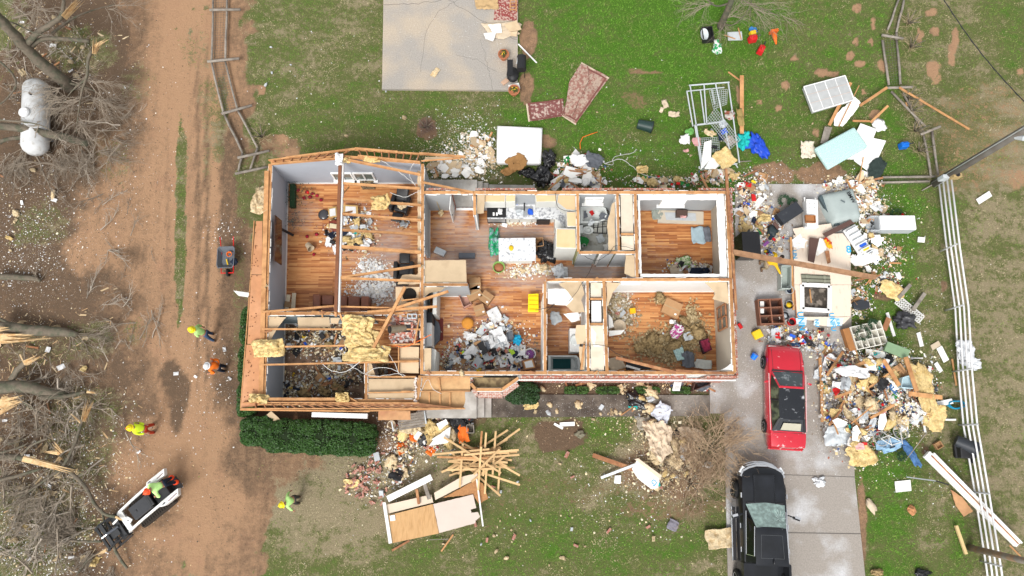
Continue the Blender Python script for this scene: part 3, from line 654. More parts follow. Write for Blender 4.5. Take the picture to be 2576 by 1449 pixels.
mb=MB();mb.beam(P(*RB0),P(*RB1),.14,.26,0);mb.beam(P(*RB0)+Vector((.11,0,-.05)),P(*RB1)+Vector((.11,0,-.05)),.07,.2,1);mb.build('ridge_beam',[mat('dark_beam',(.19,.075,.035),.7,.25,3,.1),WWHT],house,label='dark brown ridge beam with white side running through the living room')
def jst(x0,y0,x1,y1,z0=3.72,z1=3.12,**k):
 member((587+x0*.2604,352.2+y0*.2604,z0),(587+x1*.2604,352.2+y1*.2604,z1),**k)
for a in[(1045,418,1800,470),(1030,570,1815,630),(1025,712,1812,775),(1020,868,1812,912),(1015,1028,1812,1086),(1005,1335,1812,1212),(1005,1332,1805,1364)]:jst(*a,w=.085 if a[1]!=1028 else .13)
jst(1065,185,1805,335,3.8,3.15,w=.09,name='rafter');jst(1010,850,1160,810,3.7,3.3,w=.04,name='brace');jst(1015,715,1150,690,3.7,3.3,w=.04,name='brace');jst(1015,565,1120,450,3.7,3.4,w=.025,name='brace')
for a,b,w_ in[((661,828,3.05),(1057,829,3.05),.07),((686,873,3.05),(1056,866,3.05),.065),((652,918,3.05),(1053,909,3.05),.07),((661,1004,3.1),(848,1004,3.1),.12),((690,800,3.06),(690,800.5,3.06),.04)]:
 member(a,b,w_,.12)
for a,b,w_,nm in[((660,785,3.15),(850,769,3.2),.08,'plate_board'),((850,771,3.2),(1075,777,3.2),.06,'plate_board'),((925,785,3.25),(1100,771,3.3),.09,'rafter'),((975,782,3.35),(1128,733,3.4),.1,'rafter'),((1019,722,3.5),(940,875,3.3),.13,'rafter'),((1010,756,3.3),(1070,750,3.3),.05,'brace'),((905,800,3.1),(985,807,3.1),.07,'brace'),((1055,800,3.1),(1042,866,3.1),.06,'brace'),((928,948,3.04),(1046,948,3.04),.07,'joist'),((926,988,3.04),(1044,986,3.04),.05,'joist'),((1003,872,3.04),(1003,940,3.04),.05,'joist'),((1004,907,3.03),(1054,907,3.03),.05,'joist'),((1055,735,3.04),(1055,785,3.04),.06,'joist'),((843,770,3.3),(845,795,3.0),.1,'post'),((855,788,3.2),(865,815,2.9),.07,'brace'),((1562,589,2.99),(1593,589,2.99),.08,'blocking'),((1485,752,2.99),(1515,752,2.99),.08,'blocking'),((1485,815,2.99),(1517,815,2.99),.08,'blocking'),((1470,864,3.02),(1462,930,3.05),.09,'brace'),((880,1000,3.1),(931,1030,3.1),.05,'brace'),((1010,985,3.1),(1033,985,3.1),.06,'joist'),((1552,490,3.06),(1556,630,3.06),.05,'joist'),((1574,628,3.06),(1602,698,3.06),.0001,'joist')]:
 if w_>.001:member(a,b,w_,.09 if nm!='rafter' else .14,name=nm)
member((1055,386,3.9),(1171,395,3.7),.08,.14,name='rafter');member((1060,405,3.4),(1158,398,3.6),.04,.1,name='rafter')
member((1060,458,3.2),(1190,484,3.1),.08,.1,name='rafter');member((1000,795,3.0),(1055,795,3.0),.08,.09)
member((1194,494,3.06),(1194,540,3.06),.12,.07,name='blocking');member((1549,900,3.05),(1700,937,3.1),.12,.06,LUM2,'rafter');member((1700,932,3.1),(1830,940,3.1),.1,.06,LUM2,'rafter')
member((1826,425,3.4),(1836,560,3.2),.12,.1,LUM2,'rafter');member((1838,560,3.1),(1852,780,3.1),.1,.07,LUM2,'rafter')
def ladder(pa,pb,qa,qb,n,za,zb,name='fly_rafter',w_=.05,h=.16,n0=0):
 A0,B0,A1,B1=P(*pa,za),P(*pb,zb),P(*qa,za),P(*qb,zb)
 mb=MB();mb.beam(A0,B0,w_,h);mb.beam(A1,B1,w_,h);o=mb.build(name,LUM,house)
 for i in range(n0,n):
  t=(i+.5)/n;m2=MB();m2.beam(A0.lerp(B0,t),A1.lerp(B1,t),.04,.12);m2.build('lookout',LUM2,o)
ladder((677,404),(892,375),(684,413),(858,398),9,3.1,3.85)
ladder((892,376),(1064,388),(900,392),(1056,408),9,3.9,3.3)
panel([(680,405),(760,394),(858,386),(858,396),(690,411)],PLY,z=3.06,rag=.3,name='soffit_board')
mb=MB();mb.prism([P(x,y,3.1)[:2] for x,y in[(1070,395),(1150,393),(1120,402),(1068,402)]],3.08,3.1);mb.build('soffit_board',TAND,house)
member((720,396,3.3),(895,374,4.0),.09,.05,name='barge_board');member((893,373,4.0),(1000,382,3.8),.09,.05,name='barge_board')
for pts in([(644,556),(660,556),(659,690),(632,690)],[(632,692),(659,692),(656,865),(622,865)],[(620,867),(655,867),(655,1020),(606,1026)]):
 panel(pts,SHEA,z=3.06,th=.03,name='eave_sheathing',rag=.3)
member((671,430,3.08),(656,1010,3.08),.2,.04,name='sub_fascia');member((640,556,3.0),(632,690,3.0),.04,.1,name='fascia');member((632,690,3.0),(606,1026,3.0),.04,.1,name='fascia')
mb=MB()
for i in range(60):
 t=U(0,1);y=560+460*t;mb.box(P(U(632,655)-18*t,y,3.068),(.03,.05,.012),rz=U(0,3))
mb.build('knots',mat('knot',(.1,.035,.015),.9),house,kind='stuff')
ladder((612,1013),(1055,1014),(606,1028),(1170,1028),22,3.1,3.1,n0=1)
member((650,1018,3.12),(1050,1018,3.12),.05,.05,LUM,'ledger');panel([(612,1014),(1050,1015),(1050,1018),(610,1017)],SHEA,z=3.05,name='soffit_board')
member((605,1031,3.0),(930,1035,3.0),.06,.1,name='fascia');member((870,1035,3.05),(1150,1028,3.05),.05,.1,name='fascia')
panel([(952,1034),(1032,1034),(1033,1056),(951,1057)],PLY,z=2.2,rag=.4,name='soffit_board',lab='plywood sheet hanging below the front eave')
PLY2=mat('porch_plywood',(.50,.31,.15),.8,.25,3,.15,.25,col2=(.4,.22,.1),mix2=(.5,.7),scale2=1.2)
panel([(1053,949),(1183,949),(1183,983),(1053,984)],PLY2,z=2.9,rag=.4,name='porch_ceiling');panel([(1053,986),(1170,985),(1171,1005),(1165,1026),(1052,1028)],PLY2,z=2.9,rag=1,name='porch_ceiling')
for a,b in[((1052,985,2.96),(1183,984,2.96)),((1052,1027,2.96),(1168,1026,2.96)),((1080,987,2.96),(1080,1026,2.96)),((1107,987,2.96),(1107,1026,2.96)),((1132,987,2.96),(1132,1026,2.96)),((1104,950,2.96),(1108,984,2.96)),((1052,947,2.96),(1215,947,2.96)),((1050,950,2.96),(1050,1028,2.96)),((1054,1000,2.95),(1050,1000,2.95))]:member(a,b,.05,.07)
mb=MB();mb.box((0,0,0),(.03,1.35,.03));
for i in range(40):mb.box((U(-.05,.05),U(-.65,.65),U(0,.04)),(U(.04,.1),U(.04,.09),.04),rz=U(0,3))
mb.xf(Matrix.Translation(P(1045,985,3.02)));mb.build('broken_plaster',mat('plaster_edge',(.6,.52,.47),.9,.25,9),house)
bay=[(1184,965),(1197,980),(1263,980),(1304,951)]
mb=MB();k=MB();bk=MB()
for i in range(3):
 a,b=P(*bay[i],2.9),P(*bay[i+1],2.9);mb.beam(a,b,.13,.05)
 lo=lambda p,z:Vector((p.x,p.y,z))
 for z,th,kk in((1.45,.10,k),):kk.add([lo(a,.4),lo(b,.4),lo(b,2.86),lo(a,2.86),lo(a,.4)+Vector((0,.08,0)),lo(b,.4)+Vector((0,.08,0)),lo(b,2.86)+Vector((0,.08,0)),lo(a,2.86)+Vector((0,.08,0))],[(0,1,2,3),(7,6,5,4),(3,2,6,7),(0,4,5,1),(0,3,7,4),(1,5,6,2)])
 c=Vector((0,-.12,0));bk.beam(lo(a,.55)+c,lo(b,.55)+c,.22,1.1)
o=k.build('bay_wall',WWHT,house,label='white bay window wall over brick skirt');mb.build('top_plate',LUM,o);bk.build('brick_skirt',BRKH,o)
mb=MB();mb.prism([P(x,y,2.6)[:2] for x,y in[(1188,950),(1296,950),(1262,976),(1198,976)]],2.2,2.6);mb.build('bay_ceiling',mat('batt_brown',(.34,.25,.13),.95,.35,8,.6,col2=(.16,.11,.06),mix2=(.45,.6),scale2=4),house)
CST=mat('porch_concrete',(.33,.31,.28),.85,.2,4,.3,.2,col2=(.45,.43,.4),mix2=(.45,.65),scale2=1.5,objvar=0)
def slab(name,pts,z0,z1,m=CST,lab=None):
 mb=MB();mb.prism([P(x,y,z1)[:2] for x,y in pts],z0,z1);return mb.build(name,m,house,label=lab)
slab('porch_slab',[(1050,985),(1199,985),(1199,1052),(1050,1052)],0,.55)
slab('step',[(1199.5,994),(1218,994),(1218,1050),(1199.5,1050)],0,.38);slab('step',[(1218.5,994),(1236,994),(1236,1050),(1218.5,1050)],0,.2)
slab('stoop',[(1069,452),(1200,452),(1200,530),(1069,530)],0,.5);slab('step',[(1200.5,456),(1214,456),(1214,520),(1200.5,520)],0,.35);slab('step',[(1214.5,460),(1229,460),(1229,520),(1214.5,520)],0,.18)
slab('stoop',[(1230,464),(1345,466),(1345,474),(1230,474)],0,.1)
TIL=mat('bath_tile',(.50,.50,.46),.5,.15,3,0,.4,col2=(.3,.29,.24),mix2=(.5,.62),scale2=3)
mb=MB();mb.prism([P(x,y,ZT)[:2] for x,y in[(1457,489),(1550,489),(1553,632),(1459,632)]],ZF,ZF+.006);mb.build('tile_floor',TIL,house)
mb=MB();mb.prism([P(x,y,ZF)[:2] for x,y in[(712,800),(930,800),(915,1000),(706,1004)]],ZF,ZF+.008)
mb.build('stained_floor',mat('soiled_floor',(.30,.19,.13),.9,.45,6,.5,.2,col2=(.13,.085,.06),mix2=(.4,.6),scale2=3),house)
CAB=mat('white_cable',(.62,.62,.6),.5,.05,3);CABK=mat('black_cable',(.02,.02,.02),.5,.1,3)
def cable(pts,r=.012,m=CAB,name='cable',parent=house,n=6,wob=.06):
 q=[]
 W=[P(*p) for p in pts]
 for i in range(len(W)-1):
  p0=W[max(i-1,0)];p1=W[i];p2=W[i+1];p3=W[min(i+2,len(W)-1)]
  for j in range(n):
   t=j/n;q.append(.5*((2*p1)+(p2-p0)*t+(2*p0-5*p1+4*p2-p3)*t*t+(3*p1-p0-3*p2+p3)*t**3)+Vector((U(-wob,wob),U(-wob,wob),U(-wob,wob)))*.3)
 q.append(W[-1]);mb=MB();mb.tube(q,r,5);return mb.build(name,m,parent,smooth=True) if parent else mb
cable([(957,402,3.6),(1000,430,3.3),(1045,465,3.2)]);cable([(1045,402,3.3),(1030,440,3.0),(1055,480,3)]);cable([(980,485,3.4),(1020,495,3.2),(1055,480,3.1)]);cable([(900,548,3.2),(940,525,3.3),(985,512,3.2),(1040,520,3.1)])
cable([(808,910,3.1),(830,930,3.0),(870,935,3.1),(915,900,3.2),(950,860,3.3)],.015);cable([(812,915,3),(870,915,3.1),(930,945,3.1),(1000,940,3.1),(1020,945,3.1)],.012);cable([(920,940,3.1),(950,925,3.1),(990,930,3.1),(1015,948,3.1)],.012);cable([(960,870,3.3),(985,900,3.1),(1005,940,3.1)],.012)
cable([(1470,645,3.1),(1500,655,3.1),(1530,640,3.1),(1550,618,3.1),(1600,628,3.1)],.012,CABK);cable([(1500,650,3.1),(1490,670,2.6),(1460,720,3.1),(1430,760,3.1)],.01,CABK);cable([(1398,485,3.1),(1403,520,3),(1430,532,3),(1452,530,3)],.012,CABK)
cable([(1345,780,3.1),(1375,775,3.1),(1395,765,3.1),(1372,785,3.1)],.012,CABK);cable([(1468,868,3.1),(1520,870,3.1),(1548,888,3.1),(1580,900,3.1)],.012,CABK);cable([(1052,1004,3.0),(1075,955,3),(1090,980,3),(1110,990,3)],.01)
def paint_mat(name,col,rough=.25,coat=.8,dust=None,dmix=(.56,.68),dscale=2.5,dcol=(.75,.72,.7)):
 return mat(name,col,rough,.05,2,0,.5,col2=dcol if dust else None,mix2=dmix,scale2=dscale,coat=coat,objvar=0)
TYR=mat('tyre_rubber',(.02,.02,.02),.85,.2,20,.3,.2);RIM=mat('rim_metal',(.55,.56,.58),.3,.05,5,0,.5,metal=.9)
CHR=mat('chrome',(.75,.76,.78),.15,.03,5,0,.5,metal=.9);BLKP=mat('black_plastic',(.018,.018,.02),.5,.15,8,.05,.4)
def loft(stations,sec,mb,k=0):
 "stations: list of point rings (same length) -> skin with end caps"
 n=len(stations[0]);vs=[p for r in stations for p in r];m=len(stations)
 fs=[(i*n+j,(i+1)*n+j,(i+1)*n+(j+1)%n,i*n+(j+1)%n) for i in range(m-1) for j in range(n)]
 fs+=[list(range(n)),list(range((m-1)*n,m*n))[::-1]]
 return mb.add(vs,fs,k)
def wheel(root,x,y,r,wd,side,spokes=5):
 M=Matrix.Translation((x,y,r))@Matrix.Rotation(PI/2*side,4,'Y')
 t=MB();t.lathe([(r*.6,-wd/2),(r*.93,-wd/2),(r,-wd*.36),(r,wd*.36),(r*.93,wd/2),(r*.62,wd/2)],22,M=M)
 for v in t.v:pass
 t.v=[v for v in t.v]
 w=MB();w.lathe([(r*.6,-wd/2),(r*.93,-wd/2),(r,-wd*.36),(r,wd*.36),(r*.93,wd/2),(r*.62,wd/2)],22);w.xf(M)
 wo=w.build('wheel',TYR,root,smooth=True,local=True,auto=35)
 q=MB();q.lathe([(.02,wd*.40),(r*.14,wd*.46),(r*.15,wd*.38),(r*.2,wd*.36)],16)
 for i in range(spokes):
  a=2*PI*i/spokes;q.beam((r*.12*math.cos(a),r*.12*math.sin(a),wd*.4),(r*.6*math.cos(a),r*.6*math.sin(a),wd*.47),r*.15,.02)
 q.lathe([(r*.58,wd*.30),(r*.66,wd*.52),(r*.62,wd*.53),(r*.55,wd*.4)],22);q.xf(M);q.build('rim',RIM,wo,local=True,smooth=True,auto=30)
def lower_body(prof,belt,mb,z0=.22):
 "prof: (y, halfwidth, ztop, zlow)"
 st=[]
 for y,w,zt,zl in prof:
  zm=zl+(zt-zl)*.5;crown=.035
  ring=[(-w*.9,zl),(-w,zl+.12),(-w*1.0,zm),(-w*.985,zm+(zt-zm)*.6),(-w*.93,zt-.03),(-w*.84,zt),(-w*.4,zt+crown),(0,zt+crown*1.3),(w*.4,zt+crown),(w*.84,zt),(w*.93,zt-.03),(w*.985,zm+(zt-zm)*.6),(w,zm),(w,zl+.12),(w*.9,zl)]
  st.append([Vector((a,y,b)) for a,b in ring])
 loft(st,None,mb)
def car_red():
 t=thing('parked_car','red sedan with dusty black roof parked on the drive','car',P(1977,1001,0)+Vector((-.28,.02,0)),R(-3.6))
 RED=paint_mat('red_paint',(.50,.006,.022),.22,1,True,(.64,.74),3.2,(.8,.55,.55));DG=mat('dusty_dark_glass',(.012,.014,.018),.12,.1,4,0,.6,col2=(.5,.52,.55),mix2=(.60,.72),scale2=3.0,objvar=0)
 GL=mat('windshield_glass',(.045,.06,.065),.08,.15,4,0,.6,col2=(.35,.38,.4),mix2=(.55,.8),scale2=4,objvar=0)
 L=4.75;Y=lambda s:L/2-s
 b=MB();lower_body([(Y(0),.70,.60,.3),(Y(.06),.79,.68,.24),(Y(.3),.84,.80,.2),(Y(.8),.87,.88,.2),(Y(1.3),.88,.93,.2),(Y(2),.89,.93,.18),(Y(3),.89,.94,.18),(Y(3.9),.88,.95,.2),(Y(4.4),.86,.94,.22),(Y(4.68),.83,.90,.25),(Y(4.75),.78,.72,.3)],.9,b)
 body=b.build('body',RED,t,smooth=True,local=True,auto=38)
 g=MB();zb,zr=.95,1.36
 B={'fl':(-.74,Y(1.28),zb),'fr':(.74,Y(1.28),zb),'rl':(-.74,Y(3.98),zb),'rr':(.74,Y(3.98),zb),'ml':(-.80,Y(1.9),zb),'mr':(.80,Y(1.9),zb),'nl':(-.79,Y(3.5),zb),'nr':(.79,Y(3.5),zb)}
 Rf={'fl':(-.55,Y(1.98),zr),'fr':(.55,Y(1.98),zr),'rl':(-.56,Y(3.42),zr),'rr':(.56,Y(3.42),zr)}
 ws=MB();ws.add([B['fl'],B['fr'],Rf['fr'],Rf['fl'],(0,Y(1.2),zb),(0,Y(1.94),zr+.02)],[(0,4,5,3),(4,1,2,5)]);ws.build('windshield',GL,t,local=True,smooth=True)
 rw=MB();rw.add([B['rl'],Rf['rl'],Rf['rr'],B['rr'],(0,Y(4.04),zb),(0,Y(3.45),zr+.02)],[(0,4,5,1),(4,3,2,5)]);rw.build('rear_window',DG,t,local=True,smooth=True)
 sh=MB();sh.add([(-.42,Y(3.93),zb+.115),(.5,Y(3.93),zb+.115),(.44,Y(3.62),1.305),(-.36,Y(3.62),1.305)],[(0,1,2,3)]);sh.build('parcel_shelf_reflection' if 0 else 'parcel_shelf',mat('beige_shelf',(.42,.40,.31),.4,.1,4),t,local=True)
 for s,a,c in((-1,'fl','rl'),(1,'fr','rr')):
  m_='ml' if s<0 else 'mr';n_='nl' if s<0 else 'nr'
  q=MB();q.add([B[a],B[m_],B[n_],B[c],Rf[c],Rf[a]],[(0,1,2,3,4,5) if s<0 else(5,4,3,2,1,0)]);q.build('side_window',mat('side_glass',(.025,.03,.022),.1,.2,4,0,.6,col2=(.10,.12,.07),mix2=(.45,.6),scale2=3),t,local=True)
  q=MB();q.beam(Vector(B[a])+Vector((0,0,.01)),Vector(Rf[a])+Vector((0,0,.015)),.07,.04);q.build('pillar',RED,t,local=True)
  q=MB();q.beam(Vector(B[c])+Vector((0,0,.01)),Vector(Rf[c])+Vector((0,0,.015)),.09,.04);q.build('pillar',BLKP,t,local=True)
  q=MB();q.beam((s*.80,Y(2.55),zb),(s*.57,Y(2.6),zr),.06,.03);q.build('pillar',BLKP,t,local=True)
  q=MB();q.beam((s*.86,Y(1.35),zb-.01),(s*.83,Y(3.95),zb+.005),.03,.02);q.build('window_trim',mat('pink_trim',(.7,.45,.45),.4),t,local=True)
  q=MB();q.box((s*1.0,Y(1.75),.98),(.2,.09,.12),rz=s*-.35);q.build('wing_mirror',RED,t,local=True,bevel=.02)
  q=MB();q.box((s*.55,Y(.03),.58),(.36,.06,.12));q.build('headlight',mat('lamp_glass',(.6,.6,.58),.15,0,3,0,.6),t,local=True)
  q=MB();q.box((s*.55,Y(4.745),.68),(.4,.05,.14));q.build('taillight',mat('tail_glass',(.3,.01,.01),.2,0,3,0,.6),t,local=True)
  for yy in(.78,3.78):wheel(t,s*.83,Y(yy),.32,.2,s,7)
 r=MB();nx_,ny_=6,8;g_=[]
 for j in range(ny_+1):
  for i in range(nx_+1):
   u=i/nx_*2-1;v=j/ny_;x=u*(.56+.03*math.sin(v*PI));y=Y(2.04)+(Y(3.44)-Y(2.04))*v;g_.append((x,y,zr+.045*(1-u*u)*(.6+.4*math.sin(v*PI))+.012))
 r.add(g_,[(j*7+i,(j+1)*7+i,(j+1)*7+i+1,j*7+i+1) for j in range(ny_) for i in range(nx_)]);r.build('roof',DG,t,local=True,smooth=True)
 h=MB();h.beam((-.58,Y(1.99),zr+.025),(.58,Y(1.99),zr+.025),.1,.05);h.build('roof_header',RED,t,local=True,bevel=.015)
 for x in(-.76,.76):
  c=MB();c.beam((x*.86,Y(1.25),.955),(x*.88,Y(.2),.80),.012,.012);c.build('hood_seam',BLKP,t,local=True)
 c=MB();c.beam((-.72,Y(4.05),.985),(.72,Y(4.05),.985),.012,.01);c.build('trunk_seam',BLKP,t,local=True)
 c=MB();c.beam((-.72,Y(1.2),.965),(.72,Y(1.2),.965),.07,.03);c.build('wiper_cowl',BLKP,t,local=True)
 c=MB();c.box((0,Y(4.78),.45),(1.6,.1,.2));c.build('rear_bumper',RED,t,local=True,bevel=.03)
 c=MB();c.box((0,Y(-.01),.42),(1.5,.1,.2));c.build('front_bumper',RED,t,local=True,bevel=.03)
 c=MB();c.box((.05,Y(4.3),.99),(.22,.09,.01));c.build('trunk_emblem',RED,t,local=True)
car_red()
def truck():
 pf,pr=P(1927,1179,1.15),P(1944,1439,1.9)
 t=thing('pickup_truck','black crew cab pickup with chrome grille and smashed windshield','pickup truck',(0,0,0),R(0))
 L=6.0;Y=lambda s:-s
 f=P(1924,1177,1.1);h=P(1950,1375,1.98);hd=math.atan2(-(h.x-f.x),-(h.y-f.y))*-1
 rz=math.atan2(h.x-f.x,f.y-h.y)
 t.location=(f.x-.12,f.y+.05,0);t.scale=(1.03,1.05,1.0);t.rotation_euler=(0,0,rz);WM[t]=Matrix.Translation(t.location)@Matrix.Rotation(rz,4,'Z')
 BK=mat('black_paint',(.006,.007,.009),.3,.1,3,0,.35,coat=.25,col2=(.013,.015,.02),mix2=(.4,.7),scale2=1.2,objvar=0)
 SG=mat('tinted_glass',(.006,.007,.007),.06,.1,3,0,.6)
 b=MB();lower_body([(Y(.02),.72,1.02,.5),(Y(.1),.86,1.10,.42),(Y(.35),.96,1.17,.4),(Y(.9),1.0,1.22,.4),(Y(1.6),1.01,1.27,.4),(Y(2.4),1.01,1.28,.4),(Y(3.9),1.01,1.28,.4)],1.2,b);b.build('body',BK,t,smooth=True,local=True,auto=38)
 hb=MB();hb.box((0,Y(.95),1.278),(.95,1.3,.04),rx=-.045,taper=.12);hb.build('hood_bulge',BK,t,local=True,bevel=.02)
 for x in(-.42,.42):c=MB();c.beam((x,Y(.35),1.262),(x*1.08,Y(1.58),1.325),.05,.03);c.build('hood_crease',BK,t,local=True,bevel=.01)
 bd=MB()
 for x in(-.96,.96):bd.box((x,Y(4.95),.85),(.1,2.08,.95))
 bd.box((0,Y(3.96),.85),(1.82,.08,.9));bd.box((0,Y(5.95),.85),(1.82,.08,.95));bd.box((0,Y(4.95),.6),(1.82,1.9,.08));bd.build('truck_bed',BK,t,local=True)
 zb,zr=1.32,1.93
 C4=lambda w,y,z:[(-w,y,z),(w,y,z)]
 fl,fr=C4(.84,Y(1.55),zb);rl,rr=C4(.90,Y(3.88),zb);Fl,Fr=C4(.62,Y(2.42),zr);Rl,Rr=C4(.68,Y(3.8),zr)
 WSG=mat('shattered_glass',(.20,.27,.25),.18,.25,7,.5,.6,col2=(.36,.50,.46),mix2=(.42,.72),scale2=6,objvar=0,bscale=40)
 n=8;g=[]
 for j in range(n+1):
  for i in range(n+1):
   v=j/n;u=i/n;a=Vector(fl).lerp(Vector(fr),u);c=Vector(Fl).lerp(Vector(Fr),u);q=a.lerp(c,v)
   bow=.09*(1-(2*u-1)**2);q.y+=bow*(1-v*.5);dent=max(0,1-math.hypot((u-.76)*3.2,(v-.5)*2.6));q.z-=.10*dent;g.append(q)
 ws=MB();ws.add(g,[(j*(n+1)+i,j*(n+1)+i+1,(j+1)*(n+1)+i+1,(j+1)*(n+1)+i) for j in range(n) for i in range(n)]);wo=ws.build('windshield',WSG,t,local=True,smooth=True,label='shattered green tinted windshield with a hole on one side')
 hl=MB();hl.add([(.42,Y(2.1),1.645),(.62,Y(1.92),1.53),(.66,Y(2.05),1.61),(.6,Y(2.2),1.71),(.45,Y(2.16),1.70)],[(0,1,2,3,4)]);hl.build('hole',mat('void_shade',(.01,.01,.01)),wo,local=True)  # near-black patch laid on the glass, painting the shade of the cab behind
 cg=MB()
 for a in range(11):
  an=a*.57;c0=Vector((.5,Y(2.05),1.66));r0,r1=.08,U(.2,.42)
  cg.beam(c0+Vector((math.cos(an)*r0,math.sin(an)*r0,math.sin(an)*-r0*.68)),c0+Vector((math.cos(an)*r1*.6,math.sin(an)*r1,math.sin(an)*-r1*.66+.01)),.008,.004)
 cg.build('cracks',mat('glass_crack',(.7,.85,.8),.4),wo,local=True)
 for s,a,c,A2,C2 in((-1,fl,rl,Fl,Rl),(1,fr,rr,Fr,Rr)):
  q=MB();q.add([a,c,C2,A2],[(0,1,2,3) if s<0 else(3,2,1,0)]);q.build('cab_side',BK,t,local=True)
  q=MB();ap=Vector(a).lerp(Vector(c),.18);aq=Vector(A2).lerp(Vector(a),.13)
  out=Vector((s*.012,0,.004));p0=Vector(a).lerp(Vector(c),.10);p1=Vector(a).lerp(Vector(c),.86);p2=Vector(A2).lerp(Vector(C2),.82);p3=Vector(A2).lerp(Vector(C2),.03)
  p2=p2.lerp(p1,.12);p3=p3.lerp(p0,.12);p0=p0.lerp(p3,.06);p1=p1.lerp(p2,.06)
  q.add([p+out for p in(p0,p1,p2,p3)],[(0,1,2,3) if s<0 else(3,2,1,0)]);wo2=q.build('side_window',SG,t,local=True)
  q=MB()
  for u,v in((p0,p1),(p1,p2),(p2,p3)):q.beam(u+out*1.6,v+out*1.6,.028,.014)
  q.build('window_trim',CHR,wo2,local=True)
  q=MB();q.beam((s*.97,Y(1.95),1.26),(s*1.25,Y(2.05),1.32),.07,.05);q.box((s*1.32,Y(2.07),1.32),(.26,.12,.2),rz=s*-.3);mo=q.build('wing_mirror',BK,t,local=True,bevel=.015)
  q=MB();q.box((s*1.34,Y(2.02),1.43),(.24,.1,.02),rz=s*-.3);q.build('mirror_cap',CHR,mo,local=True)
  q=MB();q.box((s*1.13,Y(2.85),.46),(.17,2.2,.05));ro=q.build('running_board',BLKP,t,local=True)
  q=MB();q.beam((s*1.22,Y(1.75),.49),(s*1.22,Y(3.95),.49),.045,.045);q.build('board_trim',CHR,ro,local=True)
  q=MB();q.box((s*.99,Y(1.2),1.19),(.05,.2,.07));q.build('fender_badge',CHR,t,local=True)
  q=MB();q.box((s*.83,Y(.17),.98),(.22,.3,.16),rz=s*.55);q.build('headlight',mat('truck_lamp',(.75,.78,.8),.1,0,3,0,.6),t,local=True,bevel=.02)
  for yy in(1.0,4.7):wheel(t,s*.98,Y(yy),.42,.27,s,6)
  for yy in(2.35,3.3):q=MB();q.beam((s*1.03,Y(yy),1.12),(s*1.03,Y(yy+.2),1.12),.03,.03);q.build('door_handle',CHR,t,local=True)
 for z,y0,dz in((1.10,.03,.05),(.92,-.04,.06),(.66,-.1,.09)):
  q=MB();pts=[(-.95,Y(.42),z),(-.86,Y(.2),z),(-.6,Y(.02)-y0,z),(-.25,Y(-.08)-y0,z),(.25,Y(-.08)-y0,z),(.6,Y(.02)-y0,z),(.86,Y(.2),z),(.95,Y(.42),z)]
  for i in range(7):q.beam(pts[i],pts[i+1],.075,dz)
  q.build('grille_bar',CHR,t,local=True)
 q=MB();q.box((0,Y(.08),.85),(1.3,.1,.4));q.build('grille',BLKP,t,local=True)
 n=8;g=[]
 for j in range(n+1):
  for i in range(n+1):
   u=i/n*2-1;v=j/n;g.append((u*(.64+.05*v),Y(2.38)+(Y(3.86)-Y(2.38))*v,zr+.04*(1-u**4)+.012-.05*max(0,1-v*7)))
 r=MB();r.add(g,[(j*(n+1)+i,(j+1)*(n+1)+i,(j+1)*(n+1)+i+1,j*(n+1)+i+1) for j in range(n) for i in range(n)]);r.build('roof',BK,t,local=True,smooth=True)
 q=MB();pts=[(-.44,Y(2.7),zr+.056),(.44,Y(2.7),zr+.056),(.48,Y(3.6),zr+.056),(-.48,Y(3.6),zr+.056)]
 for i in range(4):q.beam(pts[i],pts[(i+1)%4],.014,.008)
 q.build('roof_seam',mat('seam_grey',(.06,.065,.07),.5),t,local=True)
 q=MB();q.add([(-.87,Y(3.9),zb),(.87,Y(3.9),zb),Rr,Rl],[(0,1,2,3)]);q.build('rear_window',SG,t,local=True)
 q=MB();q.blob((.04,Y(3.72),zr+.09),(.04,.12,.05),0,sub=2);q.build('antenna_fin',BK,t,local=True,smooth=True)
 q=MB();q.beam((-.78,Y(1.52),1.315),(.78,Y(1.52),1.315),.1,.03);q.build('wiper_cowl',BLKP,t,local=True)
truck()
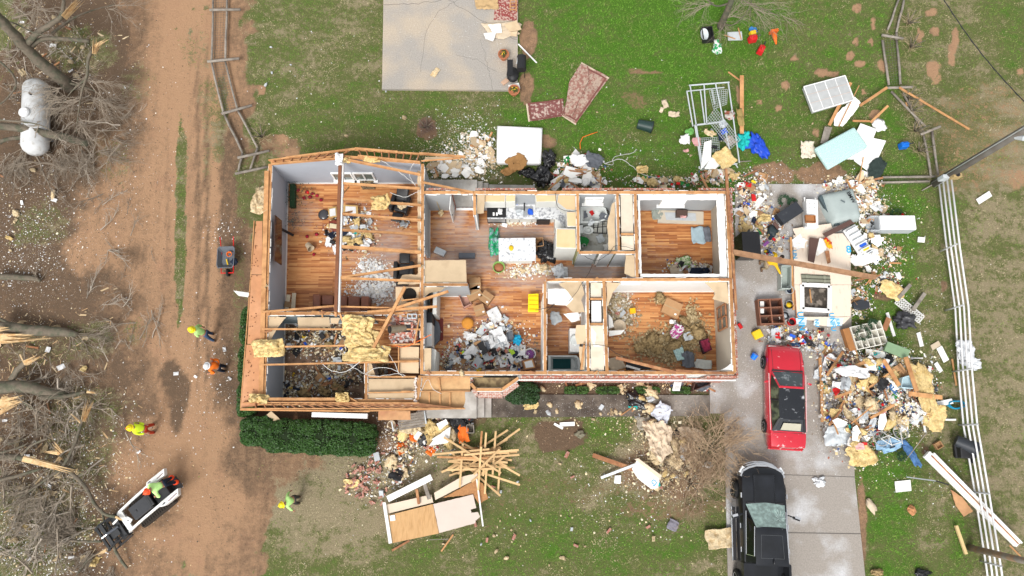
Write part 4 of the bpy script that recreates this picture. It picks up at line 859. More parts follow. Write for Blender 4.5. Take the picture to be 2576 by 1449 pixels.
def loader():
 Z=lambda x,y,z:P(201.2+x/6.17,1173.9+y/6.17,z)
 a=Z(1250,330,1.2);b=Z(650,830,1.0);rz=math.atan2(b.y-a.y,b.x-a.x)
 o=Z(1020,590,.8);o.z=0
 t=thing('track_loader','white stand-on track loader gripping a broken branch in its black grapple','loader',o,rz)
 WP=mat('loader_white',(.72,.72,.70),.35,.08,5,0,.5,col2=(.55,.5,.42),mix2=(.6,.75),scale2=4);BM=mat('loader_black',(.025,.027,.03),.45,.2,6,.1,.4)
 TR=mat('rubber_track',(.05,.042,.035),.9,.3,10,.3,.2)
 for s in(-1,1):
  q=MB();prof=[]
  for i in range(20):
   an=2*PI*i/20;prof.append((math.cos(an)*.24+(.62 if math.cos(an)>0 else-.72),math.sin(an)*.23+.24))
  q.add([(x,s*.52-.15,z) for x,z in prof]+[(x,s*.52+.15,z) for x,z in prof],[list(range(20))[::-1],list(range(20,40))]+[(i,(i+1)%20,20+(i+1)%20,20+i) for i in range(20)])
  o1=q.build('track',TR,t,local=True)
  q=MB()
  for i in range(15):
   for d in(-.08,.08):q.box((-.85+i*.115,s*.52+d,.485),(.06,.13,.04))
  q.build('track_lug',TR,o1,local=True,kind='stuff')
 q=MB();q.box((.18,0,.62),(.95,.66,.62));q.box((-.75,0,.5),(.7,.62,.4));q.build('chassis',BM,t,local=True,bevel=.03)
 q=MB();q.box((.2,0,.96),(.88,.62,.06));q.box((.42,.0,1.0),(.14,.12,.03));q.build('engine_hood',mat('hood_charcoal',(.035,.037,.042),.55,.15,5),t,local=True,bevel=.02)
 q=MB();q.box((-.36,0,1.08),(.22,.6,.1));q.build('control_panel',BM,t,local=True,bevel=.02)
 for i in range(6):
  q=MB();q.tube([(-.36+U(-.04,.04),-.22+i*.09,1.12),(-.38,-.22+i*.09,1.2)],.012,6);q.build('control_lever',BM,t,local=True)
 for s in(-1,1):
  pts=[(-1.45,s*.52,1.15),(-.9,s*.52,1.22),(.3,s*.5,1.02),(1.1,s*.49,.8),(1.35,s*.47,.5)]
  q=MB()
  for i in range(4):q.beam(pts[i],pts[i+1],.1,.14)
  q.build('lift_arm',WP,t,local=True,bevel=.015)
  q=MB();q.prism([(-1.7,s*.56-.12),(-.75,s*.56-.12),(-.62,s*.56+.05),(-.85,s*.56+.14),(-1.55,s*.56+.14)],.95,1.24);o1=q.build('rear_panel',WP,t,local=True,bevel=.02)
  q=MB();q.box((-.85,s*.56,1.245),(.14,.12,.02));q.build('panel_vent',BM,o1,local=True)
  q=MB();q.box((-1.3,s*.56+.05,1.245),(.5,.03,.015),rz=.1);q.build('stripe',mat('maroon_stripe',(.12,.02,.02),.4),o1,local=True)
 q=MB();q.box((1.05,0,.85),(.22,.92,.1));q.box((.95,.1,.88),(.3,.3,.08),rz=.4);q.build('cross_member',WP,t,local=True,bevel=.01)
 q=MB();q.tube([(.9,.1,.9),(1.3,.05,.7)],.05,8);q.build('tilt_cylinder',BM,t,local=True)
 q=MB()
 q.box((1.5,0,.5),(.45,1.15,.12));q.box((1.4,0,.66),(.12,1.2,.3))
 for y in(-.62,-.3,.0,.3,.62):q.beam((1.35,y,.4),(2.45,y,.18),.05,.09)
 q.box((2.05,0,.25),(.1,1.3,.07));q.box((2.4,0,.2),(.1,1.3,.07))
 q.build('grapple_fork',BM,t,local=True)
 q=MB()
 for y in(-.55,.55):q.beam((1.4,y,.8),(2.0,y,.95),.06,.1);q.beam((2.0,y,.95),(2.45,y,.6),.06,.1)
 q.box((2.0,0,.92),(.16,1.2,.1));q.box((2.3,0,.74),(.2,1.25,.05),ry=.6);q.box((1.75,.2,.88),(.5,.3,.03));q.build('grapple_jaw',BM,t,local=True)
 q=MB();q.tube([(1.45,0,.85),(1.95,0,1.0)],.06,8);o1=q.build('grapple_cylinder',mat('cyl_grey',(.10,.11,.13),.4),t,local=True)
 q=MB();q.tube([(1.93,0,1.0),(2.2,0,.98)],.03,8);q.build('piston_rod',CHR,o1,local=True)
 q=MB();q.box((1.45,-.25,.83),(.28,.09,.02),rz=.15);q.build('warning_decal',WWHT,t,local=True)
 q=MB();q.box((-1.3,0,.3),(.5,.6,.05));q.build('standing_platform',BM,t,local=True)
loader()
SKINS={}
def skin_obj(name,pts,edges,m,parent,sub=2,root=0):
 Mi=WM[parent].inverted();bm=bmesh.new();vs=[bm.verts.new(Mi@Vector(p[0])) for p in pts]
 bm.verts.ensure_lookup_table()
 for a,b in edges:bm.edges.new((vs[a],vs[b]))
 ly=bm.verts.layers.skin.verify()
 for i,v in enumerate(bm.verts):r=pts[i][1];v[ly].radius=r if hasattr(r,'__len__') else(r,r);v[ly].use_root=(i==root)
 me=bpy.data.meshes.new(name);bm.to_mesh(me);bm.free();me.materials.append(m)
 o=bpy.data.objects.new(name,me);C.objects.link(o);o.parent=parent;WM[o]=WM[parent]
 sk=o.modifiers.new('skin','SKIN');sk.use_smooth_shade=True
 sb=o.modifiers.new('sub','SUBSURF');sb.levels=sub;sb.render_levels=sub
 return o
SKIN=mat('skin',(.42,.22,.14),.55,.08,10,0,.35)
def person(label,J,shirt,pants,boots,hat=None,hair=None,glove=None,hatstripe=None,boot_s=1.0):
 "J: joints in drawing units with height: head, neck, chest, pelvis, and (l, r) pairs sh, el, wr, hip, kn, an; face = direction point of the head"
 W={k:([P(*q) for q in v] if isinstance(v,list) else P(*v)) for k,v in J.items()}
 base=(W['an'][0]+W['an'][1])/2;base.z=min(W['an'][0].z,W['an'][1].z)-.08
 t=thing('person',label,'person',base)
 up=(W['head']-W['neck']).normalized();fwd=(W['face']-W['head']);fwd=(fwd-up*fwd.dot(up)).normalized();sd_=fwd.cross(up)
 H=W['head']
 pts=[(W['pelvis'],(.13,.12)),(W['chest'].lerp(W['pelvis'],.5),(.13,.11)),(W['chest'],(.15,.12)),(W['neck'],.06),(W['neck'].lerp(H,.55),.06),(H-up*.02,(.075,.085)),(H+up*.07,(.078,.09))]
 ed=[(0,1),(1,2),(2,3),(3,4),(4,5),(5,6)]
 pts+=[(H+fwd*.10-up*.03,.018)];ed.append((5,7))
 for i in(0,1):
  s=(-1,1)[i];n0=len(pts)
  pts+=[(W['sh'][i],.065),(W['el'][i],.045),(W['wr'][i],.03)];ed+=[(2,n0),(n0,n0+1),(n0+1,n0+2)]
  hd=(W['wr'][i]-W['el'][i]).normalized();sp=hd.cross(Vector((0,0,1)));sp=sp.normalized() if sp.length>.1 else Vector((1,0,0));pn=hd.cross(sp)
  pts+=[(W['wr'][i]+hd*.06,(.038,.02))];ed.append((n0+2,n0+3));pm=n0+3
  for f_,(o_,L_) in enumerate(((-.033,.065),(-.011,.078),(.011,.074),(.033,.058))):
   q0=len(pts);k0=W['wr'][i]+hd*.095+sp*o_
   pts+=[(k0,.011),(k0+hd*L_*.5+pn*.012,.009),(k0+hd*L_*.85+pn*.04,.008)];ed+=[(pm,q0),(q0,q0+1),(q0+1,q0+2)]
  q0=len(pts);pts+=[(W['wr'][i]+hd*.05+sp*.045*s,.012),(W['wr'][i]+hd*.085+sp*.062*s+pn*.02,.010)];ed+=[(n0+3,q0),(q0,q0+1)]
  n1=len(pts)
  pts+=[(W['hip'][i],.09),(W['kn'][i],.06),(W['an'][i],.045)];ed+=[(0,n1),(n1,n1+1),(n1+1,n1+2)]
  tf=W['an'][i]+Vector((fwd.x,fwd.y,0)).normalized()*.15-Vector((0,0,.05));pts.append((tf,.04));ed.append((n1+2,n1+3))
 skin_obj('body',pts,ed,SKIN,t,sub=1)
 e=MB()
 for s in(-1,1):e.blob(H+fwd*.085+sd_*.032*s+up*.0,.012,0,sub=1)
 e.build('eyes',mat('eye_dark',(.02,.015,.01),.3),t,smooth=True)
 e=MB();e.beam(H+fwd*.092-up*.075-sd_*.025,H+fwd*.092-up*.075+sd_*.025,.01,.008);e.build('mouth',mat('lip',(.3,.1,.08),.5),t)
 sp_=[(W['pelvis'].lerp(W['chest'],.12),(.165,.14)),(W['chest'].lerp(W['pelvis'],.45),(.165,.14)),(W['chest'],(.185,.145)),(W['neck'].lerp(W['chest'],.2),.085)]
 se=[(0,1),(1,2),(2,3)]
 for i in(0,1):
  n0=len(sp_);sp_+=[(W['sh'][i],.085),(W['el'][i],.062),(W['el'][i].lerp(W['wr'][i],.75),.05)];se+=[(2,n0),(n0,n0+1),(n0+1,n0+2)]
 skin_obj('shirt',sp_,se,shirt,t)
 tp=[(W['pelvis'],(.165,.145)),(W['pelvis'].lerp(W['chest'],.15),(.155,.135))];te=[(0,1)]
 for i in(0,1):
  n0=len(tp);tp+=[(W['hip'][i],.11),(W['kn'][i],.085),(W['an'][i]+(W['kn'][i]-W['an'][i])*.1,.07)];te+=[(0,n0),(n0,n0+1),(n0+1,n0+2)]
 skin_obj('trousers',tp,te,pants,t)
 for i in(0,1):
  tf=W['an'][i]+Vector((fwd.x,fwd.y,0)).normalized()*.16-Vector((0,0,.04));b_=MB();b_.tube([W['an'][i]+Vector((0,0,.09)),W['an'][i]-Vector((0,0,.0)),W['an'][i].lerp(tf,.5)-Vector((0,0,.01)),tf],[.06*boot_s,.068*boot_s,.062*boot_s,.045*boot_s],10);b_.build('boot',boots,t,smooth=True)
 if glove:
  for i in(0,1):
   hd=(W['wr'][i]-W['el'][i]).normalized();g=MB();g.tube([W['wr'][i]-hd*.05,W['wr'][i]+hd*.02,W['wr'][i]+hd*.1],[.042,.046,.05],8);g.build('glove',glove,t,smooth=True)
 Mh=Matrix.Translation(H+up*.05)@Matrix((sd_,fwd,up)).transposed().to_4x4()
 if hat:
  h_=MB();h_.lathe([(.148,-.03),(.152,-.01),(.14,.04),(.115,.09),(.07,.125),(.02,.14),(.001,.14)],18,sx=.92,sy=1.08);h_.xf(Mh);ho=h_.build('hard_hat',hat,t,smooth=True)
  br=MB();br.lathe([(.15,-.035),(.178,-.03),(.15,-.022)],18,sx=.95,sy=1.12);br.box((0,.17,-.028),(.16,.08,.012));br.xf(Mh);br.build('brim',hat,ho,smooth=True)
  rg=MB();rg.box((0,0,.135),(.03,.2,.02));rg.xf(Mh);rg.build('hat_ridge',hatstripe or hat,ho)
 if hair:
  h_=MB();h_.lathe([(.09,-.06),(.108,-.01),(.1,.05),(.07,.09),(.02,.11),(.001,.11)],14,sx=.95,sy=1.1);h_.xf(Mh@Matrix.Translation((0,-.02,0)));h_.build('hair',hair,t,smooth=True)
 return t
LIME=mat('lime_shirt',(.50,.82,.28),.8,.12,8,.4,.2);YLW=mat('yellow_hivis',(.72,.95,.04),.8,.12,8,.4,.2);ORG=mat('orange_shirt',(.85,.18,.02),.8,.12,8,.4,.2);YSH=mat('gold_shirt',(.72,.44,.02),.8,.15,8,.4,.2)
JEAN=mat('blue_jeans',(.05,.09,.17),.9,.2,8,.3,.2);NAVY=mat('navy_trousers',(.02,.028,.05),.9,.2,8,.3,.2);DKP=mat('charcoal_trousers',(.05,.05,.045),.9,.3,8,.3,.2);REDP=mat('red_chaps',(.45,.05,.02),.8,.25,8,.4,.2);KHA=mat('khaki_trousers',(.35,.28,.18),.9,.2,8,.3,.2)
YHAT=mat('yellow_hat',(.85,.68,.01),.35,.04,4,0,.5);WHAT=mat('white_hat',(.75,.76,.78),.35,.04,4,0,.5);OHAT=mat('orange_hat',(.85,.09,.02),.35,.04,4,0,.5)
BOOT=mat('brown_boot',(.12,.07,.04),.8,.2,8);BOOTO=mat('orange_boot',(.85,.07,.015),.7,.2,8);HAIR=mat('dark_hair',(.03,.022,.018),.8,.2,20,.5,.3);GLV=mat('grey_glove',(.45,.47,.40),.9,.15,8)
person('person in lime shirt, blue jeans and yellow hard hat walking on the dirt track',dict(head=(483,829,1.68),neck=(489,830,1.5),chest=(499,832,1.3),pelvis=(515,838,.95),face=(470,826,1.62),sh=[(493,842,1.42),(494,822,1.42)],el=[(500,846,1.2),(500,818,1.2)],wr=[(492,845,1.05),(510,822,.95)],hip=[(517,843,.88),(518,833,.88)],kn=[(526,851,.48),(524,836,.5)],an=[(540,858,.1),(536,840,.1)]),LIME,JEAN,BOOT,YHAT)
person('person in orange shirt and white hard hat beside the hedge',dict(head=(521,920,1.62),neck=(527,918,1.47),chest=(535,918,1.28),pelvis=(549,924,.93),face=(513,930,1.5),sh=[(527,932,1.36),(533,905,1.38)],el=[(540,938,1.15),(548,905,1.15)],wr=[(526,940,1.05),(552,918,.95)],hip=[(549,929,.88),(551,919,.88)],kn=[(556,932,.5),(560,920,.5)],an=[(566,934,.1),(568,922,.1)]),ORG,NAVY,BOOT,WHAT)
person('person in yellow hi-vis shirt and red chaps on bare earth',dict(head=(328,1076,1.62),neck=(335,1075,1.47),chest=(345,1076,1.28),pelvis=(364,1078,.95),face=(314,1078,1.55),sh=[(338,1088,1.38),(340,1067,1.38)],el=[(350,1092,1.15),(354,1065,1.15)],wr=[(368,1090,.98),(366,1068,.98)],hip=[(365,1084,.88),(365,1072,.88)],kn=[(376,1088,.5),(376,1070,.5)],an=[(387,1088,.1),(386,1068,.1)]),YLW,REDP,mat('dark_red_boot',(.25,.04,.02),.8),YHAT,hatstripe=OHAT)
person('person in lime shirt and yellow hard hat stooping on the lawn to pick bricks',dict(head=(711,1269,1.35),neck=(717,1266,1.27),chest=(726,1262,1.15),pelvis=(738,1255,.9),face=(706,1271,1.2),sh=[(723,1273,1.2),(723,1251,1.2)],el=[(731,1281,1.0),(724,1242,1.0)],wr=[(738,1285,.8),(730,1236,.8)],hip=[(740,1261,.85),(740,1250,.85)],kn=[(742,1265,.45),(744,1250,.45)],an=[(752,1266,.1),(753,1250,.1)]),LIME,DKP,BOOT,YHAT)
person('person in lime shirt and orange hard hat riding the track loader',dict(head=(371,1236,1.75),neck=(378,1231,1.62),chest=(388,1228,1.5),pelvis=(412,1216,1.25),face=(362,1242,1.6),sh=[(393,1242,1.5),(380,1219,1.5)],el=[(402,1250,1.3),(374,1222,1.3)],wr=[(392,1249,1.2),(372,1232,1.25)],hip=[(416,1220,1.15),(413,1210,1.15)],kn=[(428,1216,.8),(424,1206,.8)],an=[(444,1213,.45),(432,1201,.45)]),LIME,NAVY,BOOTO,OHAT,boot_s=1.7)
person('person in gold shirt with dark hair bending over a bin near the collapsed wall',dict(head=(1965,648,1.15),neck=(1957,650,1.2),chest=(1948,655,1.2),pelvis=(1928,663,.95),face=(1974,652,.98),sh=[(1952,640,1.25),(1952,667,1.2)],el=[(1945,635,1.0),(1958,679,.95)],wr=[(1955,640,.85),(1965,692,.75)],hip=[(1926,658,.9),(1928,669,.9)],kn=[(1925,655,.5),(1930,674,.5)],an=[(1912,658,.12),(1916,676,.12)]),YSH,KHA,BOOT,None,HAIR,GLV)
def mid(*pts):
 return(sum(p[0] for p in pts)/len(pts),sum(p[1] for p in pts)/len(pts))
def poly(name,label,cat,pts,z,th,m,group=None,tilt=None,parent=None,rag=0,bevel=0):
 q=[]
 for i in range(len(pts)):
  a,b=pts[i],pts[(i+1)%len(pts)];q.append(a)
  if rag:
   k=int(math.hypot(b[0]-a[0],b[1]-a[1])/6)
   for j in range(1,k):t=j/k;q.append((a[0]+(b[0]-a[0])*t+U(-rag,rag),a[1]+(b[1]-a[1])*t+U(-rag,rag)))
 mb=MB();w_=[P(x,y,z) for x,y in q];mb.prism([p[:2] for p in w_],z-th,z)
 if tilt:
  c=sum(w_,Vector())/len(w_);mb.xf(Matrix.Translation(c)@Euler(tilt).to_matrix().to_4x4()@Matrix.Translation(-c))
 return mb.build(name,m,parent,label=label,cat=cat,group=group,bevel=bevel)
def board(label,a,b,w_=.09,h=.04,m=LUM,name='lumber_board',cat='board',group=None):
 A_,B_=P(*a),P(*b);mb=MB();d=B_-A_;L=d.length
 o=thing_mesh(name,label,cat,A_,B_,w_,h,m,group);return o
def thing_mesh(name,label,cat,A_,B_,w_,h,m,group=None):
 d=B_-A_;L=d.length;mb=MB();c=(A_+B_)/2
 q=d.to_track_quat('X','Z');mb.beam((-L/2,0,0),(L/2,0,0),w_,h)
 o=mb.build(name,m,None,local=True,label=label,cat=cat,group=group);o.location=c;o.rotation_euler=q.to_euler();return o
def blobt(name,label,cat,x,y,z,r,m,amp=.3,freq=1.6,seed=0,group=None,sub=3,smooth=True,rz=0,flat=-.3):
 mb=MB();mb.blob((0,0,0),r,amp,freq,seed,sub,flat=None if flat is None else r[2]*flat);o=mb.build(name,m,None,local=True,smooth=smooth,label=label,cat=cat,group=group)
 o.location=P(x,y,z);o.rotation_euler=(0,0,rz);return o
def cloth(name,label,cat,x,y,z,w_,d,m,rz=0,amp=.06,freq=3,seed=0,edge=.25,group=None,n=14,rot=None,curl=0,parent=None):
 mb=MB();mb.sheet(w_,d,n,n,amp,freq,seed,edge,curl=curl);o=mb.build(name,m,None,local=True,smooth=True,label=label,cat=cat,group=group)
 o.location=P(x,y,z);o.rotation_euler=rot or(0,0,rz);return o
def text(body,parent,loc,size,m,rot=(0,0,0),name='lettering',ext=.003):
 cu=bpy.data.curves.new(name,'FONT');cu.body=body;cu.size=size;cu.extrude=ext;cu.align_x='CENTER';cu.align_y='CENTER';cu.materials.append(m);cu.offset=size*.015
 tmp=bpy.data.objects.new('tmp',cu);me_=bpy.data.meshes.new_from_object(tmp);bpy.data.objects.remove(tmp);o=bpy.data.objects.new(name,me_);C.objects.link(o);o.parent=parent;o.location=loc;o.rotation_euler=rot;return o
INS=mat('insulation_yellow',(.66,.50,.24),.95,.4,9,1.6,.1,col2=(.52,.36,.14),mix2=(.45,.7),scale2=4,bscale=14)
INS2=mat('insulation_tan',(.62,.50,.32),.95,.4,9,1.6,.1,col2=(.48,.34,.18),mix2=(.45,.7),scale2=5,bscale=14)
INSB=mat('insulation_brown',(.36,.26,.13),.95,.5,9,1.0,.1,col2=(.2,.14,.07),mix2=(.45,.65),scale2=7,bscale=20)
CLW=mat('white_cloth',(.74,.74,.74),.9,.1,3,.3,.2);CLK=mat('black_plastic_film',(.015,.015,.017),.25,.3,6,.8,.5,bscale=8)
def cm(name,col,rough=.8,var=.12):return mat(name,col,rough,var,6,.2,.3)
BLU=cm('blue_cloth',(.02,.10,.55));TEAL=cm('teal_cloth',(.01,.38,.36));RED=cm('red_item',(.55,.015,.015));GRN=cm('green_item',(.02,.22,.05));PNK=cm('pink_cloth',(.62,.34,.33));GRY=cm('grey_cloth',(.12,.13,.15));TANC=cm('tan_cloth',(.36,.19,.07));BLK=cm('black_item',(.02,.02,.022),.5);YEL=cm('yellow_item',(.75,.5,.02),.5);ORGI=cm('orange_item',(.75,.16,.02));BGE=cm('beige_cloth',(.55,.45,.33));LGR=cm('light_grey',(.45,.48,.5),.5);DNM=cm('denim',(.06,.14,.30));CRD=mat('cardboard',(.38,.22,.11),.9,.15,3,.1,.2);WHT_=cm('white_item',(.76,.76,.75),.6,.05);LBL=cm('pale_blue',(.42,.55,.6));CON4=cm('terracotta',(.42,.16,.08));GALV=mat('galvanised',(.5,.53,.55),.35,.1,8,0,.5,metal=.6);DKB=cm('dark_brown_wood',(.10,.055,.045),.6)
GRYW=mat('weathered_grey_wood',(.27,.24,.205),.9,.3,5,.4,.2,col2=(.19,.165,.14),mix2=(.45,.65),scale2=3);BARK=mat('bark',(.15,.125,.095),.95,.4,7,1,.15,col2=(.10,.10,.07),mix2=(.45,.62),scale2=3,bscale=16);SPL=mat('splintered_heartwood',(.62,.44,.24),.9,.3,9,.6,.2,stretch=(1,1,1),col2=(.48,.29,.13),mix2=(.5,.65),scale2=5)
def rails(name,label,lines,posts,r=.06,m=GRYW,z=.16,mesh=None):
 t=thing(name,label,'fence',P(*lines[0][0],0))
 for ln in lines:
  for i in range(len(ln)-1):
   a,b=ln[i],ln[i+1];mb=MB();A_,B_=P(a[0],a[1],z+U(-.03,.03)),P(b[0],b[1],z+U(-.03,.03));mb.tube([A_,A_.lerp(B_,.33)+Vector((U(-.03,.03),U(-.03,.03),0)),A_.lerp(B_,.66)+Vector((U(-.03,.03),0,0)),B_],[r*U(.85,1.1) for _ in range(4)],7);mb.build('rail',m,t,smooth=True)
 for a,b,*zz in posts:
  z0,z1=zz if zz else(z+.1,z+.12);mb=MB();mb.tube([P(*a,z0),P(*b,z1)],[r*1.2,r*1.1],8);mb.build('post',m,t,smooth=True)
 if mesh:
  mb=MB()
  for quad in mesh:
   a,b,c,d=[P(*q,.14) for q in quad];n=int((b-a).length/.16)+2;k=int((d-a).length/.16)+2
   for i in range(n):u=i/(n-1);mb.beam(a.lerp(b,u),d.lerp(c,u),.008,.008)
   for j in range(k):v=j/(k-1);mb.beam(a.lerp(d,v),b.lerp(c,v),.008,.008)
  mb.build('wire_mesh',mat('fence_wire',(.13,.12,.10),.7),t)
 return t
rails('rail_fence','weathered log rail fence knocked flat beside the dirt track',[[(536,-10),(532,155),(562,282),(610,385),(600,430)],[(571,-10),(567,155),(598,277),(648,372),(630,425)]],[((528,25),(605,24)),((522,155),(602,147)),((558,286),(634,265)),((598,397),(678,379)),((592,437),(672,420))],mesh=[[(536,0),(571,0),(567,152),(532,155)],[(532,157),(567,155),(598,277),(562,282)]])
rails('rail_fence','weathered log rail fence leaning at the corner by the white box spring',[[(2262,-5),(2233,75)],[(2275,-5),(2255,82),(2255,100),(2265,212)],[(2220,102),(2236,214)],[(2242,230),(2328,318)],[(2272,234),(2322,330)],[(2322,335),(2342,443)],[(2344,327),(2360,440)],[(2220,446),(2352,444)],[(2210,459),(2338,456)]],[((2218,88),(2272,97)),((2230,221),(2296,219),.3,.5),((2316,338),(2366,318),.3,.5)],mesh=[[(2220,446),(2340,444),(2338,462),(2212,464)],[(2225,100),(2255,100),(2262,210),(2238,214)]])
def pipe_fence():
 t=thing('pipe_fence','white four rail pipe fence running down the east side of the yard','fence',P(2350,470,0))
 WP=mat('white_pipe',(.82,.82,.83),.5,.06,6,0,.4,col2=(.4,.4,.4),mix2=(.68,.8),scale2=5)
 base=[(2352,470),(2372,640),(2392,784),(2400,942),(2412,1072),(2440,1240),(2468,1422),(2478,1500)]
 for z in(.35,.68,1.0,1.32):
  mb=MB();pts=[]
  for x,y in base:g=P(x,y,0);pts.append(Vector((g.x,g.y,z)))
  mb.tube(pts,.042,8);mb.build('rail',WP,t,smooth=True)
 G=mat('grey_pipe',(.42,.43,.43),.5)
 for x,y in[(2352,470),(2364,633),(2378,781),(2397,935),(2412,1069),(2437,1236),(2467,1411)]:
  g=P(x,y,0);g.x-=.02;mb=MB();mb.tube([g,g+Vector((0,0,1.4))],.04,8);mb.build('post',G,t,smooth=True)
pipe_fence()
def pole(label,x,y,h,r,m,boxes=False,split=False):
 t=thing('utility_pole',label,'utility pole',P(x,y,0));g=P(x,y,0)
 mb=MB();mb.tube([g,g+Vector((0,0,h*.5)),g+Vector((0,0,h))],[r,r*.92,r*.8],12);mb.build('pole',m,t,smooth=True)
 if boxes:
  mb=MB();mb.box(g+Vector((-.22,-.12,1.1)),(.3,.2,.5));mb.build('meter_box',LGR,t,bevel=.02);mb=MB();mb.box(g+Vector((.12,-.2,1.5)),(.42,.2,.4));o=mb.build('breaker_box',mat('yellow_box',(.42,.3,.14),.6),t,bevel=.02);mb=MB();mb.lathe([(.09,0),(.09,.06),(.001,.07)],14,g+Vector((.1,-.2,1.7)));mb.build('meter_dial',BLKP,o)
  mb=MB();mb.tube([g+Vector((-.16,0,0)),g+Vector((-.16,0,6.6))],.035,8);mb.build('conduit',GALV,t);mb=MB();mb.tube([g+Vector((.0,-.1,5.8)),g+Vector((.1,-.3,6.1))],.12,10);mb.build('weather_head',LGR,t)
  mb=MB();mb.box(g+Vector((-.35,-.2,.05)),(.8,.05,.06),rz=.5);mb.build('brace',GRYW,t)
POLEM=mat('pole_wood',(.15,.14,.125),.9,.25,5,.4,.2,col2=(.12,.105,.09),mix2=(.4,.62),scale2=2.5)
pole('tall grey utility pole with meter boxes at the fence corner',2350,462,9.0,.2,POLEM,True)
pole('short brown timber pole standing by the lower end of the white fence',2437,1377,5.5,.15,mat('brown_pole_wood',(.24,.16,.10),.9,.3,5,.4,.2,col2=(.2,.18,.15),mix2=(.4,.6),scale2=3))
mb=MB();A_=P(2362,-20,5.6);B_=P(2600,280,6.0)
mb.tube([A_.lerp(B_,i/12)-Vector((0,0,.25*math.sin(PI*i/12))) for i in range(13)],.018,6);mb.tube([A_.lerp(B_,i/40)-Vector((0,0,.25*math.sin(PI*i/40)))+Vector((.03*math.cos(i*1.4),.03*math.sin(i*1.4),0)) for i in range(41)],.012,5)
mb.build('overhead_cable',BLKP,label='twisted black service cable strung overhead in the far corner',cat='cable',smooth=True)
TW=mat('twig_bark',(.27,.225,.175),.95,.3,9,.3,.15)
def limb(mb,pts,n=9,jit=.06):
 P_=[P(x,y,z) for x,y,z,r in pts];rr=[p[3] for p in pts];q=[];r2=[]
 for i in range(len(P_)-1):
  p0,p1,p2,p3=P_[max(i-1,0)],P_[i],P_[i+1],P_[min(i+2,len(P_)-1)]
  for j in range(4):
   t=j/4;q.append(.5*((2*p1)+(p2-p0)*t+(2*p0-5*p1+4*p2-p3)*t*t+(3*p1-p0-3*p2+p3)*t**3)+Vector((U(-1,1),U(-1,1),U(-1,1)))*rr[i]*.1);r2.append(rr[i]+(rr[i+1]-rr[i])*t)
 q.append(P_[-1]);r2.append(rr[-1]);mb.tube(q,r2,n,jit=jit)
def twig(mb,p,d,L,r,depth=0,droop=-.05,spread=.7):
 n=4;q=[p];dd=d.copy()
 for i in range(n):
  dd=(dd+Vector((U(-.35,.35),U(-.35,.35),U(-.25,.25)+droop))).normalized();z=q[-1]+dd*L/n
  if z.z<.02:z.z=.02;dd.z=abs(dd.z)*.2
  q.append(z)
 mb.tube(q,[r*(1-.75*i/n) for i in range(n+1)],4,cap=False)
 if depth>0:
  for i in range(1,n+1):
   for _ in range(rnd.choice((1,2)) if depth>1 else 1):
    e=(dd+Vector((U(-1,1),U(-1,1),U(-.5,.5)))*spread).normalized();twig(mb,q[i],e,L*U(.4,.65),r*.5,depth-1,droop,spread)
def splinter(mb,a,b,r,n=7):
 A_,B_=P(*a),P(*b);d=(B_-A_);L=d.length;d.normalize();s=d.orthogonal().normalized();t=d.cross(s)
 for i in range(n):
  an=2*PI*i/n;o=(s*math.cos(an)+t*math.sin(an))*r*U(.2,.75);l_=L*U(.6,1.15);w_=r*U(.4,.75)
  mb.add([A_+o-s*w_,A_+o+s*w_,A_+o+t*w_,A_+o+d*l_+o*U(-.2,.8)],[(0,1,3),(1,2,3),(2,0,3),(0,2,1)])
def tree(label,limbs,breaks,twigs,name='broken_tree',cat='tree',branch=(),tr=.014):
 x,y,z,r=limbs[0][0];t=thing(name,label,cat,P(x,y,0))
 mb=MB();limb(mb,limbs[0]);mb.build('trunk',BARK,t,smooth=True)
 for L_ in limbs[1:]:mb=MB();limb(mb,L_,7);mb.build('limb',BARK,t,smooth=True)
 for a,b,r in breaks:mb=MB();splinter(mb,a,b,r);mb.build('torn_end',SPL,t)
 mb=MB()
 for x,y,z,dx,dy,dz,L_,n,dep in twigs:
  for _ in range(int(n*1.7)):twig(mb,P(x+U(-6,6),y+U(-6,6),z+U(-.1,.1)),Vector((dx+U(-.6,.6),dy+U(-.6,.6),dz+U(-.3,.3))).normalized(),L_*U(.6,1.1),tr*U(.8,1.6),dep)
 if mb.v:mb.build('twigs',TW,t)
 return t
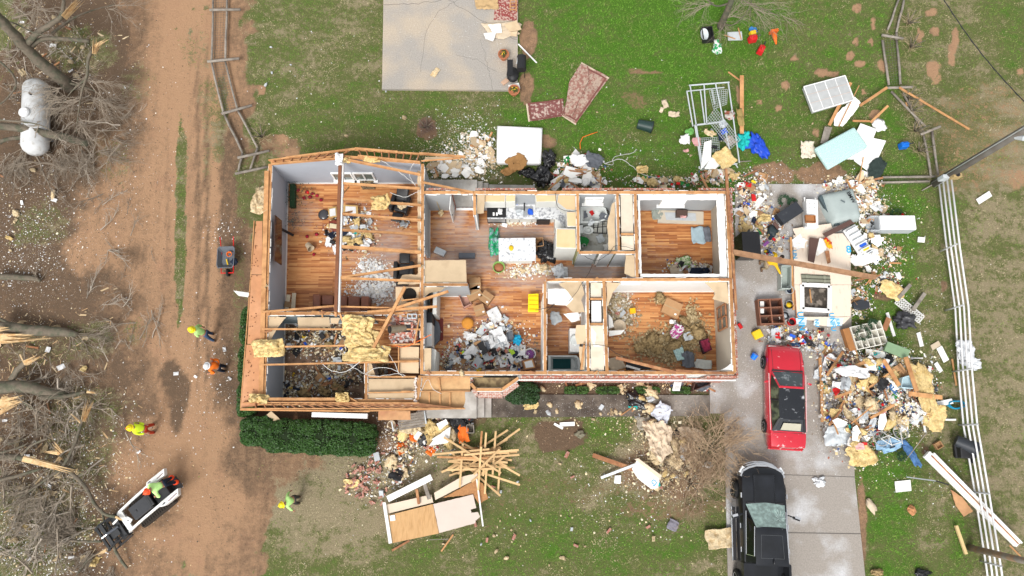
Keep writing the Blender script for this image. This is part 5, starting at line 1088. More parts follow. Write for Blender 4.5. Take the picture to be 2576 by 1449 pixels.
tree('large snapped tree with bare limbs standing over the propane tank',[[(178,222,0,.34),(150,195,.8,.3),(105,160,1.7,.29),(60,115,2.7,.27),(20,70,3.7,.25),(-20,25,4.6,.22)],[(66,112,2.7,.16),(95,82,3.0,.14),(130,60,3.2,.13),(155,40,3.3,.11),(160,0,3.4,.08)],[(75,118,2.5,.13),(110,98,2.6,.11),(160,98,2.6,.10),(225,104,2.5,.09)],[(232,128,2.2,.09),(222,150,2.1,.08),(218,190,1.9,.07),(205,235,1.5,.05),(196,290,1.0,.03),(192,335,.5,.015)],[(130,85,2.3,.08),(170,55,2.2,.06),(215,32,2.0,.04),(290,10,1.6,.015)],[(0,50,3.4,.045),(40,60,3.4,.04),(80,80,3.3,.035),(120,92,3.2,.03)],[(215,200,1.8,.05),(180,230,1.5,.03),(150,270,1.2,.02),(110,300,1.3,.012)],[(0,155,2.2,.05),(30,185,2.1,.055),(40,215,1.9,.05),(20,245,1.6,.04),(0,262,1.5,.03)],[(120,180,.6,.09),(160,205,.5,.07),(210,218,.3,.05),(250,235,.2,.02)]],[((158,42,3.3),(205,-5,3.3),.17),((166,30,3.3),(200,2,3.3),.12),((236,135,2.3),(238,98,2.5),.12),((238,118,2.35),(272,98,2.3),.09),((236,130,2.3),(252,108,2.4),.13)],[(196,250,1.4,-1,-.5,0,1.6,6,2),(150,225,1.2,-1,-.5,.2,1.5,6,2),(200,300,.8,.3,-1,0,1.4,6,2),(220,200,1.6,1,-.5,-.2,2.0,5,2),(270,20,1.5,1,-.1,-.1,1.5,4,2),(90,20,1.5,.2,-.3,.1,1.5,8,2),(150,250,.9,-1,0,.1,1.6,7,2),(230,250,.4,1,-.7,0,1.9,6,2),(100,310,1.2,-1,-.3,.1,1.2,4,2),(180,200,.4,1,0,.1,1.4,5,2),(40,150,1.0,-.5,.2,.1,1.3,4,2)])
tree('toppled grey trunk lying across the lower end of the propane tank',[[(222,362,.25,.17),(170,348,.6,.2),(110,335,.9,.2),(50,322,1.2,.2),(-15,318,1.4,.18)],[(60,345,.9,.11),(20,350,1.0,.1),(-10,362,1.0,.1)],[(0,302,1.6,.05),(50,306,1.5,.045),(100,314,1.4,.03),(140,335,1.2,.015)]],[],[(200,370,.3,.6,-1,0,1.6,8,2),(150,375,.3,.3,-1,0,1.5,8,2),(250,380,.2,1,-.5,0,1.6,6,2),(40,400,.2,0,-1,0,1.3,6,2),(60,380,.4,-.3,-1,0,1.3,5,2),(280,350,.15,1,.1,0,1.3,4,2)],name='fallen_tree')
tree('thick fallen trunk with a long pale split beside it',[[(196,842,.2,.1),(160,836,.3,.22),(100,832,.5,.26),(30,825,.7,.27),(-20,820,.8,.28)],[(20,812,.8,.08),(-15,795,1.0,.07)]],[((-10,856,.9),(120,846,.4),.2),((-5,852,.9),(60,850,.8),.22),((-5,828,1.2),(24,825,1.2),.15)],[(200,845,.2,1,0,.05,1.7,5,2),(180,850,.2,.6,-.8,.05,1.2,4,1)],name='fallen_tree')
tree('stub of grey trunk on bare earth at the picture edge above the litter',[[(103,706,.15,.06),(80,700,.2,.13),(30,697,.3,.15),(-15,694,.4,.16)]],[],[(90,705,.1,.4,.5,0,.9,3,1)],name='fallen_tree')
tree('broad fallen trunk with shattered yellow ends and bent limbs near the loader',[[(170,998,.3,.2),(110,985,.5,.25),(60,972,.7,.3),(-20,975,1.0,.3)],[(28,955,.8,.14),(45,930,1.0,.13),(68,908,1.2,.12)],[(100,1000,.6,.13),(170,996,.5,.1),(215,985,.5,.07)],[(60,1010,.5,.1),(100,1040,.3,.06)]],[((64,915,1.2),(98,898,1.3),.14),((220,985,.5),(246,990,.5),.07),((-5,1020,.9),(58,1005,.8),.22),((-10,1045,.7),(50,1012,.7),.1),((10,1000,.9),(40,1012,.9),.14),((-6,1012,.9),(30,1000,1.0),.1)],[(120,985,.3,.8,.5,0,1.3,4,2),(210,1000,.3,.6,-.6,0,1.2,3,2)],name='fallen_tree')
tree('snapped sapling with torn pale wood and many branches hooked by the loader',[[(216,1030,.9,.05),(200,1080,.9,.07),(182,1130,.8,.07),(155,1175,.7,.075),(110,1210,.6,.06),(60,1245,.4,.03),(0,1290,.2,.012)],[(150,1160,.6,.09),(180,1190,.6,.09),(215,1225,.6,.085),(236,1265,.7,.075),(262,1292,.9,.07),(290,1300,1.0,.065)],[(-10,1152,.8,.16),(45,1150,.7,.15),(95,1165,.6,.13),(140,1172,.5,.12),(185,1182,.5,.1)],[(255,1280,.9,.05),(262,1310,.8,.05),(270,1340,.7,.05)],[(282,1362,.6,.07),(295,1395,.4,.07),(320,1430,.2,.06)],[(262,1385,.4,.05),(225,1405,.3,.045),(190,1450,.2,.04)],[(120,1225,.5,.04),(108,1290,.3,.025),(100,1350,.2,.01)],[(0,1208,.7,.09),(50,1195,.7,.08),(105,1178,.6,.06)],[(55,1145,.8,.07),(80,1120,.9,.06),(120,1102,.9,.05)],[(0,1270,.3,.02),(60,1240,.5,.02)],[(160,1358,.4,.05),(210,1362,.5,.055),(255,1362,.6,.055)],[(212,1080,.9,.02),(212,1130,.5,.012),(205,1150,.3,.01)],[(20,1120,.8,.02),(60,1105,.8,.025),(110,1070,.7,.03)],[(0,1140,.8,.06),(50,1125,.8,.05),(70,1115,.8,.02)]],[((208,1060,.9),(222,1000,1.0),.11),((215,1050,.9),(236,1005,1.0),.08),((205,1065,.9),(178,1040,1.0),.05),((60,1155,.85),(190,1185,.7),.15),((90,1160,.8),(195,1190,.6),.13),((150,1140,.8),(105,1135,1.0),.1),((150,1150,.8),(140,1165,.9),.13),((155,1140,.8),(135,1115,.9),.12),((268,1384,.4),(240,1398,.5),.06),((292,1300,1.0),(312,1310,1.1),.06)],[(120,1240,.4,-.6,-.8,0,1.3,10,2),(70,1230,.4,-.8,-.6,0,1.3,8,2),(190,1340,.2,-1,.4,0,1.2,14,2),(170,1360,.2,-1,.1,.1,1.2,12,2),(230,1390,.2,-.5,-1,0,1.0,8,2),(40,1350,.15,.5,.6,0,1.3,8,2),(60,1090,.5,-.6,.4,0,1.2,6,2),(190,1090,.6,.3,-1,0,.9,6,1),(280,1430,.1,-.3,-1,0,.9,6,1),(40,1180,.6,-.6,-.4,.1,1.1,6,2),(120,1350,.1,.6,.5,0,1.2,8,2),(130,1100,.4,-.5,.5,0,1.1,5,2)])
tree('slim bare tree shading the buckets at the top of the lawn',[[(1812,68,0,.2),(1822,45,1.0,.17),(1834,15,2.1,.15),(1850,-25,3.2,.13)],[(1822,62,.6,.035),(1845,62,1.0,.03),(1872,40,1.6,.025),(1890,5,2.2,.02),(1892,-20,2.6,.02)],[(1836,8,2.2,.06),(1800,15,2.2,.04),(1775,-5,2.5,.03),(1740,-20,2.8,.02)],[(1890,20,2.0,.03),(1888,48,1.8,.015),(1925,80,1.2,.01)],[(1850,-10,2.6,.04),(1900,15,2.5,.03),(1960,40,2.1,.01)]],[],[(1830,40,1.4,.5,.3,.2,1.8,7,2),(1790,10,2.0,-1,.1,-.1,1.5,7,2),(1900,20,2.0,1,-.4,-.1,1.6,6,2),(1820,60,.7,-.3,-.4,.2,1.2,4,2),(1870,10,2.2,.7,.5,0,1.4,6,2),(1970,40,.5,.7,-.4,-.1,1.4,4,1)],name='bare_tree',tr=.009)
def brush(label,x,y,rx,n,h,m,L=1.2,r=.01,name='bare_shrub',lx=0,ly=0,dep=2):
 t=thing(name,label,'shrub',P(x,y,0));g=P(x,y,0)
 mb=MB()
 for i in range(n):
  a=U(0,2*PI);p=g+Vector((math.cos(a)*rx*U(0,.75),math.sin(a)*rx*U(0,.75),U(.05,h*.5)))
  twig(mb,p,Vector((math.cos(a+U(-1.5,1.5))+lx,math.sin(a+U(-1.5,1.5))+ly,U(.1,.9))).normalized(),L*U(.6,1.2),r*U(.8,1.8),dep,0,.8)
 mb.build('twigs',m,t);mb=MB()
 for k in range(5):a=k*1.3;mb.tube([g,g+Vector((.15*math.cos(a),.15*math.sin(a),.3)),g+Vector((.4*math.cos(a),.4*math.sin(a),.7))],[.04,.03,.02],6)
 mb.build('stems',BARK,t,smooth=True)
 return t
SHB=mat('dry_shrub',(.36,.26,.17),.95,.3,6)
sh1=brush('large leafless tan shrub full of torn insulation beside the drive',1785,1125,1.5,120,1.3,SHB,1.05,.015)
brush('dense low brown shrub tangled with insulation below the leafless one',1735,1215,1.6,60,.6,SHB,.9,.012,lx=-.1)
brush('round purple brown dormant shrub on the back lawn',1073,322,.45,90,.5,mat('purple_twigs',(.2,.14,.12),.95),.35,.006,dep=1)
for i,(x,y,s) in enumerate([(660,345,.5),(2283,60,.35),(2290,120,.35),(2283,250,.3),(2290,280,.3),(2300,330,.3),(2310,380,.3)]):
 brush('tuft of dry grass caught in the %s'%('knocked down left fence' if i==0 else 'corner rail fence'),x,y,s,26,.3,mat('straw_tuft',(.42,.33,.2),.95),.5,.006,name='dry_tuft',dep=1)['group']='straw tufts along the fences'
def leafy(name,label,cat,regions,m,n,lw=.05,seed=3,core=None):
 "regions: (cx, cy, cz, rx, ry, rz) world boxes/ellipsoids; small leaf quads over the surface"
 r=np.random.RandomState(seed);V=[];Cc=[]
 t=thing(name,label,cat,(regions[0][0],regions[0][1],0));o=Vector((regions[0][0],regions[0][1],0))
 tot=sum(q[3]*q[4] for q in regions)
 for cx,cy,cz,rx,ry,rz in regions:
  k=int(n*rx*ry/tot);th=r.uniform(0,2*PI,k);ph=np.arccos(r.uniform(-.15,1,k));e=.55
  sp=lambda a:np.sign(a)*np.abs(a)**e
  x=sp(np.cos(th))*sp(np.sin(ph));y=sp(np.sin(th))*sp(np.sin(ph));z=sp(np.cos(ph))
  X,Y=x*rx,y*ry;bump=1+.22*(fnoise(X+cx,Y+cy,2.2,seed)-.5)+.12*(vnoise(X+cx,Y+cy,6,seed)-.5)
  dep=r.uniform(.86,1.03,k)*bump;X=X*dep+cx-o.x;Y=Y*dep+cy-o.y;Z=z*rz*dep+cz
  a=r.uniform(0,2*PI,k);b=r.uniform(-.7,.7,k);s=lw*r.uniform(.6,1.3,k)
  ux,uy,uz=np.cos(a)*s,np.sin(a)*s,b*s;vx_,vy_,vz=-np.sin(a)*s*.6,np.cos(a)*s*.6,r.uniform(-.6,.6,k)*s
  q=np.stack([np.stack([X+sx*ux+sy*vx_,Y+sx*uy+sy*vy_,Z+sx*uz+sy*vz],1) for sx,sy in((-1,0),(0,-1),(1,0),(0,1))],1)
  V.append(q.reshape(-1,3));Cc.append(np.repeat(r.uniform(.5,1.5,k),4))
 V=np.concatenate(V);cc=np.concatenate(Cc)[:,None]*np.array(m)
 ob=np_mesh('foliage',V,np.arange(len(V)).reshape(-1,4),cc,attr_mat('leaves_'+name,.5,.35),kind='thing');del ob['kind'];ob.parent=t
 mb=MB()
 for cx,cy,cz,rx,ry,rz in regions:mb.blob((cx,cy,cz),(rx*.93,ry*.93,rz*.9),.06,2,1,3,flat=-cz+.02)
 mb.build('shade_core',mat('shade_leaves',(.012,.025,.006),.95),t,smooth=True)  # solid core, coloured near-black green for the shade deep inside the foliage
def reg(x0,y0,x1,y1,z):a,b=P(x0,y0,z),P(x1,y1,z);return((a.x+b.x)/2,(a.y+b.y)/2,z*.45,abs(b.x-a.x)/2,abs(a.y-b.y)/2,z*.6)
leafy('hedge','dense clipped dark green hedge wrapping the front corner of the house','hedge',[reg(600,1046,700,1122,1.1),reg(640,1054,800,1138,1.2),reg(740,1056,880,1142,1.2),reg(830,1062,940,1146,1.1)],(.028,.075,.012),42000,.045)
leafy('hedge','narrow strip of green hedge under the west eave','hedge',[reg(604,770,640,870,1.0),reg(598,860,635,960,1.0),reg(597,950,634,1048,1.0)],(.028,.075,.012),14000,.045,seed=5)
leafy('evergreen_bush','round dark evergreen bush by the front steps','bush',[reg(1274,957,1356,1016,1.0)],(.018,.05,.012),7000,.04,seed=8)
for i,(x0,x1) in enumerate([(1420,1480),(1500,1560),(1600,1660),(1690,1740)]):
 leafy('flower_bed_plant','clump of green plants in the bed under the front wall, number %s from the steps'%('first','second','third','fourth')[i],'plant',[reg(x0,972,x1,990,.22)],(.04,.09,.015),900,.035,seed=20+i)
def tank():
 t=thing('propane_tank','long white propane tank under the snapped tree','tank',P(86,300,0));W_=mat('tank_white',(.62,.63,.63),.4,.12,4,.05,.4,col2=(.4,.38,.34),mix2=(.55,.75),scale2=3)
 a,b=P(88,368,.65),P(92,222,.65);d=(b-a).normalized();q=d.to_track_quat('Z','X').to_matrix().to_4x4();L=(b-a).length;r=.62
 mb=MB();mb.lathe([(.001,-r*.75),(r*.5,-r*.65),(r*.85,-r*.35),(r,0),(r,L),(r*.85,L+r*.35),(r*.5,L+r*.65),(.001,L+r*.75)],26);mb.xf(Matrix.Translation(a)@q);mb.build('tank_shell',W_,t,smooth=True)
 c=P(63,284,1.25);mb=MB();mb.lathe([(.26,-.15),(.27,.1),(.22,.16),(.001,.18)],18,c);o=mb.build('valve_dome',W_,t,smooth=True,auto=40)
 for k in(.2,.8):mb=MB();p=a.lerp(b,k);mb.box((p.x,p.y,.1),(1.0,.2,.25));mb.build('foot',GALV,t)
 mb=MB();mb.lathe([(.06,0),(.06,.12),(.001,.13)],10,P(78,237,1.25));mb.build('gauge',BLKP,t)
 return t
tank()
def barrow():
 t=thing('wheelbarrow','grey wheelbarrow with red handles holding a coiled orange cord','wheelbarrow',P(580,655,0),R(2));
 mb=MB();mb.prism([(-.42,-.5),(.42,-.5),(.42,.5),(-.42,.5)],.35,.6);mb.v=[Vector((v.x*(.72 if v.z<.5 else 1),v.y*(.7 if v.z<.5 else 1),v.z)) for v in mb.v]
 w=MB();oy=[(-.36,-.55),(.36,-.55),(.43,-.4),(.43,.45),(.35,.55),(-.35,.55),(-.43,.45),(-.43,-.4)];iy=[(x*.92,y*.93) for x,y in oy];bo=[(x*.6,y*.6) for x,y in oy]
 n=8;vs=[(x,y,.62) for x,y in oy]+[(x,y,.62) for x,y in iy]+[(x,y,.36) for x,y in bo]+[(x*1.04,y*1.04,.33) for x,y in bo]
 fs=[(i,(i+1)%n,n+(i+1)%n,n+i) for i in range(n)]+[(n+i,n+(i+1)%n,2*n+(i+1)%n,2*n+i) for i in range(n)]+[list(range(2*n,3*n))]+[((i+1)%n,i,3*n+i,3*n+(i+1)%n) for i in range(n)]+[list(range(3*n,4*n))[::-1]]
 w.add(vs,fs);w.build('tray',mat('tray_grey',(.10,.11,.125),.45,.1,5),t,local=True)
 for s in(-1,1):h=MB();h.tube([(s*.3,-.75,.3),(s*.3,.4,.42),(s*.33,1.05,.62)],.022,7);h.build('handle',RED,t,local=True)
 h=MB();h.box((0,-.72,.3),(.62,.04,.04));h.build('frame',RED,t,local=True)
 M_=Matrix.Translation((0,-.68,.2))@Matrix.Rotation(PI/2,4,'Y');h=MB();h.lathe([(.1,-.05),(.19,-.05),(.2,0),(.19,.05),(.1,.05)],16);h.xf(M_);h.build('wheel',TYR,t,local=True,smooth=True)
 for s in(-1,1):h=MB();h.beam((s*.25,.3,.36),(s*.25,.35,0),.03,.03);h.build('leg',GALV,t,local=True)
 c=MB()
 for k in range(5):pts=[Vector((.09*math.cos(a/3)*(1+.1*k),.09*math.sin(a/3)*(1+.1*k),.02*k+.01*math.sin(a))) for a in range(20)];c.tube(pts,.016,5)
 o=c.build('cord_coil',ORGI,None,local=True,smooth=True,label='orange cord coiled in the wheelbarrow',cat='cord');o.location=P(578,640,.5)
 mb=MB();mb.tube([P(570,652,.47),P(573,666,.47)],.035,8);mb.build('tool_can',YEL,label='small orange yellow can inside the wheelbarrow',cat='can')
 blobt('work_cap','navy cloth bundle inside the wheelbarrow','cloth',590,658,.48,(.16,.2,.08),NAVY,seed=3)
barrow()
def planter(label,x,y,z=.12):
 t=thing('flower_pot',label,'planter',P(x,y,z),group=None)
 mb=MB();mb.lathe([(.18,0),(.27,.34),(.3,.34),(.3,.4),(.26,.4),(.25,.33),(.001,.33)],20);mb.build('pot',CON4,t,local=True,smooth=True,auto=30)
 f=MB()
 for i in range(60):a=U(0,6.3);r_=U(0,.2);c=Vector((r_*math.cos(a),r_*math.sin(a),U(.36,.5)));f.blob(c,(U(.02,.05),U(.02,.05),.02),.2,2,i,1)
 f.build('leaves',mat('pot_leaves',(.06,.085,.02),.8,.4,12),t,local=True,kind='stuff');f=MB()
 for i in range(9):a=U(0,6.3);r_=U(.03,.18);f.blob((r_*math.cos(a),r_*math.sin(a),.5),.022,.1,2,i,1)
 f.build('blossoms',YEL,t,local=True,kind='stuff')
planter('terracotta pot with yellow flowers on the patio edge',1267,146);planter('terracotta pot at the lower corner of the patio',1293,235,.1)
t=thing('barrel_grill','black barrel grill with round lids on the patio edge','grill',P(1300,180,.12))
mb=MB();mb.tube([P(1312,142,.95),P(1312,176,.95)],.24,18);mb.build('barrel',BLK,t,smooth=True,auto=40);mb=MB();mb.lathe([(.30,0),(.33,.1),(.25,.25),(.001,.3)],20,P(1290,190,.35),sy=1.35);mb.build('fire_box',BLK,t,smooth=True);mb=MB();mb.tube([P(1298,160,1.0),P(1300,160,1.0),P(1303,140,1.05)],.02,6);mb.build('handle',LGR,t);mb=MB();mb.beam(P(1283,150,.7),P(1283,190,.7),.3,.03);mb.build('shelf',BLK,t)
for x,y in((1305,145),(1320,145),(1305,175),(1320,175)):g=P(x,y,.9);mb=MB();mb.tube([g,Vector((g.x,g.y,.1))],.02,6);mb.build('leg',BLK,t)
poly('card_box','small pinkish cardboard tray on the patio','box',[(1260,206),(1273,196),(1281,203),(1267,214)],.2,.08,cm('pink_card',(.55,.36,.25)))
poly('white_board','white board leaning at the patio corner','board',[(1278,214),(1305,208),(1309,222),(1283,226)],.3,.02,WHTD)
board('bent white strip lying past the patio edge',(1304,111,.1),(1350,158,.1),.07,.02,WHT_,'trim_strip','trim')
cloth('blanket','tan blanket heaped on the top of the patio','blanket',1226,10,.14,1.25,.7,cm('sand_cloth',(.5,.34,.17)),seed=2)
poly('ornate_rug','red patterned rug on the top edge of the patio','rug',[(1246,-10),(1304,-10),(1300,52),(1242,50)],.135,.012,mat('rug_red',(.24,.06,.055),.95,.5,14,.2,.1,col2=(.42,.3,.25),mix2=(.5,.56),scale2=11))
t=thing('wooden_chair','yellow pine chair frame lying on the red rug','chair',P(1290,10,.14))
for a,b in(((1284,-5),(1283,28)),((1298,-5),(1299,28))):mb=MB();mb.beam(P(*a,.4),P(*b,.3),.05,.05);mb.build('leg',LUM,t)
for k in range(4):mb=MB();mb.beam(P(1284,k*8,.4),P(1299,k*8,.38),.04,.03);mb.build('slat',LUM,t)
cloth('torn_sheet','tan torn sheet half over the patio edge','sheet',1262,75,.16,1.9,.9,BGE,seed=5,rz=.1,edge=.35);
for i,q in enumerate([[(1228,62),(1260,60),(1262,82),(1240,84)],[(1216,84),(1250,80),(1240,104),(1222,98)],[(1268,62),(1300,50),(1312,74),(1282,80)],[(1285,80),(1302,78),(1300,92),(1284,90)]]):
 poly('drywall_sheet','%s broken drywall sheet on the tan cloth at the patio edge'%('white','cream','long tan','small tan')[i],'drywall',q,.3+.03*i,.015,(WHTD,WHTD,TAND,TAND)[i],rag=1.2)
cloth('insulation_scrap','curled tan insulation scrap alone in the middle of the patio','insulation',1095,183,.13,.3,.62,INS2,rz=-.6,amp=.06,edge=.5)
RUG=mat('worn_rug',(.30,.15,.12),.95,.45,12,.4,.1,col2=(.40,.30,.24),mix2=(.42,.58),scale2=6)
def rug(label,pts,z,m,fringe=()):
 t=thing('patterned_rug',label,'rug',P(*mid(*pts),0));n=14;g=[];q=[P(x,y,z) for x,y in pts]
 for j in range(n+1):
  for i in range(n+1):
   u,v=i/n,j/n;p=q[0].lerp(q[1],u).lerp(q[3].lerp(q[2],u),v);p.z=z+.05+.07*noise.noise(p*1.4);g.append(p)
 mb=MB();W_=n+1;top=len(g);mb.add(g+[p-Vector((0,0,.03)) for p in g],[(j*W_+i+W_,j*W_+i+W_+1,j*W_+i+1,j*W_+i) for j in range(n) for i in range(n)]+[(j*W_+i+top,j*W_+i+1+top,j*W_+i+W_+1+top,j*W_+i+W_+top) for j in range(n) for i in range(n)]);mb.build('pile',m,t,smooth=True)
 bm_=MB();ed=[(.06,.94)]
 for a,b in(((.07,.05),(.93,.05)),((.93,.05),(.93,.95)),((.93,.95),(.07,.95)),((.07,.95),(.07,.05))):
  for k in range(8):
   def at(f):u,v=a[0]+(b[0]-a[0])*f,a[1]+(b[1]-a[1])*f;p=q[0].lerp(q[1],u).lerp(q[3].lerp(q[2],u),v);p.z=z+.058+.07*noise.noise(Vector((p.x,p.y,z))*1.4);return p
   bm_.beam(at(k/8),at((k+1)/8),.09,.008)
 bm_.build('border',mat('rug_border',(.16,.06,.05),.95,.4,14),t)
 for e in fringe:f=MB();f.beam(P(*e[0],z+.05),P(*e[1],z+.05),.08,.02);f.build('fringe',BGE,t)
rug('large worn oriental rug half folded on the back lawn',[(1462,158),(1532,196),(1448,312),(1412,290)],.03,RUG,[((1462,158),(1532,197)),((1411,288),(1449,313))])
rug('small dark red rug lying beside the folded one',[(1325,261),(1416,249),(1420,293),(1330,306)],.02,mat('dark_rug',(.18,.07,.065),.95,.5,12,.4,.1,col2=(.42,.33,.28),mix2=(.5,.62),scale2=7),[((1325,261),(1331,306))])
poly('rug_fold','folded over strip of the large oriental rug','rug',[(1460,160),(1480,166),(1482,200),(1440,290),(1420,288),(1432,205)],.17,.1,RUG,rag=.6,bevel=.03)
def mattress(name,label,cat,pts,z0,z1,m,bevel=.09,piping=None,tilt=None):
 t=thing(name,label,cat,P(*mid(*pts),0));w_=[P(x,y,z1) for x,y in pts];mb=MB();mb.prism([p[:2] for p in w_],z0,z1)
 o=mb.build('padding',m,t,bevel=bevel,seg=4);o.data.polygons.foreach_set('use_smooth',[True]*len(o.data.polygons))
 if piping:
  mb=MB()
  for i in range(len(w_)):mb.tube([w_[i]-Vector((0,0,.03)),w_[(i+1)%len(w_)]-Vector((0,0,.03))],.018,6)
  mb.build('piping',piping,t,smooth=True)
 return t
MAT1=mat('mattress_white',(.80,.80,.80),.8,.04,2,.2,.2,col2=(.62,.64,.68),mix2=(.66,.72),scale2=6,objvar=0)
tm=mattress('mattress','white mattress lying on the back lawn with a tan blanket on it','mattress',[(1251,317),(1364,322),(1360,412),(1250,410)],.12,.42,MAT1,piping=WHT_)
for x in(1280,1310,1338):
 for y in(340,366,392):
  mb=MB();c=P(x+U(-4,4),y,.425)
  for k in range(7):a=k*.9;mb.box(c+Vector((.09*math.cos(a),.07*math.sin(a),0)),(.07,.016,.004),rz=a+1)
  mb.build('floral_stitching',mat('stitch_grey',(.45,.47,.52),.9),tm,kind='stuff')
cloth('tan_blanket','tan brown blanket draped over the corner of the white mattress','blanket',1300,408,.46,.95,.8,TANC,rz=.6,amp=.07,edge=.4,seed=4);cloth('tan_blanket','trailing end of tan blanket on the grass below the mattress','blanket',1280,430,.1,.8,.4,TANC,rz=.5,amp=.1,edge=.4,seed=8)
def bag(label,x,y,z,rx,ry,rz,m,seed,name='trash_bag',cat='trash bag',rot=0,knot=True,group=None):
 t=thing(name,label,cat,P(x,y,z),rot,group);mb=MB();mb.blob((0,0,rz*.7),(rx,ry,rz),.5,1.6,seed,4,flat=-rz*.68);mb.build('sack',m,t,local=True,smooth=True)
 if knot:k=MB();k.blob((rx*.3,ry*.9,rz*1.0),(rx*.25,ry*.25,rz*.3),.7,2,seed,2);k.build('knot',m,t,local=True,smooth=True)
bag('full black trash bag on the rubble right of the mattress',1366,448,.0,.42,.5,.35,CLK,3);bag('upper black trash bag against the mattress side',1380,405,.1,.3,.42,.35,CLK,8);bag('small black bag below the mattress',1326,436,.0,.38,.2,.18,CLK,5)
bag('black plastic bag torn open on the walkway',1602,1008,.05,.45,.28,.15,CLK,6,rot=-.5,knot=False);bag('dark grey bag with red ties on the lawn near the block lattice',2273,811,0,.4,.38,.3,mat('grey_bag',(.04,.04,.045),.35,.3,6,.6,.4,bscale=8),7)
bag('blue stuff sack on the lawn by the shelving frame',1908,370,0,.32,.6,.18,mat('sack_blue',(.01,.06,.5),.4,.3,5,.6,.4),9,'stuff_sack','bag',rot=.35);bag('smaller blue folded tarp by the teal sack',1885,360,0,.35,.3,.12,BLU,12,'stuff_sack','bag');bag('round teal stuff sack by the shelving frame',1866,356,0,.32,.38,.25,TEAL,11,'stuff_sack','bag')
def drum(name,label,cat,x,y,z,r,h,m,rot=(0,0,0),lid=None,taper=.8,inner=None,handle=False,group=None):
 t=thing(name,label,cat,P(x,y,z),rot=rot,group=group);mb=MB();mb.lathe([(.001,0),(r*taper,0),(r,h*.94),(r*1.06,h*.95),(r*1.06,h),(r*.95,h),(r*taper*.93,h*.12),(.001,h*.1)],22);mb.build('body',m,t,local=True,smooth=True,auto=35)
 if lid:k=MB();k.lathe([(r*1.08,h),(r*1.1,h+.03),(r*.6,h+.07),(.001,h+.08)],22);k.build('lid',lid,t,local=True,smooth=True)
 if inner:k=MB();k.lathe([(.001,h*.5),(r*.86,h*.5),(r*.8,h*.62),(.001,h*.66)],14);k.build('contents',inner,t,local=True,smooth=True)
 if handle:k=MB();k.tube([(r*1.05,0,h),(r*.8,r*.9,h*1.1),(0,r*1.25,h*1.15),(-r*.8,r*.9,h*1.1),(-r*1.05,0,h)],.01,5);k.build('handle',GALV,t,local=True)
 return t
DGR=mat('bin_green',(.02,.045,.04),.45,.1,4)
drum('garbage_can','dark green garbage can lying on its side on the back lawn','garbage can',1604,312,.3,.3,.75,DGR,(R(90),0,R(76)),lid=BLKP)
drum('garbage_can','dark grey garbage can tipped over beside the white fence','garbage can',2404,1108,.35,.33,.95,mat('bin_charcoal',(.035,.04,.048),.45,.1,4),(R(72),0,R(63)),handle=False)
t=thing('wheeled_bin','black wheeled bin fallen under the white fence','garbage can',P(2428,1136,0));mb=MB();mb.box(P(2427,1135,.3),(.78,.68,.55),rz=-.05,taper=.08);mb.build('body',BLKP,t,bevel=.05)
for x,y in((2436,1114),(2440,1158)):mb=MB();mb.tube([P(x,y,.2),P(x+6,y+(2 if y>1130 else-2),.2)],.12,14);mb.build('wheel',TYR,t)
mb=MB();mb.box(P(2404,1136,.55),(.08,.6,.05));mb.build('lid_lip',BLKP,t)
def crate(name,label,cat,x,y,z,w_,d,h,m,rz=0,wall_=.03,inner=None,group=None,rot=None):
 t=thing(name,label,cat,P(x,y,z),rz,group,rot=rot);b=MB();b.box((0,0,.015),(w_,d,.03));b.build('base',m,t,local=True)
 for s in(-1,1):
  q=MB();q.box((s*(w_/2-wall_/2),0,h/2+.03),(wall_,d,h));q.build('side',m,t,local=True);q=MB();q.box((0,s*(d/2-wall_/2),h/2+.03),(w_-2*wall_-.004,wall_,h));q.build('side',m,t,local=True)
 if inner:q=MB();q.blob((0,0,h*.4),(w_*.36,d*.38,h*.3),.4,2,4,2);q.build('contents',inner,t,local=True,smooth=True)
 return t
crate('storage_tub','black tub holding a pale oval pan under the bare tree','tub',1777,92,0,.58,.8,.3,BLKP,.1);mb=MB();mb.lathe([(.001,0),(.16,0),(.2,.12),(.21,.12),(.17,.02)],20,sy=1.7);o=mb.build('oval_pan',cm('pan_grey',(.55,.6,.62),.4),None,local=True,smooth=True,label='pale oval pan lying in the black tub',cat='pan');o.location=P(1771,89,.2)
bag('green and white bag on the grass below the black tub',1803,122,0,.2,.33,.14,mat('green_white_print',(.7,.74,.7),.6,.1,5,.3,.3,col2=(.02,.35,.1),mix2=(.48,.52),scale2=7),14,'plastic_sack','bag')
poly('grey_sheet','grey flat panel with sticks on it under the bare tree','panel',[(1830,81),(1866,79),(1868,100),(1832,101)],.1,.05,LGR);board('short stick over the grey panel',(1822,88,.2),(1850,98,.15),.05,.03);board('short upright stick on the grey panel',(1857,70,.2),(1865,100,.15),.05,.03)
def can(label,x,y,m,rz,s=1,name='fuel_can',cat='fuel can'):
 t=thing(name,label,cat,P(x,y,0),rz);mb=MB();mb.box((0,0,.16*s),(.34*s,.26*s,.3*s),taper=.12);mb.build('body',m,t,local=True,bevel=.05,seg=3);mb=MB();mb.tube([(-.12*s,0,.33*s),(-.05*s,0,.39*s),(.08*s,0,.39*s),(.13*s,0,.33*s)],.022*s,6);mb.build('handle',m,t,local=True);mb=MB();mb.tube([(.17*s,0,.3*s),(.3*s,0,.36*s)],[.035*s,.02*s],8);mb.build('spout',mat('black_item',(.02,.02,.022)),t,local=True)
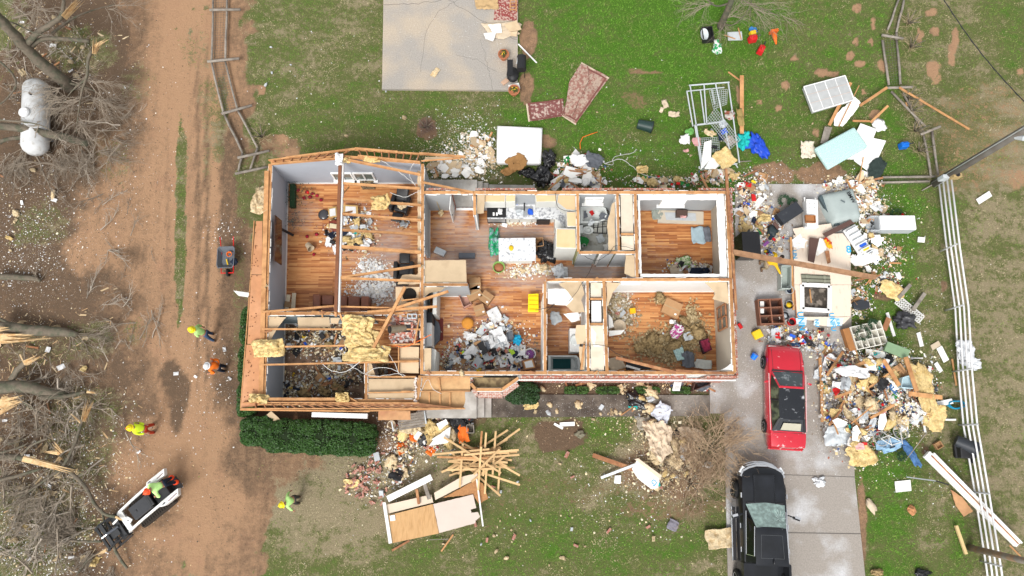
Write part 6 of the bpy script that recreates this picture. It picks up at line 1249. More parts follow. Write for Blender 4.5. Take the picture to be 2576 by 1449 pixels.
can('red fuel can standing below the yellow jug',1890,103,RED,.2,1.3);can('red fuel can lying alone on the grass',1911,131,RED,1.1,1.3);can('yellow jug between the blue cloth and a red fuel can',1891,88,YEL,.3,1.0,'plastic_jug','jug');can('blue water jug near the rail fence corner',2268,370,cm('jug_blue',(.01,.15,.6),.4),.1,1.25,'plastic_jug','jug');cloth('blue_cloth','blue cloth beside the yellow jug under the tree','cloth',1894,75,.05,.42,.3,cm('mid_blue',(.02,.2,.55)),seed=6)
t=thing('traffic_cone','orange traffic cones stacked and lying on the lawn','traffic cone',P(1946,78,.2),rot=(R(-95),0,R(188)))
for k in range(2):mb=MB();mb.lathe([(.17,k*.08),(.04,.7+k*.06),(.001,.7+k*.06)],16);mb.build('cone',ORGI,t,local=True,smooth=True);mb=MB();mb.box((0,0,k*.08),(.4,.4,.03));mb.build('base',ORGI,t,local=True)
mb=MB();mb.lathe([(.105,.42),(.085,.52)],16);mb.build('reflective_band',WHT_,t,local=True,smooth=True)
mb=MB();mb.tube([P(*p) for p in((1460,375,.03),(1459,360,.03),(1466,345,.03),(1485,338,.03),(1503,332,.03))],.02,6);mb.build('garden_hose',ORGI,label='length of orange hose curving on the back lawn',cat='hose',smooth=True)
o=cable([(1500,400,.1),(1540,415,.05),(1545,395,.05),(1590,385,.04),(1600,375,.04)],.014,CAB,parent=None);o.build('loose_cable',CAB,label='white cable looping over the grass near the grey jacket',cat='cable')
o=cable([(1520,412,.1),(1560,400,.04),(1590,418,.04),(1620,440,.04),(1660,447,.04)],.016,CAB,parent=None);o.build('loose_cable',CAB,label='thick pale cable running right toward the yellow insulation clump',cat='cable')
for i,(x,y,w_,d,a) in enumerate([(1673,262,.3,.5,.3),(1664,277,.2,.35,-.4),(1690,287,.3,.4,1.2),(1700,288,.4,.3,.2)]):cloth('beige_rag','beige rags scattered on the middle of the back lawn','rag',x,y,.02,w_,d,BGE,a,.05,4,i,.4,'beige rags on the back lawn',8)
def shelving():
 t=thing('shelving_frame','tall white metal shelving rack lying on the back lawn heaped with clothes','shelving',P(1790,315,0));WM_=mat('rack_white',(.62,.66,.68),.35,.06,5,0,.5,metal=.3)
 z=.55
 for a,b,s,n_ in[((1736,215,z),(1765,404,z),.06,'upright'),((1771,213,z),(1778,312,z),.06,'upright'),((1800,210,z),(1840,400,z),.06,'upright'),((1832,208,z),(1860,410,z),.06,'upright'),((1733,215,z),(1835,207,z),.06,'crossbar'),((1748,315,z),(1815,307,z),.08,'crossbar'),((1765,422,.3),(1855,412,.3),.06,'crossbar'),((1728,230,.2),(1743,318,.2),.06,'upright'),((1762,228,.2),(1773,312,.2),.06,'upright'),((1726,230,.2),(1822,220,.2),.05,'crossbar'),((1748,315,.5),(1765,424,.4),.06,'upright'),((1790,222,.2),(1798,262,.2),.04,'upright'),((1838,395,.4),(1856,422,.3),.05,'upright')]:
  mb=MB();mb.beam(P(*a),P(*b),s,.04);mb.build(n_,WM_,t)
 def grid(q,z,n,k):
  mb=MB();a,b,c,d=[P(x,y,z) for x,y in q]
  for i in range(n+1):u=i/n;mb.beam(a.lerp(b,u),d.lerp(c,u),.014,.014)
  for j in range(k+1):v=j/k;mb.beam(a.lerp(d,v),b.lerp(c,v),.014,.014)
  mb.build('wire_shelf',WM_,t)
 grid([(1784,228),(1830,225),(1828,262),(1795,275)],.25,9,8);grid([(1778,300),(1800,272),(1862,352),(1838,374)],.6,6,18);grid([(1755,348),(1808,345),(1810,380),(1762,386)],.35,10,8);grid([(1758,388),(1790,380),(1785,425),(1765,428)],.35,8,10)
shelving()
poly('white_shelf_board','white slatted shelf board among clothes in the shelving rack','board',[(1772,358),(1790,352),(1788,400),(1762,428)],.55,.03,WHTD);poly('white_shelf_board','white broken board at the foot of the shelving rack','board',[(1790,395),(1815,410),(1800,425),(1772,424)],.5,.03,WHTD,rag=.6)
for i,(nm,lb,x,y,w_,d,m,a) in enumerate([('white_garment','white shirt crumpled left of the shelving rack',1722,352,.55,.5,CLW,0),('green_garment','green shirt crumpled on the shelving rack edge',1735,332,.45,.35,cm('leaf_green',(.12,.32,.08)),.3),('pink_garment','pink shirt inside the shelving rack',1752,357,.4,.5,PNK,.2),('pink_garment','small pink garment on the grass left of the rack',1725,380,.3,.15,PNK,.1),('grey_blanket','grey tan blanket bundle on the right side of the rack',1836,355,.5,.5,cm('taupe',(.32,.27,.22)),.5),('navy_garment','navy cap and shirt in the rack',1813,345,.3,.5,NAVY,.1),('blue_garment','blue cloth strip in the rack',1820,332,.4,.25,BLU,.4),('rusty_garment','rust and clear plastic bundle on the rack',1835,290,.55,.5,mat('rust_clear',(.4,.36,.32),.5,.2,6,.3,.4,col2=(.22,.06,.03),mix2=(.5,.56),scale2=5),0),('khaki_garment','khaki coat hanging from the upright board',1862,295,.35,1.0,cm('khaki',(.30,.22,.08)),.1),('white_garment','pale shirt on the crossed wire shelf',1818,312,.4,.4,LGR,.3),('tan_garment','tan towel across the rack middle',1785,335,.6,.3,INS2,-.5),('black_pot','black cloth roll above the insulation sheet',1796,371,.35,.2,BLK,-.2)]):
 cloth(nm,lb,'clothing',x,y,.5 if i!=3 else .02,w_,d,m,a,.09,4,i+40,.35,n=10)
cloth('insulation_sheet','large yellow insulation sheet draped off the shelving rack','insulation',1822,398,.62,.95,1.0,INS,rz=.6,amp=.06,seed=3,edge=.22)
board('long pine board standing out beside the shelving rack',(1866,190,.5),(1866,336,.4),.2,.05);board('short splintered board at the tip of the long pine board',(1832,181,.3),(1862,203,.3),.07,.04);board('thin pale stick on the lawn right of the rack',(1855,407,.1),(1890,405,.05),.04,.03,GRYW)
t=mattress('box_spring','white box spring with translucent cover tilted near the corner fence','box spring',[(2022,218),(2126,190),(2149,251),(2046,281)],.25,.5,mat('boxspring_grey',(.40,.41,.41),.8,.15,4,.2,.2,objvar=0),.04,WHT_)
for i in range(5):
 a=P(2022+(2126-2022)*(i/4),218+(190-218)*i/4,.505);b=P(2046+(2149-2046)*i/4,281+(251-281)*i/4,.505);mb=MB();mb.beam(a,b,.05 if i in(0,4) else .03,.012);mb.build('slat',WHT_,t)
for j in range(4):
 v=j/3;a=P(2022+24*v,218+63*v,.51);b=P(2126+23*v,190+61*v,.51);mb=MB();mb.beam(a,b,.05 if j in(0,3) else .025,.012);mb.build('rail',cm('pale_tape',(.5,.42,.38)) if j in(1,2) else WHT_,t)
MINT=mat('mint_print',(.52,.68,.66),.85,.08,30,.3,.2,col2=(.36,.55,.53),mix2=(.45,.5),scale2=22,objvar=0)
mattress('mattress','mint green mattress lying on white panels near the corner','mattress',[(2050,372),(2150,318),(2185,368),(2085,425)],.35,.62,MINT,.1)
poly('white_sheet_board','white board under the mint mattress','panel',[(2165,310),(2206,325),(2176,402),(2120,400)],.3,.03,WHTD)
t=thing('ribbed_panel','white ribbed metal panel under the right end of the mint mattress','panel',P(2195,380,0));poly('sheet',None,None,[(2192,346),(2229,354),(2192,437),(2148,404)],.2,.02,WHT_,parent=t)
for k in range(6):mb=MB();u=k/6;mb.beam(P(2190-40*u,350+58*u,.22),P(2226-34*u,362+72*u,.22),.03,.03);mb.build('rib',WHT_,t)
poly('white_torn_board','white torn ribbed board beneath the box spring','drywall',[(2150,243),(2165,258),(2145,290),(2120,318),(2098,315),(2100,290),(2130,262)],.15,.03,WHTD,rag=1.5);blobt('round_white_fan','round white crumpled sheet by the mint mattress','sheet',2212,315,.1,(.35,.32,.06),WHT_,seed=4)
for a,b,w_,lb in[((2086,315,.3),(2140,208,.4),.16,'wide board under the box spring'),((2110,318,.35),(2161,215,.35),.05,'thin stick crossing the torn ribbed board'),((2163,266,.2),(2232,220,.5),.14,'pine board leaning to the corner fence'),((2190,308,.3),(2234,266,.35),.12,'pine board pointing up right of the mint mattress'),((2145,304,.25),(2188,305,.25),.1,'short board level above the mint mattress'),((2262,220,.5),(2438,325,.1),.1,'long pine board thrown outside the corner fence'),((2165,460,.2),(2221,447,.3),.1,'brown board at the end of the lower rail'),((2172,395,.6),(2160,460,.3),.04,'grey stake leaning in the rubble under the ribbed panel'),((2279,258,.2),(2281,268,.2),.06,'tiny stub of board at the corner fence')]:board(lb,a,b,w_,.045,LUM if 'brown' not in lb else LUM2)
poly('grey_shingle_strip','grey board left of the mint mattress','board',[(2075,318),(2094,320),(2080,362),(2064,360)],.2,.02,GRYW);cloth('screen_mesh','dark window screen crumpled by the lower rail','screen',2205,425,.25,.7,1.2,mat('screen_dark',(.025,.04,.035),.8,.3,20,.3),rz=-.5,amp=.05,edge=.3,seed=7)
cloth('cream_sheet','cream floral sheet bunched left of the mint mattress','sheet',2032,378,.1,.75,1.0,mat('cream_floral',(.66,.6,.48),.9,.12,5,.4,.2,col2=(.45,.1,.08),mix2=(.66,.7),scale2=9),seed=9,amp=.12,edge=.3)
for i,(x,y,w_,d,a,lb) in enumerate([(2318,603,.35,.26,-.1,'small white foam block alone on the strip of lawn by the white fence'),(2372,891,.32,.75,.5,'largest white board on the lawn by the white fence'),(2354,869,.5,.26,.5,'cream board next to the largest white one'),(2315,854,.2,.7,.25,'white board with a brown end above the cream one'),(2361,924,.22,.5,.6,'narrow white board with cut end below the largest one'),(2241,816,.15,1.2,.3,'long white trim board right of the cubby shelf'),(2307,901,.6,.06,0,'thin white stick on the lawn'),(2476,497,.85,.28,.55,'white board thrown beyond the fence on dry grass'),(2325,1070,.1,.7,.2,'white strip below the pile of batts'),(2390,1056,.6,.09,0,'thin white pole by the fence post'),(2272,1223,.8,.55,.1,'white torn slab on the lower right lawn'),(1427,1067,.75,.2,.05,'white block on the front bed'),(1405,1072,.5,.12,-.5,'pale strip beside the white block on the front bed'),(2262,722,.4,.04,.5,'thin stick between lattice blocks and fence')]):
 poly('white_board',lb,'board',[(x-w_/.04,y-d/.04),(x+w_/.04,y-d/.04),(x+w_/.04,y+d/.04),(x-w_/.04,y+d/.04)],.06,.03,WHTD if i!=2 else BGE,rag=0);o=C.objects[-1];o.rotation_euler=(U(-.02,.02),U(-.02,.02),a if i not in(1,3,4) else a)
def gutter():
 t=thing('porch_column','long white box column fallen across the white fence','column',P(2440,1270,0));a,b=P(2330,1142,.35),P(2560,1368,.5);mb=MB();mb.beam(a,b,.36,.2);mb.build('shaft',mat('column_white',(.76,.75,.72),.6,.1,4,.1,.3,col2=(.45,.42,.38),mix2=(.66,.74),scale2=6),t)
 a,b=P(2348,1140,.5),P(2570,1366,.62);mb=MB();mb.beam(a,b,.07,.1);mb.build('trim',WHT_,t);a,b=P(2343,1146,.47),P(2562,1368,.6);mb=MB();mb.beam(a,b,.06,.04);mb.build('seam',LUM2,t)
gutter()
poly('plywood_piece','brown plywood sliver beside the fallen column','board',[(2392,1232),(2420,1250),(2448,1286),(2425,1300),(2405,1272)],.1,.03,PLY,rag=.8)
board('pale wooden stub by the brown timber pole',(2405,1322,.2),(2430,1394,.25),.13,.1,cm('fresh_pine',(.6,.45,.22)));board('thin board slanting beside the fallen column end',(2540,1372,.3),(2568,1400,.1),.06,.03);board('thin long board along the fence foot',(2395,903,.1),(2406,970,.1),.08,.03);board('grey metal pole near the column',(2280,1200,.3),(2355,1210,.3),.05,.05,GALV,'metal_pole','pole');board('dark rod continuing from the grey metal pole',(2355,1210,.35),(2388,1220,.55),.05,.05,BLKP,'metal_pole','pole');board('thin rod leaning on the blue jeans',(2332,1087,.5),(2275,1162,.2),.03,.03,GRYW,'metal_pole','pole')
c=MB()
for k in range(7):c.tube([Vector(((.42+.03*math.sin(k*3))*math.cos(a/3.5)*U(.85,1),.2*math.sin(a/3.5)*U(.7,1.1),.03*k+U(0,.03))) for a in range(22)],.018,5)
o=c.build('coiled_rope',cm('rope_blue',(.01,.25,.42)),None,local=True,smooth=True,label='coil of bright blue rope at the foot of the white fence',cat='rope');o.location=P(2402,1018,.05)
board('white tube beside the blue rope',(2352,1018,.15),(2395,1009,.15),.24,.1,WHT_,'white_tube','tube')
cloth('plastic_sheet','white plastic sheet snagged on the white fence','plastic sheet',2425,880,.5,.8,1.0,mat('film_white',(.66,.68,.7),.4,.12,5,.5,.5),seed=13,amp=.15,edge=.25);cloth('plastic_sheet','second white plastic sheet under the fence just below the first','plastic sheet',2440,912,.3,1.0,.6,mat('film_white',(.66,.68,.7)),rz=-.4,seed=15,amp=.15,edge=.4)
crate('cardboard_box','small open cardboard box on the lawn near the charcoal garbage can','box',2357,1120,0,.35,.3,.15,CRD,.5);blobt('brown_rock','orange brown lump on the lower right lawn','rock',2293,1283,.05,(.18,.2,.12),mat('orange_rock',(.38,.18,.08),.9,.3,6),seed=5,smooth=False);blobt('cream_foam','cream foam piece on the lower right lawn','foam',2192,1273,.05,(.16,.32,.1),BGE,seed=6,rz=.4)
bag('crumpled white plastic bag on the clean part of the drive',2061,1212,.05,.25,.2,.1,mat('film_white',(.66,.68,.7)),17,'plastic_bag','plastic bag',knot=False);bag('black crumpled thing at the bottom edge of the lawn',2318,1442,0,.3,.15,.12,CLK,18,'plastic_bag','plastic bag',knot=False)
bag('mossy clump beside the drive at the bottom edge',2205,1440,0,.25,.15,.1,INSB,19,'debris_clump','debris',knot=False)
t=thing('lattice_block','white pierced lattice strip lying on the right lawn','lattice',P(2290,780,0));mb=MB();a,b=P(2258,754,.12),P(2318,804,.12);d=(b-a).normalized();s=Vector((-d.y,d.x,0));L=(b-a).length
for k in range(14):mb.beam(a+d*L*k/13-s*.22,a+d*L*k/13+s*.22,.05,.05)
for k in range(4):mb.beam(a+s*(-.22+k*.147),b+s*(-.22+k*.147),.05,.05)
mb.build('grid',WHTD,t);board('upper grey post lying over the lattice',(2258,752,.25),(2290,716,.25),.17,.09,GRYW);board('lower grey post lying over the lattice',(2296,780,.25),(2326,738,.25),.17,.09,GRYW)
CRM=mat('cream_panel',(.70,.59,.48),.8,.06,4,.05,.25,col2=(.58,.44,.33),mix2=(.6,.74),scale2=2.2,stretch=(5,1,1),objvar=0)
def fallen_wall():
 t=thing('fallen_wall_panel','cream house wall lying flat on the drive with an empty white window frame','wall panel',P(2065,710,0));z=.3
 G=[(1995,590),(2120,585),(2139,612),(2141,700),(2140,790),(2122,815),(2108,815),(2100,822),(2058,818),(2050,806),(2010,800),(1998,690)]
 hole=[(2022,722),(2084,727),(2083,776),(2022,772)]
 for pts in([(1996,592),(2120,587),(2139,612),(2141,716),(1998,716)],[(1998,717),(2021,717),(2021,796),(2006,796)],[(2085,717),(2141,717),(2140,796),(2085,796)],[(2008,797),(2140,797),(2122,815),(2108,815),(2100,822),(2058,818),(2050,806),(2010,803)]):poly('cladding_sheet',None,None,pts,z,.06,CRM,parent=t,rag=.25)
 mb=MB();q=[P(x,y,z+.03) for x,y in[(2017,716),(2087,719),(2086,782),(2018,778)]]
 for i in range(4):mb.beam(q[i],q[(i+1)%4],.2,.07)
 mb.build('window_frame',WWHT,t)
 mb=MB();mb.prism([P(x,y,.16)[:2] for x,y in hole],.12,.15);mb.build('dark_opening',mat('dark_mottle',(.06,.05,.04),.95,.5,6,.5,col2=(.2,.17,.14),mix2=(.5,.6),scale2=4),t)  # dark mottled sheet filling the window opening
 board('stick lying inside the fallen window opening',(2037,728,.22),(2041,762,.22),.06,.03)
 t2=thing('window_shutter','grey green louvred shutter on the fallen wall above its window frame','shutter',P(2052,702,z));m=mat('shutter_green',(.22,.225,.17),.8,.15,5)
 q=[(2015,689),(2088,693),(2090,714),(2018,712)];poly('panel',None,None,q,z+.05,.04,m,parent=t2)
 for u in(.2,.8):a=P(2015+73*u,689+4*u,z+.06);b=P(2018+72*u,712+2*u,z+.06);mb=MB();mb.beam(a,b,.12,.03);mb.build('stile',m,t2)
 for v in(.08,.5,.92):a=P(2015+3*v,689+23*v,z+.06);b=P(2088+2*v,693+21*v,z+.06);mb=MB();mb.beam(a,b,.03,.03);mb.build('rail',mat('dark_seam',(.07,.07,.05)),t2)
 CY_=mat('wrap_cyan',(.02,.32,.60),.5);CL=mat('wrap_pale',(.62,.74,.80),.4,.05)
 for pts in([(2002,800),(2030,798),(2028,818),(2004,815)],[(2083,799),(2122,800),(2118,819),(2080,821)],[(2130,618),(2139,618),(2140,640),(2131,640)],[(2048,807),(2062,808),(2060,820),(2047,818)]):poly('house_wrap',None,None,pts,z+.012,.008,CL,parent=t,rag=.5)
 for s,x,y,sz,r in(('UNN',2015,808,.42,R(-88)),('UNFU',2094,810,.34,R(-88)),('JUN',2108,811,.22,R(-88)),('NU',2055,813,.26,R(-88)),('8',2135,628,.5,R(0)),('UN',1999,640,.3,R(-88))):
  g=P(x,y,z+.02)-t.location;text(s,t,g,sz,CY_,(0,0,r),'wrap_lettering')
fallen_wall()
poly('cream_board','loose cream board under the white drawer desk','panel',[(1994,575),(2090,562),(2100,592),(2008,607)],.34,.02,CRM,rag=.5)
LVL=mat('laminated_beam',(.36,.2,.11),.8,.25,4,.2,.25,col2=(.24,.13,.07),mix2=(.45,.65),scale2=2.5)
board('very long laminated beam reaching from the house corner over the fallen wall',(1842,634,3.1),(2200,698,.45),.2,.22,LVL,'roof_beam','beam');board('splintered tail board at the end of the long beam',(2150,706,.4),(2215,692,.3),.08,.05,LUM2)
board('tall brown stud along the left side of the fallen wall',(1989,597,.35),(1996,780,.3),.1,.07,LUM);board('thin stud next to the tall brown stud',(1999,730,.3),(2004,800,.25),.05,.05,LUM2)
def chest(name,label,cat,c,z,size,rz,m,drawers=0,m2=None,legs=False,face='x',ry=0,rx=0):
 t=thing(name,label,cat,P(*c,z),rot=(rx,ry,rz));L,W_,H=size;mb=MB();mb.box((0,0,H/2),size);mb.build('carcass',m,t,local=True,bevel=.012)
 for k in range(drawers):
  q=MB();q.box((L/2*(-1+(2*k+1)/drawers),0,H+.006),(L/drawers*.9,W_*.9,.014));o=q.build('drawer',m2 or m,t,local=True,bevel=.004);q=MB();q.box((L/2*(-1+(2*k+1)/drawers),0,H+.025),(.04,.12,.025));q.build('pull',GALV,o,local=True)
 return t
CHR2=mat('charcoal_laminate',(.03,.034,.042),.5,.15,4,0,.4,col2=(.08,.085,.09),mix2=(.62,.75),scale2=5)
chest('tall_cabinet','charcoal cabinet lying on the rubble near the wreaths','cabinet',(1980,541),.2,(1.25,.62,.4),R(33),CHR2);poly('cabinet_shelf','brown shelf board at the lower end of the charcoal cabinet','board',[(1950,556),(1962,572),(1956,578),(1944,562)],.45,.03,DKB)
t=chest('double_cabinet','glossy black double door cabinet standing against the east wall','cabinet',(1869,628),0,(.85,1.15,1.2),0,mat('gloss_black',(.012,.012,.014),.2,.1,3,0,.6))
for s in(-1,1):mb=MB();mb.box((.44,s*.28,.6),(.03,.54,1.14));o=mb.build('door',mat('gloss_black',(.012,.012,.014)),t,local=True);mb=MB();mb.box((.48,s*.06,.8),(.04,.03,.16));mb.build('handle',CHR,o,local=True)
def desk():
 t=thing('white_dresser','white dresser on its back with one orange drawer pulled out','dresser',P(2032,545,.1),R(-4));mb=MB();mb.box((0,0,.3),(.56,1.45,.5));mb.build('carcass',WHT_,t,local=True,bevel=.01)
 mb=MB();mb.box((0,-.66,.2),(.66,.1,.4));mb.build('skirt',LGR,t,local=True,bevel=.02);t2=thing('wooden_tray','orange wooden drawer sitting open on the white dresser','drawer',P(2037,552,.68),R(-2))
 for c,s in(((0,0,0),(.5,.38,.02)),((-.24,0,.06),(.02,.38,.12)),((.24,0,.06),(.02,.38,.12)),((0,.18,.06),(.46,.02,.12)),((0,-.18,.06),(.46,.02,.12))):mb=MB();mb.box(c,s);mb.build('panel' if s[2]>.05 else 'bottom',mat('drawer_wood',(.33,.14,.05),.6,.15,4),t2,local=True)
 for y in(.3,.5):
  for x in(-.12,.12):mb=MB();mb.lathe([(.02,.55),(.02,.565),(.001,.57)],8,(x,y,0));mb.build('knob',BLK,t,local=True)
 for x in(-.27,.27):mb=MB();mb.beam((x,.7,.3),(x,.9,.3),.06,.05);mb.build('leg',WHT_,t,local=True)
desk()
def cover():
 t=thing('grey_cover','large grey hard cover with dark letters lying upside on the drive','cover',P(2112,523,.15),R(12));m=mat('cover_grey',(.33,.38,.37),.55,.1,3,.25,.35,objvar=0);L,W_=1.75,1.75;n=12;g=[]
 for j in range(n+1):
  for i in range(n+1):
   u,v=i/n*2-1,j/n*2-1;x=u*L/2*(1-.12*max(0,-v));y=v*W_/2;e=1-max(abs(u),abs(v))**6;g.append(Vector((x,y,.5*e**.5-.08*abs(noise.noise(Vector((x*1.3,y*1.3,4))))-(.3*max(0,-u-.6) if u<-.6 else 0))))
 mb=MB();mb.add(g,[(j*(n+1)+i,j*(n+1)+i+1,(j+1)*(n+1)+i+1,(j+1)*(n+1)+i) for j in range(n) for i in range(n)]);mb.build('shell',m,t,local=True,smooth=True)
 mb=MB();mb.prism([(-.95,.7),(-.8,.85),(-.35,-.9),(-.6,-.85)],0,.22);mb.build('dark_rim',mat('rim_slate',(.07,.10,.11),.5,.15,4),t,local=True,bevel=.03)
 mb=MB();mb.tube([(-.1,.25,.52),(.05,.1,.53)],.03,6);mb.build('handle',mat('rim_slate',(.07,.10,.11)),t,local=True)
 text('BMW',t,(.42,.28,.555),.27,BLK,(0,0,R(-78)))
cover()
def fridge():
 t=thing('refrigerator','white refrigerator lying on its side at the pile edge','refrigerator',P(2236,570,0),R(0));mb=MB();mb.box((.08,0,.36),(1.75,.72,.7));mb.build('cabinet',mat('appliance_white',(.80,.80,.80),.35,.03,3,0,.4,objvar=0),t,local=True,bevel=.03)
 t2=MB()
 for c,s in(((-1.0,0,.1),(.42,.74,.05)),((-1.0,.35,.35),(.42,.04,.55)),((-1.0,-.35,.3),(.42,.04,.45)),((-.82,0,.35),(.03,.7,.6))):t2.box(c,s)
 t2.build('open_compartment',LGR,t,local=True);c=MB();c.tube([(-1.0,-.1,.2),(-.95,.1,.35),(-1.1,.2,.25),(-.9,.0,.3)],.03,6);c.build('compressor_pipe',BLK,t,local=True)
 mb=MB();mb.box((.08,-.372,.36),(1.7,.02,.62));mb.build('door_panel',LGR,t,local=True)
fridge()
def freezer_door():
 t=thing('shelved_door','white fridge door with clear shelves and yellow items lying on the rubble','fridge door',P(2158,610,.2),R(-62));mb=MB();mb.box((0,0,.06),(1.75,.75,.12));mb.build('liner',WHT_,t,local=True,bevel=.05)
 for k in range(6):mb=MB();mb.box((-.72+k*.28,0,.2),(.05,.62,.16));mb.build('shelf',mat('shelf_white',(.72,.76,.78),.3),t,local=True,bevel=.01)
 for k,m in((3.4,BLU),(4.2,YEL),(5.0,GRY)):mb=MB();mb.box((-.72+k*.28,.05,.18),(.14,.34,.1));mb.build('shelf_item',m,t,local=True,bevel=.02)
freezer_door()
def cubby():
 t=thing('cubby_shelf','white cubby shelf with three rows of square holes lying face up','shelf',P(2176,846,.1),R(12));L,W_,H=1.5,1.1,.34;m=mat('cubby_white',(.72,.70,.62),.6,.06,4)
 mb=MB();mb.box((0,0,.02),(L,W_,.03));mb.build('back',mat('cubby_back',(.5,.48,.42),.7),t,local=True)
 for i in range(6):mb=MB();mb.box((-L/2+i*L/5,0,H/2+.04),(.035,W_,H));mb.build('divider',m,t,local=True)
 for j in range(4):mb=MB();mb.box((0,-W_/2+j*W_/3,H/2+.043),(L+.03,.035,H));mb.build('shelf',m,t,local=True)
 mb=MB();mb.box((-L/2-.2,0,.17),(.32,1.1,.3));mb.build('brown_side',mat('side_brown',(.34,.15,.05),.6,.2,4),t,local=True,bevel=.01)
cubby()
def wreath(label,x,y,z,r,m=None,berry=False,open_=0,r2=.09):
 t=thing('wreath',label,'wreath',P(x,y,z));mb=MB()
 for i in range(150):
  a=U(0,2*PI-open_);rr=r+U(-r2,r2);c=Vector((rr*math.cos(a),rr*math.sin(a),U(0,r2)));d=Vector((U(-1,1),U(-1,1),U(-.3,.6))).normalized()*.08;s=d.orthogonal().normalized()*.012;mb.add([c-s,c+s,c+d],[(0,1,2)]);mb.blob(c,.022,.3,2,i,1)
 mb.build('greenery',m or mat('wreath_green',(.02,.06,.025),.8,.3,12),t,local=True,kind='stuff')
 if berry:mb=MB();mb.blob((r,0,r2),.07,.5,3,1,2);mb.build('bow',RED,t,local=True,smooth=True)
wreath('dark green wreath hanging over the cubby shelf',2170,838,.55,.3);wreath('dark green garland loop on the cubby shelf top edge',2195,815,.52,.18,open_=2);wreath('left green wreath on the drive rubble',1972,505,.3,.24,open_=2);wreath('right green wreath beside the charcoal cabinet',1993,512,.3,.2,open_=2.6);wreath('green wreath with a red bow deep in the big pile',2205,1018,.75,.24,mat('fern_green',(.07,.12,.05),.8,.3,12),True);wreath('dark ring wreath with a red flower by the fridge',2255,542,.2,.27,berry=True);wreath('green wreath near the charcoal garland below the pile',2268,1148,.3,.16)
def bin_open(label,pts,z,h,m,name='plastic_bin',cat='bin',th=.03):
 t=thing(name,label,cat,P(*mid(*pts),0));w_=[P(x,y,z+h) for x,y in pts];n=len(w_);c=sum(w_,Vector())/n
 for i in range(n):
  a,b=w_[i],w_[(i+1)%n];mb=MB();d=(b-a).normalized();k=Vector((d.y,-d.x,0))*th;k=k if(c-a).dot(k)>0 else-k
  dn=Vector((0,0,h));mb.add([a,b,b+k,a+k,a-dn,b-dn,b+k-dn,a+k-dn],[(0,1,2,3),(7,6,5,4),(0,4,5,1),(2,6,7,3),(1,5,6,2),(3,7,4,0)]);mb.build('side',m,t)
 mb=MB();mb.prism([p[:2] for p in w_],z,z+.03);mb.build('bottom',m,t);return t
bin_open('long pale green trough bin the gold shirted person reaches into',[(1966,667),(1991,668),(1991,726),(1965,726)],.05,.5,cm('trough_green',(.38,.43,.40),.5));bin_open('clear bluish bin in the middle of the big pile',[(2300-12,944),(2300+1,950),(2300-2,978),(2300-33,975),(2300-30,950)],.6,.3,LBL)
t=thing('green_chest','sage green lidded chest half buried at the pile top','chest',P(2250,882,.4),rot=(.15,-.1,R(-24)));mb=MB();mb.box((0,0,.16),(1.0,.42,.3));mb.build('box',cm('sage',(.17,.26,.15),.6),t,local=True,bevel=.02);mb=MB();mb.box((0,0,.33),(1.06,.48,.04));mb.build('lid',cm('sage',(.17,.26,.15)),t,local=True,bevel=.01)
t=thing('wooden_dresser','brown dresser frame without drawers standing near the red car','dresser',P(1930,788,0),R(2));B_=mat('dresser_brown',(.23,.10,.06),.7,.2,4)
mb=MB();mb.box((0,0,.05),(1.15,1.2,.05));mb.build('back',DKB,t,local=True)
for y in(-.6,-.2,.2,.6):mb=MB();mb.box((0,y,.3),(1.15,.05,.45));mb.build('rail',B_,t,local=True)
for x in(-.57,0,.57):mb=MB();mb.box((x,0,.303),(.05,1.24,.46));mb.build('stile',B_,t,local=True)
poly('white_slab','white slab inside the brown dresser frame','panel',[(1912,758),(1922,758),(1922,788),(1913,788)],.4,.03,WHTD)
for lb,x,y,m,inn in(('pale bucket beside the trough bin',1981,733,LGR,NAVY),('dark bucket with yellow inside below the pale bucket',1980,770,BLK,YEL),('red rimmed bucket above the red car',1987,812,RED,BLK),('black bucket next to the red rimmed bucket',1969,797,BLK,LGR)):drum('bucket',lb,'bucket',x,y,.05,.18,.32,m,inner=inn,handle=True)
drum('bucket','bright blue bucket tipped beside the red car hood','bucket',1893,902,.18,.16,.28,cm('bucket_blue',(.01,.16,.72),.4),(R(60),0,R(150)),handle=True)
mb=MB();t=thing('fire_extinguisher','red extinguisher lying by the east wall','extinguisher',P(1862,820,.1));mb.tube([P(1858,814,.12),P(1866,826,.12)],.09,12);mb.build('cylinder',RED,t,smooth=True,auto=40);mb=MB();mb.tube([P(1856,811,.14),P(1858,814,.14)],.03,8);mb.build('valve',BLK,t)
t=thing('tool_case','yellow tool case lying in front of the brown dresser','tool case',P(1903,842,.05),R(25));mb=MB();mb.box((0,0,.12),(.45,.42,.22));mb.build('shell',YEL,t,local=True,bevel=.05,seg=3);mb=MB();mb.tube([(-.1,.22,.14),(-.1,.3,.16),(.1,.3,.16),(.1,.22,.14)],.02,6);mb.build('handle',BLK,t,local=True)
for i,q in enumerate([[(2069,588),(2140,552),(2149,561),(2078,597)],[(2037,597),(2060,600),(2048,661),(2032,656)],[(2075,632),(2086,630),(2090,660),(2082,664)]]):poly('dark_shelf_board',('long dark brown shelf board with white scuffs','wide dark brown board lying on the fallen wall','short red brown board beside the wide dark one')[i],'board',q,.55+.03*i,.03,(DKB,DKB,LUM2)[i],tilt=(0,.03,0))
poly('white_flap','white triangular sheet beside the wide dark board','panel',[(2062,598),(2084,606),(2078,630),(2056,644),(2052,640)],.5,.02,WHTD);blobt('plush_toy','yellow and red plush toy on the fallen wall','toy',2083,612,.6,(.14,.3,.08),mat('toy_yellow',(.8,.4,.02),.8,.1,5,.3,.2,col2=(.6,.03,.02),mix2=(.5,.53),scale2=6),seed=21,rz=.5)
